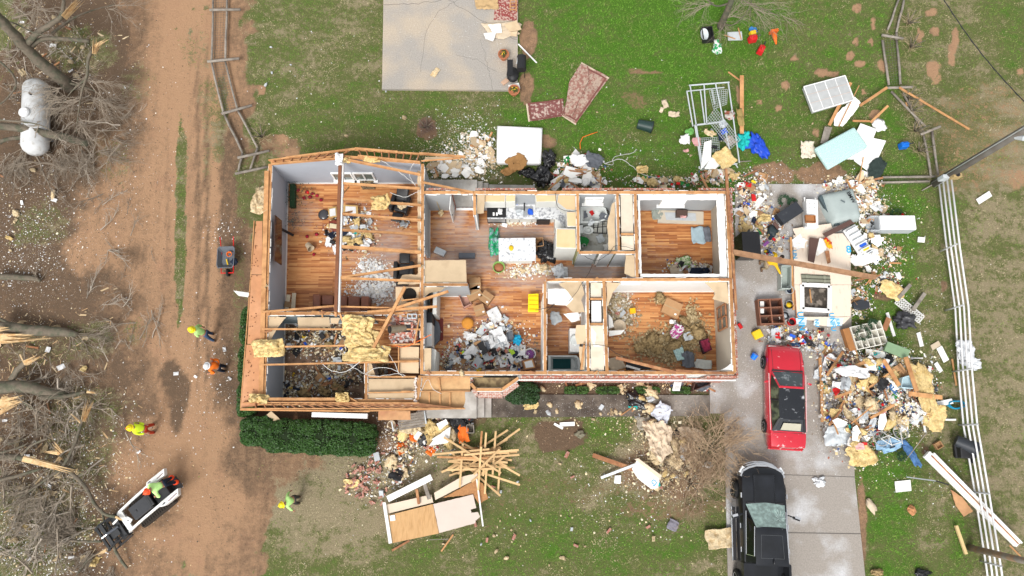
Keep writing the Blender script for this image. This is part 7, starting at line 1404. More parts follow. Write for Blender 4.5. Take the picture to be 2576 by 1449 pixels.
poly('black_cushion','charcoal cushion at the right edge of the fallen wall','cushion',[(2146,760),(2166,753),(2188,758),(2190,774),(2166,780),(2148,776)],.25,.16,CHR2,bevel=.05)
blobt('tyre_pump_bag','dark round bag with a white patch on the drive rubble','bag',1943,580,.25,(.24,.3,.1),mat('bag_slate',(.03,.045,.05),.5),seed=22)
def bicycle(label,x,y,z,rz,rot=None,s=1.0,m=None):
 t=thing('bicycle',label,'bicycle',P(x,y,z),rot=rot or(R(80),0,rz));m=m or mat('bike_white',(.6,.6,.58),.4)
 for wx in(-.5,.5):
  mb=MB();n=26
  for k in range(n):a,b=2*PI*k/n,2*PI*(k+1)/n;mb.beam((wx+.33*math.cos(a),0,.33+.33*math.sin(a)),(wx+.33*math.cos(b),0,.33+.33*math.sin(b)),.03,.03,up=(0,1,0))
  o=mb.build('wheel',mat('bike_tyre',(.35,.35,.34),.6),t,local=True);mb=MB()
  for k in range(12):a=2*PI*k/12;mb.beam((wx,0,.33),(wx+.32*math.cos(a),0,.33+.32*math.sin(a)),.008,.008,up=(0,1,0))
  mb.build('spokes',GALV,o,local=True)
 mb=MB();
 for a,b in(((-.5,0,.33),(-.1,0,.3)),((-.1,0,.3),(-.2,0,.8)),((-.2,0,.75),(.3,0,.75)),((-.1,0,.3),(.3,0,.72)),((.3,0,.85),(.5,0,.33)),((-.5,0,.33),(-.18,0,.75))):mb.tube([a,b],.02,6)
 mb.build('frame',m,t,local=True);mb=MB();mb.box((-.2,0,.84),(.24,.12,.05));mb.build('saddle',BLK,t,local=True,bevel=.02);mb=MB();mb.tube([(.25,-.25,.95),(.3,0,.9),(.25,.25,.95)],.014,6);mb.build('handlebar',BLK,t,local=True)
bicycle('white bicycle lying on the lower part of the big pile',2232,1078,.5,R(18));bicycle('grey bicycle tangled in small things above the red car',1975,868,.3,R(-10),m=mat('bike_grey',(.25,.3,.32),.4))
Z6=ZF
def vbox(name,label,cat,pts,z0,z1,m,parent=None,bevel=.008,group=None):
 "pts are drawn at height z1"
 mb=MB();mb.prism([P(x,y,z1)[:2] for x,y in pts],z0,z1);return mb.build(name,m,parent,label=label,cat=cat,bevel=bevel,group=group)
MAPLE=mat('maple_top',(.66,.47,.27),.7,.08,3,.05,.25,col2=(.58,.38,.2),mix2=(.55,.75),scale2=1.5);CABW=mat('cabinet_white',(.62,.62,.58),.5,.05,3,0,.35)
MARB=mat('marble',(.62,.63,.64),.3,.12,6,0,.5,col2=(.28,.29,.31),mix2=(.5,.60),scale2=9,objvar=0)
kc=[('left of the window',[(1217,489),(1272,489),(1271,508),(1218,508)]),('narrow one left of the window',[(1273,489),(1297,489),(1296,507),(1272,508)]),('right of the window',[(1346,490),(1402,489),(1400,507),(1348,508)]),('angled one in the corner',[(1403,489),(1448,489),(1449,530),(1425,528),(1401,508)]),('short one on the right wall',[(1425,532),(1449,532),(1450,570),(1427,570)]),('tall fridge surround',[(1399,574),(1448,575),(1450,626),(1398,624)])]
for nm,pts in kc:
 t=thing('wall_cabinet','open topped maple kitchen wall cabinet, '+nm,'cabinet',P(*mid(*pts),1.9),group='kitchen wall cabinets');z0=1.95 if 'fridge' not in nm else Z6
 vbox('carcass',None,None,pts,z0,2.78,CABW,t);c=mid(*pts);ins=[(c[0]+(x-c[0])*.93,c[1]+(y-c[1])*.9) for x,y in pts];vbox('top_board',None,None,ins,2.783,2.80,MAPLE,t)
t=thing('kitchen_counter','white kitchen base cabinets under a grey marble counter','counter',P(1320,540,Z6))
vbox('base_cabinet',None,None,[(1226,515),(1428,515),(1428,546),(1226,546)],Z6,1.46,CABW,t);vbox('base_cabinet',None,None,[(1396,547),(1430,547),(1430,574),(1396,574)],Z6,1.46,CABW,t)
vbox('countertop',None,None,[(1226,505),(1350,505),(1400,505),(1446,506),(1448,574),(1424,575),(1398,551),(1226,550)],1.462,1.5,MARB,t)
for x in(1282,1306,1338):mb=MB();mb.beam(P(x,556.5,1.2),P(x+.5,556.5,1.3),.02,.1);mb.build('cabinet_handle',BLK,t)
o=vbox('sink',None,None,[(1298,519),(1341,519),(1341,542),(1298,542)],1.5,1.503,mat('sink_grey',(.3,.31,.32),.3,.2,6,0,.5),t);mb=MB();mb.tube([P(1319,512,1.5),P(1319,512,1.8),P(1319,522,1.82),P(1319,530,1.7)],.03,7);mb.build('faucet',BLK,t)
vbox('kitchen_stove','black glass cooktop stove in the kitchen counter','stove',[(1225,511),(1273,511),(1273,547),(1225,547)],Z6,1.53,BLK);vbox('oven_front','steel oven front below the cooktop','stove',[(1227,548),(1271,548),(1271,550),(1227,550)],.9,1.45,GALV)
vbox('dishwasher','black dishwasher front under the counter','dishwasher',[(1350,552),(1384,552),(1384,554),(1350,554)],.7,1.42,BLK)
for i,(x,y,r,m) in enumerate([(1242,537,.045,WHT_),(1250,537,.045,WHT_),(1242,541,.045,WHT_),(1250,541,.045,WHT_),(1301,512,.06,BLU)]):mb=MB();mb.lathe([(.001,0),(r,0),(r*1.1,.05),(.001,.06)],12);o=mb.build('cup',m,None,local=True,label='small white dials on the cooktop' if i<4 else 'blue cup by the sink',cat='cup',group='white cups on the cooktop' if i<4 else None);o.location=P(x,y,1.535 if i<4 else 1.505)
cloth('tea_towel','white tea towel on the cooktop','towel',1258,532,1.55,.22,.3,CLW,seed=3,amp=.03,n=8);cloth('tea_towel','white and red towel left of the sink','towel',1287,524,1.52,.3,.28,mat('red_print',(.72,.72,.7),.9,.05,4,.2,.2,col2=(.5,.02,.02),mix2=(.6,.64),scale2=8),seed=5,amp=.03,n=8);cloth('blue_sponge_cloth','blue and white cloth in the sink','cloth',1334,533,1.52,.25,.3,BLU,seed=6,amp=.05,n=8);cloth('clear_bag','clear bag crumpled in the sink','bag',1308,534,1.52,.35,.3,LGR,seed=7,amp=.06,n=8)
t=thing('kitchen_island','kitchen island with a broad white marble top','island',P(1301,628,Z6));vbox('base',None,None,[(1262,604),(1340,604),(1340,652),(1262,652)],Z6,1.46,CABW,t);vbox('marble_top',None,None,[(1254,599),(1347,598),(1348,656),(1255,657)],1.462,1.5,mat('marble_light',(.70,.71,.72),.3,.1,6,0,.5,col2=(.38,.40,.43),mix2=(.55,.66),scale2=7,objvar=0),t)
poly('white_sheet','white drywall scrap on the island','drywall',[(1257,630),(1268,630),(1287,648),(1278,652)],1.54,.012,WHTD);blobt('gold_bowl','gold coloured bowl on the island','bowl',1286,624,1.52,(.11,.14,.06),YEL,seed=2,amp=.1)
bag('clear green bottles pack left of the island',1244,612,Z6,.3,.6,.3,mat('bottle_pack',(.2,.3,.32),.3,.2,6,.4,.5,col2=(.01,.3,.12),mix2=(.45,.52),scale2=7),23,'bottle_pack','bottles',knot=False);bag('black trash bag right of the island',1375,638,Z6,.48,.42,.3,CLK,24);crate('open_carton','open brown carton right of the island top','carton',1356,614,Z6,.4,.45,.35,CRD,.1)
bag('clear plastic bag on the hall floor',1408,683,Z6,.3,.3,.2,mat('film_white',(.66,.68,.7)),25,'plastic_bag','plastic bag',knot=False)
drum('green_pot','green rimmed pot with a terracotta inside near the island','pot',1255,676,Z6,.28,.35,cm('lime_pot',(.25,.45,.12)),inner=CON4)
chest('toaster_oven','silver and black appliance tipped on the kitchen floor','appliance',(1108,636),Z6,(.55,.3,.28),R(-25),GALV);chest('grey_toolbox','grey tool box beside the fallen ceiling sheet','toolbox',(1175,645),Z6,(.8,.25,.22),0,GRY)
board('broom lying against the grey entry wall',(1098,505,2.0),(1108,533,Z6+.1),.03,.03,cm('broom_wood',(.5,.38,.2)),'broom','broom');blobt('straw_bundle','straw head of the broom by the entry wall','broom',1110,535,.7,(.12,.2,.06),INS2,seed=3)
def carton(lb,x,y,w_,d,h,rz,z=Z6):t=thing('cardboard_box',lb,'box',P(x,y,z),R(rz));mb=MB();mb.box((0,0,h/2),(w_,d,h));mb.build('carton',CRD,t,local=True,bevel=.01);mb=MB();mb.box((0,0,h+.003),(w_*.98,.06,.004));mb.build('tape',cm('tape',(.42,.29,.16)),t,local=True);mb=MB();mb.box((w_*.3,-d*.3,h+.004),(.1,.08,.004));mb.build('label_patch',WHT_,t,local=True)
carton('cardboard box half under the fallen kitchen ceiling',1196,718,.55,.6,.4,5);carton('large cardboard box in the middle of the box cluster',1193,742,.7,.6,.4,25);carton('cardboard box with two flaps right of the cluster',1224,752,.55,.55,.4,-35);carton('lowest cardboard box beside the heap',1207,783,.5,.5,.4,18)
bin_open('pink plastic bin left of the cardboard boxes',[(1153,743),(1172,736),(1187,764),(1166,775)],Z6,.35,cm('pink_bin',(.5,.28,.22),.5))
t=thing('yellow_tote','yellow ribbed tote against the dining room wall','tote',P(1341,762,Z6));vbox('lid',None,None,[(1329,739),(1355,738),(1355,785),(1328,785)],Z6+.3,Z6+.38,cm('tote_yellow',(.85,.62,.01),.4),t,bevel=.03)
for k in range(4):mb=MB();mb.beam(P(1331,745+k*11,1.0),P(1353,745+k*11,1.0),.03,.03);mb.build('rib',cm('tote_yellow2',(.7,.48,.01),.4),t)
vbox('body',None,None,[(1331,741),(1353,740),(1353,783),(1330,783)],Z6,Z6+.298,cm('tote_yellow',(.85,.62,.01)),t)
for nm,lb,pts,z,m in(('mantel','white fireplace mantel in the dining room',[(1069,812),(1086,811),(1086,871),(1068,872)],1.8,WWHT),('television','small black television on the mantel end',[(1071,785),(1087,785),(1088,811),(1071,811)],1.9,BLK),('stone_hearth','dark stone hearth below the mantel',[(1090,800),(1104,812),(1108,830),(1106,855),(1091,872)],.75,GRY),('red_mat','dark red mat beside the hearth',[(1102,800),(1115,801),(1115,856),(1107,858)],.62,cm('maroon',(.15,.03,.025))),('white_cabinet','white cabinet in the lower corner of the dining room',[(1086,876),(1097,880),(1093,934),(1083,934)],2.4,CABW),('white_cabinet','white cabinet under the torn ceiling in the upper corner',[(1090,728),(1099,728),(1098,789),(1088,789)],2.2,CABW)):vbox(nm,lb,nm.split('_')[-1],pts,Z6,z,m)
t=thing('framed_picture','framed picture lying on a brown table at the heap edge','picture',P(1330,914,Z6));q=[(1311,907),(1342,899),(1351,927),(1318,932)];vbox('table',None,None,q,Z6,1.0,mat('dresser_brown',(.23,.1,.06)),t);c=mid(*q);vbox('picture_frame',None,None,[(c[0]+(x-c[0])*.8,c[1]+(y-c[1])*.8) for x,y in q],1.0,1.03,LUM,t);vbox('print',None,None,[(c[0]+(x-c[0])*.6,c[1]+(y-c[1])*.6) for x,y in q],1.03,1.04,WHT_,t)
drum('round_stool','orange round cushion at the top of the heap','cushion',1177,815,Z6,.26,.2,cm('amber',(.62,.26,.04)),lid=cm('amber',(.62,.26,.04)),taper=1);drum('laundry_bucket','white bucket with purple inside at the heap right end','bucket',1333,892,Z6,.26,.25,WHT_,inner=cm('purple',(.25,.08,.3)));bin_open('dark grey tub on the heap',[(1274,836),(1287,832),(1293,850),(1286,860),(1276,858)],1.0,.15,GRY);bag('bright blue bag right of the dark grey tub',1302,856,.9,.2,.2,.12,cm('cyan_bag',(.01,.3,.5)),26,'blue_bag','bag',knot=False)
LEA=mat('brown_leather',(.22,.085,.05),.45,.2,5,.3,.4);BLEA=mat('black_leather',(.02,.02,.022),.4,.2,5,.3,.4)
t=thing('leather_sofa','brown leather sofa against the lower wall of the living room','sofa',P(856,762,Z6))
for nm,pts,z in(('armrest',[(786,739),(806,740),(805,774),(786,773)],1.2),('armrest',[(908,744),(929,745),(928,780),(907,780)],1.2),('seat_cushion',[(808,742),(838,742),(838,768),(808,767)],1.05),('seat_cushion',[(846,743),(873,743),(873,770),(846,770)],1.05),('seat_cushion',[(875,744),(906,745),(905,772),(875,772)],1.05),('backrest',[(807,770),(906,774),(906,786),(807,782)],1.45)):
 o=vbox(nm,None,None,pts,Z6,z,LEA,t,bevel=.07);o.modifiers[0].segments=4;o.data.polygons.foreach_set('use_smooth',[True]*len(o.data.polygons))
def recliner(label,x,y,rz,m,w_=.95):
 t=thing('leather_recliner',label,'armchair',P(x,y,Z6),rz)
 for nm,c,s,rx in(('seat',(0,0,.32),(.55,.6,.3),0),('backrest',(0,.55,.62),(.6,.7,.18),.6),('armrest',(-.38,.05,.42),(.2,.85,.55),0),('armrest',(.38,.05,.42),(.2,.85,.55),0),('footrest',(0,-.6,.35),(.52,.5,.12),-.15)):mb=MB();mb.box(c,s,rx=rx);o=mb.build(nm,m,t,local=True,bevel=.06,seg=4);o.data.polygons.foreach_set('use_smooth',[True]*len(o.data.polygons))
recliner('black leather recliner leaning back in the upper right of the living room',1010,524,R(-14),BLEA);recliner('second black armchair half hidden below the slanting rafter',1020,684,R(180),BLEA)
bag('cream insulation scraps on the black recliner',1012,520,1.2,.2,.14,.1,INS2,27,'insulation_clump','insulation',knot=False)
t=thing('television','large flat television hanging askew on the grey blue west wall','television',P(700,600,1.5));sc_=[P(693,541,3.0),P(709.5,555,2.3),P(709,667,2.3),P(691,655,3.0)];nrm_=(sc_[1]-sc_[0]).cross(sc_[3]-sc_[0]).normalized()*.05;mb=MB();mb.add([p for p in sc_]+[p+nrm_ for p in sc_],[(0,1,2,3),(7,6,5,4),(0,4,5,1),(1,5,6,2),(2,6,7,3),(3,7,4,0)]);mb.build('screen',mat('tv_glass',(.035,.015,.01),.12,.05,3,0,.6),t);mb=MB();mb.beam(P(709,577,1.5),P(738,592,.75),.12,.05);mb.build('mount_arm',BLK,t)  # screen's brown base colour paints in the reflection of the wood floor
for i,(a,b) in enumerate((((721,773),(726,742)),((737,775),(740,738)))):mb=MB();mb.beam(P(a[0],a[1]+4,.95),P(b[0],b[1]-1,.95),.2,.04);o=mb.build('skateboard_deck',cm('cream_deck',(.6,.52,.38)),label=('shorter','longer')[i]+' cream board standing in the lower left corner',cat='board',bevel=.02,seg=3)
vbox('patterned_box','tan box with dark emblem against the cream boards','box',[(717,757),(733,760),(731,774),(714,771)],Z6,1.0,cm('box_tan',(.3,.19,.1)))
t=thing('christmas_tree','narrow dark green artificial tree along the living room corner','artificial tree',P(736,495,Z6));vbox('holder',None,None,[(729,462),(741,462),(741,520),(728,520)],Z6,.9,cm('pine_dark',(.015,.04,.015)),t)
wreath('tangled green garland with red roses in the upper left corner',755,490,.7,.5,m=mat('dusty_green',(.07,.10,.06),.9,.3,12),berry=True,r2=.35);wreath('grey green dried branches against the west wall',738,560,.7,.25,m=mat('dried_branch',(.16,.16,.13),.9,.3,12),r2=.35)
for i,(x,y) in enumerate([(772,483),(786,487),(797,492),(808,503),(765,498),(750,478),(780,496),(797,590),(790,640),(773,595)]):blobt('red_rose','red artificial rose scattered on the living room floor','flower',x,y,.65,(.08,.08,.05),cm('rose_red',(.3,.01,.03)),seed=i,group='red artificial roses',amp=.5,sub=2)
drum('wire_basket','round basket tipped on the living room floor','basket',774,615,.8,.17,.35,cm('basket_tan',(.45,.36,.25)),(R(70),0,R(40)));t=thing('carved_stool','dark red carved stool with a cream cushion','stool',P(841,567,Z6));vbox('frame',None,None,[(827,556),(842,552),(858,566),(855,582),(836,579),(826,570)],Z6,1.0,cm('mahogany',(.18,.035,.02),.5),t,bevel=.03);vbox('cushion',None,None,[(829,561),(849,564),(848,575),(828,573)],1.0,1.08,cm('cream_cush',(.65,.55,.36)),t,bevel=.03)
for lb,q,z in(('square framed drawing left of the ridge beam',[(825,523),(846,519),(848,545),(827,549)],1.0),('gold framed mirror right of the ridge beam',[(864,515),(900,517),(901,540),(863,540)],.9)):
 t=thing('picture_frame',lb,'picture',P(*mid(*q),z));vbox('frame',None,None,q,z-.04,z,cm('gilt',(.42,.27,.1),.5),t);c=mid(*q);vbox('picture',None,None,[(c[0]+(x-c[0])*.72,c[1]+(y-c[1])*.72) for x,y in q],z,z+.01,cm('paper_grey',(.62,.62,.62)),t)
blobt('mirror_ball','dark round mirror left of the square drawing','mirror',814,540,.7,(.27,.27,.1),mat('dark_mirror',(.05,.05,.055),.15,.2,8,0,.6),seed=1,amp=.02);vbox('ornate_box','brown patterned basket standing under the living room window','basket',[(904,443),(940,443),(938,466),(906,466)],Z6,1.2,mat('tapestry',(.22,.17,.1),.9,.4,14,.2,.2,col2=(.06,.05,.04),mix2=(.48,.54),scale2=12))
t=thing('chimney_stub','broken whitewashed brick chimney with a metal flue poking out','chimney',P(1018,830,Z6));CHM=mat('chimney_brick',(.46,.40,.37),.9,.3,10,.8,.2,col2=(.30,.10,.07),mix2=(.5,.58),scale2=6,bscale=18)
vbox('stack',None,None,[(983,788),(1050,787),(1052,852),(1046,865),(986,864),(978,850)],Z6,2.9,CHM,t,bevel=.03)
mb=MB()
for i in range(110):x,y=U(982,1048),U(788,862);mb.box(P(x,y,2.92+U(0,.12)),(U(.12,.24),U(.08,.13),U(.05,.12)),rz=rnd.choice((0,PI/2))+U(-.3,.3),rx=U(-.2,.2),ry=U(-.2,.2),k=0 if U(0,1)<.7 else 1)
mb.build('loose_bricks',[CHM,BRKL],t,kind='stuff');mb=MB();mb.tube([P(1018,826,3.0),P(980,829,3.5)],.17,16,cap=False);mb.tube([P(979.5,829,3.505),P(979,829,3.51)],.16,14,1);mb.build('flue_pipe',[mat('flue_metal',(.25,.21,.15),.4,.2,5,0,.5,metal=.5),BLK],t,smooth=True,auto=40)
mb=MB();a=P(1021,826,3.08)
for dx,dy,sx,sy in((0,.22,.62,.1),(0,-.22,.62,.1),(.28,0,.1,.5),(-.28,0,.1,.5)):mb.box(a+Vector((dx,dy,0)),(sx,sy,.14))
mb.build('clay_liner',BRKL,t,bevel=.02);mb=MB();mb.box(a-Vector((0,0,.03)),(.46,.36,.1));mb.build('flue_opening',BLK,t);mb=MB()
c=P(1037,796,3.1);[mb.box(c+Vector(q),s) for q,s in(((0,.09,0),(.42,.04,.16)),((0,-.09,0),(.42,.04,.16)),((-.2,0,0),(.04,.14,.16)),((.2,0,0),(.04,.14,.16)),((0,0,0),(.04,.14,.16)))];mb.build('concrete_block',LGR,t)
o=cable([(950,868,3.1),(990,870,3.1),(1020,872,3.1),(1045,862,3.1),(1085,842,3.0)],.02,ORGI,parent=None);o.build('extension_cord',ORGI,label='orange extension cord strung past the broken chimney',cat='cord')
POR=mat('porcelain',(.60,.63,.62),.2,.06,3,0,.5)
t=thing('toilet','white toilet with its lid up in the upper bathroom','toilet',P(1477,585,Z6),R(90));mb=MB();mb.lathe([(.12,0),(.14,.2),(.2,.38),(.21,.4),(.13,.4),(.09,.3),(.001,.28)],20,sy=1.3);mb.build('bowl',POR,t,local=True,smooth=True,auto=50);mb=MB();mb.box((0,.36,.4),(.42,.18,.4));mb.build('tank',POR,t,local=True,bevel=.02)
def tub(label,pts,m=POR,mt=None):
 t=thing('bathtub',label,'bathtub',P(*mid(*pts),Z6));c=mid(*pts);z=1.15;w_=[P(x,y,z) for x,y in pts];iw=[P(c[0]+(x-c[0])*.86,c[1]+(y-c[1])*.8,z) for x,y in pts];bw=[P(c[0]+(x-c[0])*.7,c[1]+(y-c[1])*.6,z)-Vector((0,0,.4)) for x,y in pts];ow=[Vector((p.x,p.y,Z6)) for p in w_];n=len(pts)
 mb=MB();mb.add(w_+iw+bw+ow,[((i+1)%n,i,n+i,n+(i+1)%n) for i in range(n)]+[(n+(i+1)%n,n+i,2*n+i,2*n+(i+1)%n) for i in range(n)]+[list(range(2*n,3*n))]+[(i,(i+1)%n,3*n+(i+1)%n,3*n+i) for i in range(n)]);mb.build('basin',m,t)
 if mt:q=[P(*p,.8) for p in[(1386,902),(1436,898),(1436,930),(1384,930)]];mb=MB();mb.prism([p[:2] for p in q],.78,.8);mb.build('bath_mat',mt,t)
tub('white bathtub full of clutter in the upper bathroom',[(1460,518),(1512,517),(1524,524),(1528,538),(1522,553),(1508,560),(1460,561)]);tub('white bathtub with a dark teal mat in the lower bathroom',[(1379,894),(1450,894),(1458,902),(1460,934),(1379,934)],mt=cm('mat_teal',(.01,.07,.075)))
t=thing('bathroom_vanity','white vanity with an oval basin in the lower bathroom','vanity',P(1445,855,Z6));vbox('cabinet',None,None,[(1433,826),(1458,826),(1458,885),(1433,885)],Z6,1.4,WHT_,t);mb=MB();mb.lathe([(.2,0),(.23,.04),(.16,.04),(.1,.015),(.001,.012)],20,P(1446,856,1.4),sy=1.2);mb.build('basin',POR,t,smooth=True)
t=thing('metal_chair','black metal chair tipped in the upper bathroom','chair',P(1508,572,Z6))
for a,b in(((1494,560,1.1),(1528,556,1.2)),((1494,560,1.1),(1492,586,.7)),((1528,556,1.2),(1526,588,.8)),((1492,586,.7),(1526,588,.8)),((1494,572,.9),(1528,570,1.0)),((1505,560,1.1),(1502,586,.7)),((1516,558,1.1),(1516,587,.8))):mb=MB();mb.tube([P(*a),P(*b)],.022,6);mb.build('bar',BLK,t)
for lb,x,y,z,w_,d,m in(('red dish in the upper bathtub',1489,536,.85,.25,.2,RED),('dark wire in the upper bathtub',1470,540,.85,.3,.35,GRY),('white towel on the upper bathtub edge',1486,560,1.2,.25,.35,LGR),('grey towel at the end of the upper bathtub',1520,545,1.1,.35,.5,GRY),('pale cloth below the black metal chair',1510,600,.65,.45,.35,LGR),('white torn board by the bathroom door',1526,622,.7,.3,.35,WHTD),('pile of bottles and jars in the bathroom corner',1468,606,.8,.4,.5,GRN),('grey white curtain in the lower bathroom',1398,800,1.2,.6,.55,LGR),('white scrap on the lower bathroom floor',1455,794,.65,.2,.25,WHT_)):cloth('bathroom_cloth',lb,'cloth',x,y,z,w_,d,m,U(0,3),.07,4,int(x),.35,n=9)
for x,y in((1466,588),(1468,622)):drum('white_jar',('upper','lower')[y>600]+' white jar beside the toilet','jar',x,y,Z6,.09,.3,WHT_)
t=thing('fallen_door','white door with shattered glass lying below the bedroom window','door',P(1712,546,Z6));vbox('slab',None,None,[(1655,528),(1770,532),(1770,564),(1655,560)],Z6,.72,WBGE,t);vbox('glass_shards',None,None,[(1672,534),(1750,536),(1752,556),(1676,553)],.722,.74,LGR,t);vbox('box','brown box of pink and dark things on the fallen door','box',[(1702,527),(1730,528),(1730,544),(1702,544)],.74,1.0,cm('box_dark',(.08,.05,.04)))
for nm,lb,x,y,z,w_,d,m,rz in(('ruffled_pillow','grey green ruffled pillow beside the fallen door',1653,538,.7,.55,.6,cm('sage_grey',(.3,.33,.29)),.1),('blue_blanket','pale blue blanket heaped by the east bedroom wall',1756,592,.7,.7,.9,cm('powder_blue',(.33,.43,.48)),.1),('striped_chair_cover','dark striped cover next to the pale blue blanket',1779,590,.8,.35,.8,GRY,.1),('pink_garment','pink cloth on the box by the bedroom window',1718,546,1.0,.3,.12,PNK,0),('cream_shirt','cream pillow in the corner heap of the upper bedroom',1701,678,.8,.6,.45,BGE,.2),('green_sheet','green patterned sheet in the corner heap of the upper bedroom',1720,658,.8,.7,.5,mat('green_floral',(.55,.58,.4),.9,.2,8,.3,.2,col2=(.15,.3,.08),mix2=(.5,.55),scale2=9),.3),('dark_clothes','dark clothes in the lower right corner of the upper bedroom',1760,682,.8,.9,.35,NAVY,0),('mint_pillow','mint patterned pillow on the attic insulation',1708,886,.8,.5,.8,MINT,.25),('grey_shirt','grey shirt spread next to the mint pillow',1731,905,.85,.6,.75,GRY,.05),('floral_pillow','white floral pillow in the lower bedroom corner',1768,916,.7,.85,.45,cm('floral_white',(.6,.62,.58)),-.15),('small_clothes','blue and white shirt on the attic insulation',1713+18,846,.8,.45,.4,LGR,.2),('purple_hangers','purple and white hangers on the attic insulation',1702,833,.9,.7,.5,mat('hanger_mix',(.6,.6,.6),.5,.1,6,.2,.3,col2=(.35,.05,.2),mix2=(.48,.52),scale2=9),.9),('white_paper','white card on the floor below the square carton',1692,810,.7,.32,.22,WHT_,0),('tan_clothes','tan and black clothes in the lower left bedroom corner',1550,915,.8,.8,.6,BGE,.2)):cloth(nm,lb,'cloth',x,y,z,w_,d,m,rz,.07,3.5,int(x+y),.2,n=10)
carton('large flat square carton in the lower bedroom',1688,777,.85,.75,.25,-25);bin_open('open maroon suitcase on the lower bedroom floor',[(1760,858),(1780,850),(1791,878),(1772,890)],Z6,.3,cm('suitcase',(.05,.02,.03)),'suitcase','suitcase');cloth('maroon_clothes','maroon clothes inside the open suitcase','clothing',1775,869,.85,.45,.6,cm('maroon2',(.22,.02,.05)),.3,.08,5,3,.2)
vbox('toy_box','small yellow and orange toy box on the lower bedroom floor','toy',[(1584,776),(1598,774),(1600,787),(1586,789)],Z6,.85,cm('toy_orange',(.85,.4,.01)));drum('brown_hat','cream brimmed hat in the left closet heap','hat',1558,820,.8,.28,.1,BGE,taper=.6);board('long plaster edged board across the lower bedroom wall foot',(1575,920,1.0),(1610,930,1.0),.1,.03,WHTD);vbox('black_case','black case at the wall foot of the lower bedroom','case',[(1576,906),(1600,908),(1640,928),(1576,930)],Z6,.8,BLK);vbox('white_chest','white box on its side in the left closet heap','box',[(1531,790),(1540,800),(1544,822),(1532,825)],Z6,1.1,WHTD);poly('white_shelf','white shelf tilted below the hat','board',[(1532,832),(1572,830),(1562,841),(1532,846)],1.2,.03,WHTD)
for lb,x,y,z,rx,ry,rz,s in(('big yellow batt over the front room joists, upper lobe',900,822,3.15,.7,.5,.2,31),('big yellow batt over the front room joists, middle lobe',912,852,3.15,.75,.42,.2,32),('big yellow batt over the front room joists, lower lobe',925,890,3.15,1.05,.36,.22,33),('yellow batt hanging over the west plate',676,876,3.1,.72,.4,.15,34),('yellow clump on a living room joist',957,510,3.4,.42,.34,.2,35),('clump on the north wall ladder, left',867,405,3.7,.3,.12,.12,36),('clump on the north wall ladder, right',935,402,3.6,.4,.14,.12,37),('clump at the lower left plate corner',652,1003,3.15,.4,.2,.12,38),('clump beside the porch ceiling corner',862,1000,3.15,.3,.2,.12,39),('tan batt on the ground against the north west corner',658,505,.1,.45,.75,.1,40),('yellow clump on the back lawn behind the kitchen',1616,427,.05,.3,.2,.1,41)):
 mb=MB();mb.sheet(rx*2,ry*2,22,16,.13,2.6,s,.2,.14 if rx>.5 else .07);mb.sheet(rx*1.3,ry*1.4,14,12,.16,3,s+5,.3,.1,.08);o=mb.build('insulation_batt',INS if s!=40 else INS2,None,local=True,smooth=True,label=lb,cat='insulation');o.location=P(x,y,z);o.rotation_euler=(U(-.08,.08),U(-.08,.08),U(-.15,.15))
cloth('white_rag','white rag caught on the gable peak','rag',853,402,3.95,.35,.6,CLW,seed=3,amp=.12)
PROTO={}
def proto(kind,v,m):
 k=(kind,v,m.name)
 if k in PROTO:return PROTO[k]
 mb=MB();r=random.Random(hash_(kind)*31+v)
 if kind=='drywall_fragment':
  n=r.choice((4,5,5,6));a0=r.uniform(0,6);pts=[(math.cos(a0+2*PI*i/n+r.uniform(-.3,.3))*r.uniform(.38,.6),math.sin(a0+2*PI*i/n)*r.uniform(.25,.5)) for i in range(n)];mb.prism(pts,0,.03)
 elif kind=='insulation_clump':(mb.sheet(1,.75,12,12,.13,2.4,v,.55,.06,.06) if v%2 else mb.blob((0,0,.1),(.5,.38,.16),.36,4.2,v+3,3,flat=-.1))
 elif kind=='lumber_piece':mb.box((0,0,.02),(1,.085,.04))
 elif kind in('garment','crumpled_bag'):mb.sheet(1,.8,9,9,.11,2.6,v,.35,.02)
 elif kind=='cardboard_piece':mb.box((0,0,.01),(1,.75,.02));mb.box((.35,.1,.1),(.3,.5,.02),ry=.9)
 elif kind=='household_item':
  if v%3==0:mb.box((0,0,.12),(.8,.55,.24))
  elif v%3==1:mb.lathe([(.001,0),(.2,0),(.22,.5),(.1,.62),(.09,.75),(.001,.75)],10);mb.xf(Matrix.Rotation(1.3,4,'X'))
  else:mb.lathe([(.001,0),(.3,0),(.42,.16),(.39,.16),(.27,.03),(.001,.02)],12)
 elif kind=='book':mb.box((0,0,.06),(1,.7,.12));
 elif kind=='paper_sheet':mb.sheet(1,.75,3,3,.05,2,v,.05,.006)
 elif kind=='broken_branch':
  st=rnd.getstate();rnd.seed(v);twig(mb,Vector((-.5,0,.05)),Vector((1,0,.15)),1.0,.028,2,0,.8);rnd.setstate(st)
 elif kind=='brick':mb.box((0,0,.15),(1,.48,.3))
 me=mb.mesh(kind,m)
 if kind in('insulation_clump','garment','crumpled_bag'):me.polygons.foreach_set('use_smooth',[True]*len(me.polygons))
 PROTO[k]=me;return me
def hash_(s):return sum(ord(c)*(i+1) for i,c in enumerate(s))
MT=dict(white=WHTD,tan=TAND,cream=BGE,yellow=INS,buff=INS2,brown=INSB,pine=LUM,dark=LUM2,grey=GRY,blue=BLU,red=RED,pink=PNK,black=BLK,green=GRN,teal=TEAL,pale=LGR,denim=DNM,snow=CLW,kraft=CRD,gold=YEL,orange=ORGI,brick=BRKL,bark=TW,bleached=mat('bleached_branch',(.38,.33,.27),.9,.3,8),charcoal=CHR2,lime=cm('lime_item',(.4,.6,.05)),purple=cm('purple',(.25,.08,.3)),navy=NAVY)
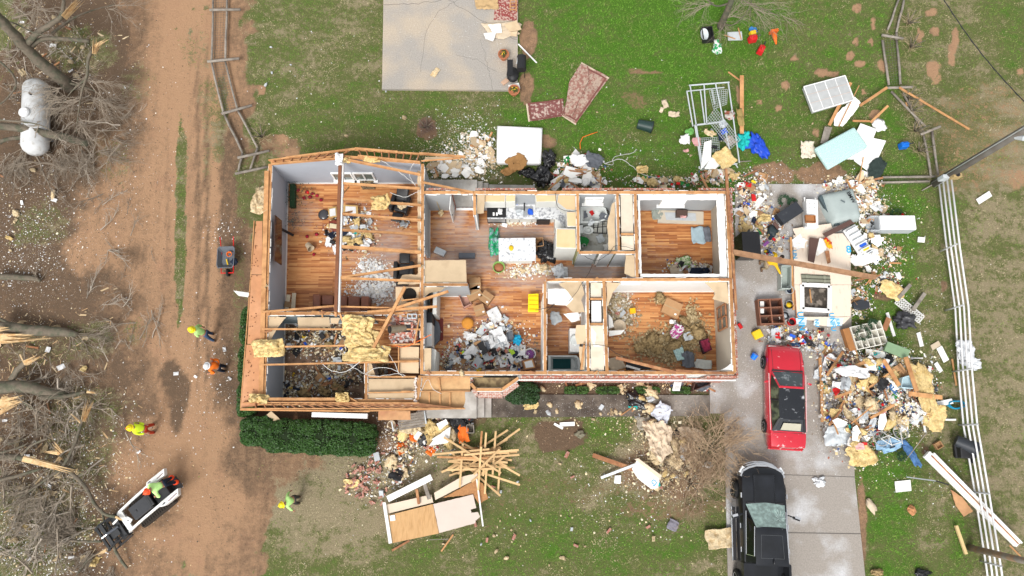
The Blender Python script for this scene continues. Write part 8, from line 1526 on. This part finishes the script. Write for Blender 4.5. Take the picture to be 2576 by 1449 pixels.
CATS=dict(drywall_fragment='drywall',insulation_clump='insulation',lumber_piece='board',garment='clothing',crumpled_bag='plastic bag',cardboard_piece='cardboard',household_item='household item',book='book',paper_sheet='paper',brick='brick',broken_branch='branch')
KCNT={}
def heap(where,spots,items,z=0.0,h=.35,seed=1,bits=0,bitcols=None):
 r=random.Random(seed);tot=sum(s[2]*s[3] for s in spots)
 def place(edge=1.0):
  s=r.choices(spots,[q[2]*q[3] for q in spots])[0];a=r.uniform(0,2*PI);d=math.sqrt(r.random())*edge
  return s[0]+math.cos(a)*d*s[2],s[1]+math.sin(a)*d*s[3],d
 for kind,col,cnt,s0,s1 in items:
  for i in range(cnt):
   KCNT[kind]=KCNT.get(kind,0)+1
   if KCNT[kind]>298:break
   x,y,d=place();s=s0*(s1/s0)**(r.random()**1.3);big=('small','medium','large')[0 if s<s0*1.35 else 1 if s<(s0*s1)**.5*1.25 else 2]
   o=bpy.data.objects.new(kind,proto(kind,r.randrange(6),MT[col]));C.objects.link(o)
   zz=z+.03+h*max(0,1-d**1.5)*r.uniform(.35,1.1);o.location=P(x,y,zz);t=.28 if kind!='lumber_piece' else .12
   o.rotation_euler=(r.gauss(0,t),r.gauss(0,t),r.uniform(0,6.28));zs=s if kind in('garment','crumpled_bag','insulation_clump','household_item','brick','book','broken_branch') else min(1,s*1.3+.3)
   o.scale=(s,s*(r.uniform(.6,1.1) if kind!='lumber_piece' else 1/s**.7),zs if kind!='lumber_piece' else 1)
   if kind=='lumber_piece':o.scale=(s,r.uniform(.6,1.3),1)
   nm=dict(snow='white',buff='buff yellow',pale='pale grey',kraft='brown',brick='red',dark='dark brown').get(col,col)
   tag(o,'%s %s %s %s'%(big,nm,kind.replace('_',' '),where),CATS[kind],'%s %s pieces %s'%(nm,kind.replace('_',' '),where))
 if bits:
  c=bitcols or(WHT*2+TAN*2+BRN+[(.4,.38,.36),(.3,.12,.08),(.08,.12,.25),(.35,.05,.05)])
  crumbs('rubble',[(s[0],s[1],s[2]*1.15,s[3]*1.15,int(bits*s[2]*s[3]/tot*(1-k*.3)),z+.02+k*h*.4) for s in spots for k in(0,1)],(.03,.16),c,'fine mixed rubble %s'%where,seed=seed+70,flat=.3)
D,I_,L_,G_,B_,K_,H_,BK_,PP,BR='drywall_fragment','insulation_clump','lumber_piece','garment','crumpled_bag','cardboard_piece','household_item','book','paper_sheet','brick'
heap('in the rubble outside the back door',[(1170,412,70,34),(1120,425,45,24),(1210,375,35,40),(1180,350,20,20)],[(D,'white',42,.2,.8),(D,'tan',34,.2,.8),(D,'cream',8,.2,.5),(I_,'buff',5,.2,.4),(L_,'pine',5,.4,.9)],h=.3,seed=3,bits=1500,bitcols=WHT*2+TAN+[(.5,.38,.24)])
heap('in the back lawn pile beside the trash bags',[(1455,430,66,34),(1440,458,85,14)],[(D,'white',20,.4,1.2),(D,'tan',9,.4,.9),(L_,'dark',9,.7,1.8),(L_,'pine',6,.7,1.6),(G_,'grey',2,.6,1.0),(G_,'snow',3,.5,.9),(G_,'green',1,.5,.6),(I_,'yellow',3,.3,.5),(K_,'kraft',4,.3,.5)],h=.45,seed=5,bits=700)
heap('strewn along the brick wall behind the bathroom',[(1690,458,110,16),(1800,440,50,22)],[(D,'tan',14,.3,.8),(D,'white',10,.25,.6),(I_,'yellow',9,.25,.6),(H_,'red',5,.15,.25),(H_,'green',4,.2,.4),(BR,'brick',6,.21,.22),(L_,'pine',4,.4,.9),(I_,'buff',4,.2,.5)],h=.15,seed=6,bits=600)
heap('by the north east house corner',[(1895,480,38,45),(1885,540,38,42),(1925,560,40,45),(1940,600,45,40)],[(D,'white',22,.2,.7),(PP,'snow',22,.25,.5),(D,'tan',12,.2,.6),(I_,'yellow',7,.3,.9),(L_,'dark',9,.5,1.1),(H_,'red',6,.15,.3),(H_,'blue',4,.2,.35),(H_,'lime',1,.3,.4),(H_,'gold',2,.3,.4),(BK_,'red',4,.25,.4),(BK_,'navy',4,.25,.4),(BK_,'purple',2,.25,.4),(G_,'green',1,.5,.7),(G_,'black',2,.3,.5),(K_,'kraft',7,.3,.6),(H_,'pale',6,.2,.5)],h=.3,seed=7,bits=2200)
heap('around the grey hard cover and the refrigerator',[(2170,500,42,32),(2190,540,36,35),(2130,470,60,18),(2170,455,40,20)],[(D,'white',26,.25,.8),(D,'tan',20,.25,.7),(I_,'buff',6,.3,.6),(L_,'pine',4,.5,1.2),(PP,'snow',10,.3,.5),(L_,'dark',5,.5,1.0)],h=.35,seed=8,bits=1300)
heap('on and right of the fallen wall panel',[(2180,640,34,36),(2012,612,22,16),(2190,600,20,20)],[(D,'white',22,.3,1.0),(D,'tan',6,.3,.6),(PP,'snow',4,.3,.5),(I_,'yellow',2,.3,.5)],z=.15,h=.3,seed=9,bits=300)
heap('above the red car hood',[(1985,855,50,24),(2045,855,40,28),(1960,830,30,20)],[(H_,'red',9,.2,.4),(H_,'gold',6,.15,.35),(H_,'blue',6,.2,.4),(H_,'black',9,.2,.45),(H_,'pale',8,.2,.5),(H_,'orange',3,.2,.3),(D,'white',8,.2,.5),(G_,'denim',2,.4,.6),(B_,'pale',2,.5,.7),(PP,'snow',6,.2,.4),(L_,'dark',4,.4,.8)],h=.3,seed=10,bits=900)
BP=[(2120,950,60,62),(2200,960,80,70),(2270,960,60,50),(2200,1040,95,50),(2150,1100,55,48),(2120,1050,50,45),(2300,1040,36,40),(2210,910,60,30)]
heap('in the big pile right of the red car',BP,[(I_,'yellow',16,.4,1.0),(I_,'buff',26,.3,.8),(D,'white',62,.2,1.0),(D,'tan',30,.2,.7),(L_,'pine',20,.7,2.0),(L_,'dark',16,.6,1.8),(G_,'snow',14,.5,1.1),(G_,'denim',4,.6,1.1),(G_,'red',6,.3,.6),(G_,'green',6,.3,.8),(G_,'black',8,.3,.7),(G_,'pale',6,.5,.9),(G_,'pink',4,.3,.5),(G_,'teal',5,.2,.5),(B_,'pale',7,.4,.9),(K_,'kraft',10,.4,.9),(H_,'black',10,.2,.5),(H_,'blue',6,.2,.4),(H_,'red',6,.15,.3),(H_,'teal',4,.2,.4),(H_,'pale',10,.2,.6),(PP,'snow',26,.25,.6),(G_,'black',6,.4,.8),(I_,'yellow',8,.5,.9)],h=.9,seed=11,bits=8000)
heap('on the porch side of the front yard',[(1075,1100,60,36),(1050,1075,40,20),(1010,1150,30,36),(1130,1070,50,25),(1000,1190,24,36)],[(I_,'yellow',6,.5,1.1),(I_,'buff',8,.4,1.0),(D,'white',40,.3,1.2),(D,'tan',10,.2,.6),(G_,'black',5,.5,1.0),(G_,'orange',3,.4,.7),(L_,'dark',6,.5,1.2),(BR,'brick',16,.21,.22),(H_,'pale',4,.2,.5)],h=.35,seed=12,bits=1300)
heap('scattered on the lawn below the hedge',[(925,1180,42,22),(900,1215,36,36),(950,1150,24,16),(935,1240,40,36)],[(BR,'brick',62,.2,.23),(D,'white',5,.15,.4),(H_,'pale',2,.3,.5)],h=.08,seed=13,bits=160)
heap('around the leafless shrub by the drive',[(1640,1060,36,44),(1655,1195,50,34),(1690,1150,60,60),(1620,1000,30,20)],[(I_,'buff',24,.25,.8),(I_,'yellow',10,.25,.6),(D,'white',8,.25,.7),(D,'cream',8,.3,.7),(G_,'black',3,.3,.6),(H_,'red',5,.15,.3),(G_,'pink',1,.4,.5),(H_,'teal',1,.3,.4),(B_,'pale',4,.3,.6)],h=.25,seed=14,bits=1800,bitcols=TAN*2+BRN)
heap('scattered over the front lawn',[(1440,1250,330,130),(1500,1370,300,60),(1150,1330,160,60)],[(I_,'buff',16,.1,.3),(D,'white',12,.1,.25),(BR,'brick',10,.2,.3),(H_,'pale',5,.15,.25),(D,'tan',6,.15,.3)],h=.0,seed=15)
heap('along the front walkway and flower bed',[(1540,975,200,14),(1500,1035,240,20),(1740,970,50,16)],[(I_,'buff',24,.15,.5),(D,'tan',8,.2,.5),(D,'white',5,.2,.4),(G_,'teal',1,.4,.5),(L_,'dark',4,.3,.7),(H_,'pale',4,.3,.6)],h=.02,seed=16)
heap('scattered over the back lawn',[(900,200,260,180),(1600,330,280,90),(1950,280,100,100)],[(D,'white',22,.1,.3),(I_,'buff',12,.1,.3),(H_,'pale',6,.15,.3)],h=.0,seed=17)
heap('in the litter at the left edge',[(70,480,90,60),(60,600,80,70),(110,160,130,120),(130,900,140,100),(100,1130,130,140),(120,1350,170,110)],[(D,'white',26,.2,.6),(I_,'buff',34,.15,.5),(D,'cream',16,.15,.5),(I_,'yellow',6,.3,.6),(PP,'snow',16,.2,.4),(L_,'dark',10,.3,.9)],h=.05,seed=18)
BB='broken_branch'
heap('tangled under the snapped trees at the upper left',[(120,180,130,180),(200,330,120,90),(60,60,90,70),(130,430,130,50)],[(BB,'bark',46,.8,2.4),(BB,'bleached',26,.6,1.8)],h=.25,seed=41)
heap('tangled under the broken trees at the lower left',[(110,1180,140,130),(110,1340,150,100),(150,1000,110,70),(60,900,90,50)],[(BB,'bark',50,.8,2.4),(BB,'bleached',40,.6,2.2)],h=.25,seed=42)
heap('lying on the bare ground beside the track',[(300,800,90,130),(330,620,70,90),(280,500,70,60),(320,290,50,60),(350,1180,50,70)],[(BB,'bleached',20,.5,1.6),(BB,'bark',20,.5,1.6)],h=.0,seed=43)
heap('caught on the broken wall tops',[(1061,600,3,170),(1250,484,180,2),(1600,484,200,2),(1250,938,180,2),(1660,938,180,2),(1600,703,230,2),(1523,820,3,100),(860,788,190,3),(1479,820,2,100),(670,700,3,280)],[(D,'white',20,.08,.26),(D,'tan',10,.08,.25),(L_,'pine',9,.2,.6),(L_,'dark',7,.2,.6),(I_,'buff',9,.1,.3)],z=3.02,h=.0,seed=44)
heap('on the bare dirt track',[(470,1000,120,260),(330,1250,120,160),(560,600,60,60),(420,750,80,80)],[(D,'white',20,.15,.5),(PP,'snow',5,.15,.3)],h=.0,seed=19)
heap('in the dining room heap',[(1235,870,88,50),(1190,900,60,34),(1300,900,36,30),(1255,815,30,26),(1120,905,24,26)],[(PP,'snow',20,.4,.8),(D,'white',16,.3,.8),(BK_,'pale',18,.3,.6),(BK_,'navy',6,.25,.5),(BK_,'red',5,.2,.45),(BK_,'black',9,.3,.65),(BK_,'lime',3,.25,.5),(BK_,'gold',4,.2,.35),(BK_,'kraft',10,.2,.4),(BK_,'pink',4,.2,.35),(H_,'black',16,.15,.4),(H_,'pale',20,.15,.45),(H_,'orange',5,.15,.3),(H_,'blue',6,.15,.3),(H_,'brick',6,.2,.35),(PP,'snow',34,.2,.45),(G_,'snow',5,.4,.7),(G_,'grey',3,.3,.5),(D,'white',10,.3,.7),(B_,'pale',4,.3,.5)],z=ZF,h=.45,seed=20,bits=2200)
heap('in the front room litter',[(790,850,84,40),(790,965,80,34),(740,985,30,20),(960,930,24,18),(860,920,50,50)],[(BK_,'kraft',9,.25,.5),(BK_,'black',10,.25,.5),(BK_,'navy',8,.2,.4),(BK_,'gold',4,.15,.3),(BK_,'pale',9,.2,.4),(L_,'dark',8,.4,.9),(G_,'black',5,.4,.9),(H_,'black',8,.2,.4),(H_,'pale',9,.2,.35),(H_,'blue',5,.2,.3),(H_,'orange',3,.15,.25),(H_,'kraft',6,.2,.4),(I_,'brown',7,.3,.7),(PP,'snow',9,.2,.35)],z=ZF,h=.3,seed=21,bits=3600,bitcols=BRN*2+TAN*2+WHT+[(.3,.17,.09)]*2)
heap('in the living room heap',[(865,590,46,42),(900,560,36,36),(905,610,36,26),(1010,560,20,12)],[(BK_,'pale',12,.3,.5),(BK_,'navy',5,.3,.5),(BK_,'kraft',5,.3,.5),(H_,'black',12,.3,.5),(H_,'pale',14,.3,.5),(G_,'snow',8,.5,.9),(I_,'yellow',7,.5,1.0),(PP,'snow',9,.2,.4),(D,'white',6,.3,.6),(H_,'teal',1,.2,.3)],z=ZF,h=.3,seed=22,bits=900)
heap('in the plaster drift on the living room floor',[(935,680,34,30),(930,735,44,26),(965,720,26,30)],[(D,'white',30,.3,.9),(D,'cream',8,.2,.5),(PP,'snow',10,.2,.4)],z=ZF,h=.15,seed=23,bits=1500,bitcols=WHT)
heap('on the kitchen floor below the island',[(1310,682,44,16),(1360,680,36,14),(1300,562,60,5)],[(D,'white',9,.3,.8),(D,'cream',6,.2,.5),(I_,'buff',4,.2,.5),(PP,'snow',6,.15,.3)],z=ZF,h=.05,seed=24,bits=500,bitcols=WHT+TAN)
heap('in the upper bedroom corner heap',[(1715,668,34,16),(1765,676,24,12)],[(BK_,'pink',3,.2,.3),(H_,'lime',3,.15,.3),(H_,'gold',3,.15,.3),(G_,'snow',3,.3,.5),(G_,'black',3,.3,.5),(PP,'snow',6,.2,.35),(I_,'brown',4,.3,.5),(H_,'purple',2,.2,.3)],z=ZF,h=.25,seed=25,bits=500)
heap('in the loose attic insulation of the lower bedroom',[(1680,870,62,40),(1735,840,40,40),(1640,865,40,20),(1740,800,14,36),(1660,755,20,8)],[(I_,'brown',52,.3,.8),(D,'white',7,.15,.4),(H_,'pale',3,.2,.3),(H_,'gold',2,.1,.2)],z=ZF,h=.16,seed=26,bits=5200,bitcols=[(.34,.25,.13),(.42,.32,.18),(.22,.16,.08),(.48,.38,.22)])
heap('in the left closet heap of the lower bedroom',[(1562,790,32,40),(1550,765,20,20)],[(I_,'brown',16,.3,.6),(BK_,'pale',4,.2,.4),(BK_,'brick',2,.2,.3),(D,'white',5,.2,.4),(BK_,'kraft',3,.2,.3)],z=ZF,h=.12,seed=27,bits=2000,bitcols=[(.34,.27,.16),(.42,.34,.22),(.25,.19,.11),(.6,.56,.5)])
heap('below the window wall of the lower yard side',[(1720,968,34,12),(1770,972,24,12)],[(H_,'grey',4,.3,.6),(L_,'dark',4,.5,.9),(G_,'grey',2,.4,.6)],h=.1,seed=28,bits=200)
r9=random.Random(4)
for i in range(38):
 x,y=1205+r9.gauss(0,26),1160+r9.gauss(0,22);a=r9.choice((r9.uniform(-.2,.2),r9.uniform(-.1,.1),r9.uniform(.3,.8),r9.uniform(-.8,-.3),1.5));L=r9.uniform(85,180) if abs(a)<1 else 110;dx,dy=math.cos(a)*L/2,-math.sin(a)*L/2;z=.1+i*.018
 if x+dx>1308:x=1308-dx
 if x-dx<1088:x=1088+dx
 o=board('bare pine two by four in the fanned lumber pile',(x-dx,y-dy,z),(x+dx,y+dy,z+r9.uniform(-.05,.1)),.09,.04,mat('fresh_pine_board',(.60,.40,.20),.75,.2,5,.2,.25,objvar=.12) if r9.random()<.8 else LUM,group='boards of the fanned lumber pile')
t=thing('fallen_wall_section','long wall section with plywood and pinkish halves lying on the front lawn','wall panel',P(1090,1310,0))
poly('plywood_half',None,None,[(978,1296),(1089,1268),(1104,1342),(988,1366)],.42,.08,mat('clear_ply',(.50,.30,.135),.7,.15,3,.1,.3,col2=(.42,.24,.1),mix2=(.45,.65),scale2=2,stretch=(6,1,1)),parent=t);poly('pinkish_half',None,None,[(1090,1268),(1190,1244),(1198,1278),(1184,1282),(1186,1290),(1202,1288),(1208,1300),(1196,1310),(1196,1316),(1105,1341)],.42,.08,mat('pinkish_board',(.56,.47,.41),.8,.06,2),parent=t,rag=.4);poly('upper_strip',None,None,[(972,1270),(1085,1244),(1090,1264),(976,1292)],.36,.05,mat('pale_peach',(.66,.54,.42),.8,.06,2),parent=t);poly('end_trim',None,None,[(962,1264),(970,1264),(986,1366),(978,1368)],.5,.08,WHTD,parent=t);vbox('recess_fixture',None,None,[(980,1297),(993,1295),(995,1309),(982,1311)],.42,.46,WHT_,t)
poly('peach_sheet','peach coloured wall panel right of the fallen trough','panel',[(1092,1240),(1160,1200),(1200,1190),(1204,1202),(1095,1258)],.5,.04,mat('pale_peach',(.66,.54,.42)),rag=.3);poly('osb_sheet','rough orange board sheet at the foot of the lumber pile','board',[(1115,1252),(1195,1208),(1215,1216),(1228,1255),(1205,1268),(1190,1245)],.35,.03,mat('osb',(.42,.21,.09),.85,.35,12,.3,.2),rag=.8)
board('long white boxed beam above the fallen wall section',(976,1255,.45),(1086,1200,.5),.28,.2,WHTD,'boxed_beam','beam');board('white corner trim lying at the right of the fallen wall section',(1199,1205,.5),(1215,1324,.5),.07,.05,WHTD,'trim_strip','trim');board('dark brown post stub above the fallen wall section',(1048,1230,.5),(1054,1268,.45),.12,.1,LUM2);board('grey post stub leaning beside the dark brown one',(1068,1218,.5),(1080,1256,.5),.16,.08,GRYW);board('pine stick below the fallen wall section',(1030,1360,.1),(986,1385,.05),.09,.04,LUM2);board('pine stick standing away from the section end',(1140,1345,.1),(1110,1387,.05),.07,.04);board('thin pale rod below the pinkish half',(1080,1358,.1),(1128,1356,.1),.03,.03,GRYW);board('brown plank on the lawn left of the shrub',(1491,1145,.1),(1594,1181,.3),.2,.06,LUM2);board('light metal channel left of the shrub',(1512,1202,.1),(1600,1168,.4),.12,.06,GALV,'metal_channel','channel');board('pine stick on the dark walkway',(1562,1045,.1),(1598,1019,.1),.05,.03)
poly('wrap_panel','white panel with blue lettering left of the shrub','panel',[(1590,1180),(1602,1158),(1660,1200),(1655,1228),(1638,1230),(1605,1204)],.4,.05,WHTD,rag=.4);poly('peach_strip','peach trim strip along the lettered white panel','trim',[(1596,1155),(1606,1153),(1664,1196),(1661,1206)],.45,.06,mat('pale_peach',(.66,.54,.42)))
o=[q for q in C.objects if q.name.startswith('wrap_panel')][0];text('CJ',o,(.35,-.35,.06),.28,mat('wrap_cyan',(.02,.32,.6)),(0,0,R(-40)),'wrap_lettering')
cloth('cream_canopy','large cream cloth spread under the leafless shrub','cloth',1655,1105,.3,1.2,1.6,mat('cream_canvas',(.62,.50,.37),.9,.15,5,.5,.2),.1,.2,2.6,5,.45,n=28);cloth('cream_canopy','second cream cloth behind the shrub branches','cloth',1735,1092,.1,1.1,.6,mat('cream_canvas',(.66,.54,.40)),-.1,.16,2.6,8,.5,n=22);cloth('white_linen','bluish white linen bundle at the walkway edge','linen',1665,1038,.25,.8,.9,mat('linen_blue',(.58,.61,.68),.8,.08,4,.3,.3),-.6,.18,2.2,9,.35,n=16);cloth('grey_cloth','grey rumpled cloth left of the bluish linen','cloth',1620,1065,.1,.7,.6,cm('putty',(.3,.27,.22)),.2,.1,3,11,.3)
cloth('insulation_slab','square yellow insulation slab touching the pickup','insulation',1810,1354,.12,1.35,.9,INS2,.1,.07,2.5,13,.18,n=14,curl=.05);cloth('grey_fleece','grey fleece piece on the front lawn','cloth',1693,1321,.03,.55,.5,cm('fleece',(.17,.16,.19)),-.5,.05,3,14,.3);vbox('white_pad','white plastic pad below the metal channel','pad',[(1547,1196),(1563,1195),(1562,1217),(1545,1216)],0,.1,WHT_,bevel=.03);blobt('green_rock','mossy grey rock in the front bed','rock',1460,1092,.05,(.22,.2,.15),mat('rock',(.14,.13,.09),.9,.3,6),seed=3,smooth=False);blobt('round_disc','small round silver disc by the shrub','disc',1782,1169,.05,(.2,.16,.04),GALV,seed=2,amp=.05)
cloth('yellow_insulation','flat yellow insulation scrap on the walkway by the evergreen bush','insulation',1336,1019,.08,.7,.42,INS,.1,.06,3,15,.35);cloth('yellow_insulation','curled insulation scrap below the lumber pile brick scatter','insulation',885,1216,.05,.8,.38,INS,0,.08,3,16,.3)
t=thing('porch_bench','grey slatted bench tipped below the porch','bench',P(1032,1060,0));
for k in range(6):a=P(1000+k*.8,1048+k*6.4,.75-k*.03);b=P(1066+k*.8,1038+k*6.4,.75-k*.03);mb=MB();mb.beam(a,b,.1,.03);mb.build('slat',GRYW,t)
for a,b in(((1067,1034,.7),(1072,1066,.6)),((985,1060,.6),(990,1085,.5))):mb=MB();mb.beam(P(*a),P(*b),.06,.06);mb.build('frame',LGR,t)
board('white downspout lying along the front eave above the hedge',(785,1043,1.2),(925,1047,1.2),.22,.12,WHT_,'downspout','downspout');poly('tan_board','tan board leaning above the hedge','panel',[(670,1044),(682,1034),(706,1056),(692,1063)],1.0,.03,TAND);poly('white_grille','white ribbed grille sticking out under the west eave','grille',[(587,731),(631,737),(629,748),(600,744)],.8,.05,WHT_);bin_open('black soil planter box by the front steps',[(1173,1068),(1192,1068),(1193,1090),(1174,1090)],0,.4,GRYW,'planter_box','planter');drum('stone_urn','tan urn beside the tipped bench','urn',988,1068,0,.18,.35,BGE)
t=thing('louvre_shutter','white louvred shutter leaning at the south east house corner','shutter',P(1705,968,0))
for k in range(7):mb=MB();mb.beam(P(1698+k*2.8,955,.9),P(1692+k*2.8,982,.3),.03,.03);mb.build('slat',WHT_,t)
for v in(0,.5,1):mb=MB();mb.beam(P(1698-6*v,955+27*v,.92-.6*v),P(1716-6*v,955+27*v,.92-.6*v),.05,.04);mb.build('rail',WHT_,t)
bin_open('brown wooden crate leaning at the south east house corner',[(1750,955),(1790,955),(1786,968),(1742,984)],.1,.5,DKB,'wooden_crate','crate')
for lb,a,b,w_ in(('long board standing across the pile top right',(2278,898,1.0),(2306,985,.9),.2),('board slanting left of the green chest',(2222,905,1.1),(2262,970,.9),.18),('broad board pointing right over the yellow batts',(2286,990,.9),(2370,1000,.6),.2),('short board left in the pile',(2142,925,.8),(2190,905,.6),.16),('board at the left edge of the pile, upper',(2062,900,.3),(2070,1020,.3),.14),('board at the left edge of the pile, lower',(2066,960,.35),(2068,1062,.3),.12),('board over the pile centre',(2190,1052,1.0),(2250,1018,1.0),.12),('slanting board from the drive into the pile',(2080,945,.6),(2120,885,.5),.12),('stick through the white sheet',(2100,1000,.8),(2142,985,.9),.12),('dark board below the cubby shelf',(2224,830,.3),(2236,800,.3),.25)):board(lb,a,b,w_,.05,LUM if 'dark' not in lb else LUM2)
for nm,lb,x,y,z,w_,d,m,rz in(('yellow_batt','long yellow batt at the pile right side',2325,975,.6,.8,2.4,INS,.2),('yellow_batt','yellow batt leaf right of the white strips',2350,1050,.35,1.0,1.3,INS,-.4),('yellow_batt','wide yellow batt at the foot of the pile',2165,1145,.5,1.15,1.0,INS,.2),('yellow_batt','yellow batt on the lawn below the long beam end',2243,730,.2,1.2,.8,INS,-.6),('grey_tarp','pale grey tarp at the left foot of the pile',2108,1095,.4,1.3,.9,LGR,.3),('white_sheet','white sheet high on the pile left side',2145,935,1.0,1.4,.5,CLW,-.1),('blue_jeans','pair of blue jeans on the grass beside the pile',2290,1140,.1,.35,1.4,DNM,.5),('denim_bundle','pale denim bundle at the pile foot',2235,1120,.5,1.0,.6,cm('light_denim',(.25,.4,.55)),.3),('orange_jacket','orange and black jacket by the front steps',1165,1092,.35,.5,.8,ORGI,.2),('black_tarp','black cloth behind the orange jacket',1150,1065,.3,.6,.9,BLK,.6),('grey_jacket','dark grey jacket on the back lawn pile',1492,405,.5,1.0,.8,GRY,-.4),('white_garment','white shirt beside the dark grey jacket',1457,405,.5,.8,.6,CLW,.1)):cloth(nm,lb,dict(y='insulation',g='tarp',w='cloth',b='clothing',d='clothing',o='clothing')[nm[0]],x,y,z,w_,d,m,rz,.12,2.2,int(x),.35,n=16)
for i,q in enumerate([[(1098,1066),(1122,1054),(1128,1066),(1106,1082)],[(1085,1106),(1120,1082),(1133,1074),(1131,1102),(1110,1108)],[(1078,1122),(1092,1105),(1132,1106),(1126,1114)],[(1040,1100),(1052,1084),(1062,1090),(1048,1108)]]):poly('drywall_sheet',('upper','broad middle','lower','small left')[i]+' white drywall sheet leaning on the insulation before the porch','drywall',q,.62-.04*i,.02,WHTD,rag=.6,tilt=(U(-.1,.1),U(-.1,.1),0))
heap('strewn between the fallen wall and the white fence',[(2160,760,30,46),(2225,705,40,26),(2085,885,36,22),(2340,985,18,60),(2240,640,30,30)],[(PP,'snow',16,.2,.45),(K_,'kraft',8,.25,.5),(H_,'pale',8,.2,.4),(L_,'pine',7,.4,1.0),(G_,'grey',4,.3,.6),(D,'cream',10,.2,.5)],h=.1,seed=61,bits=1400)
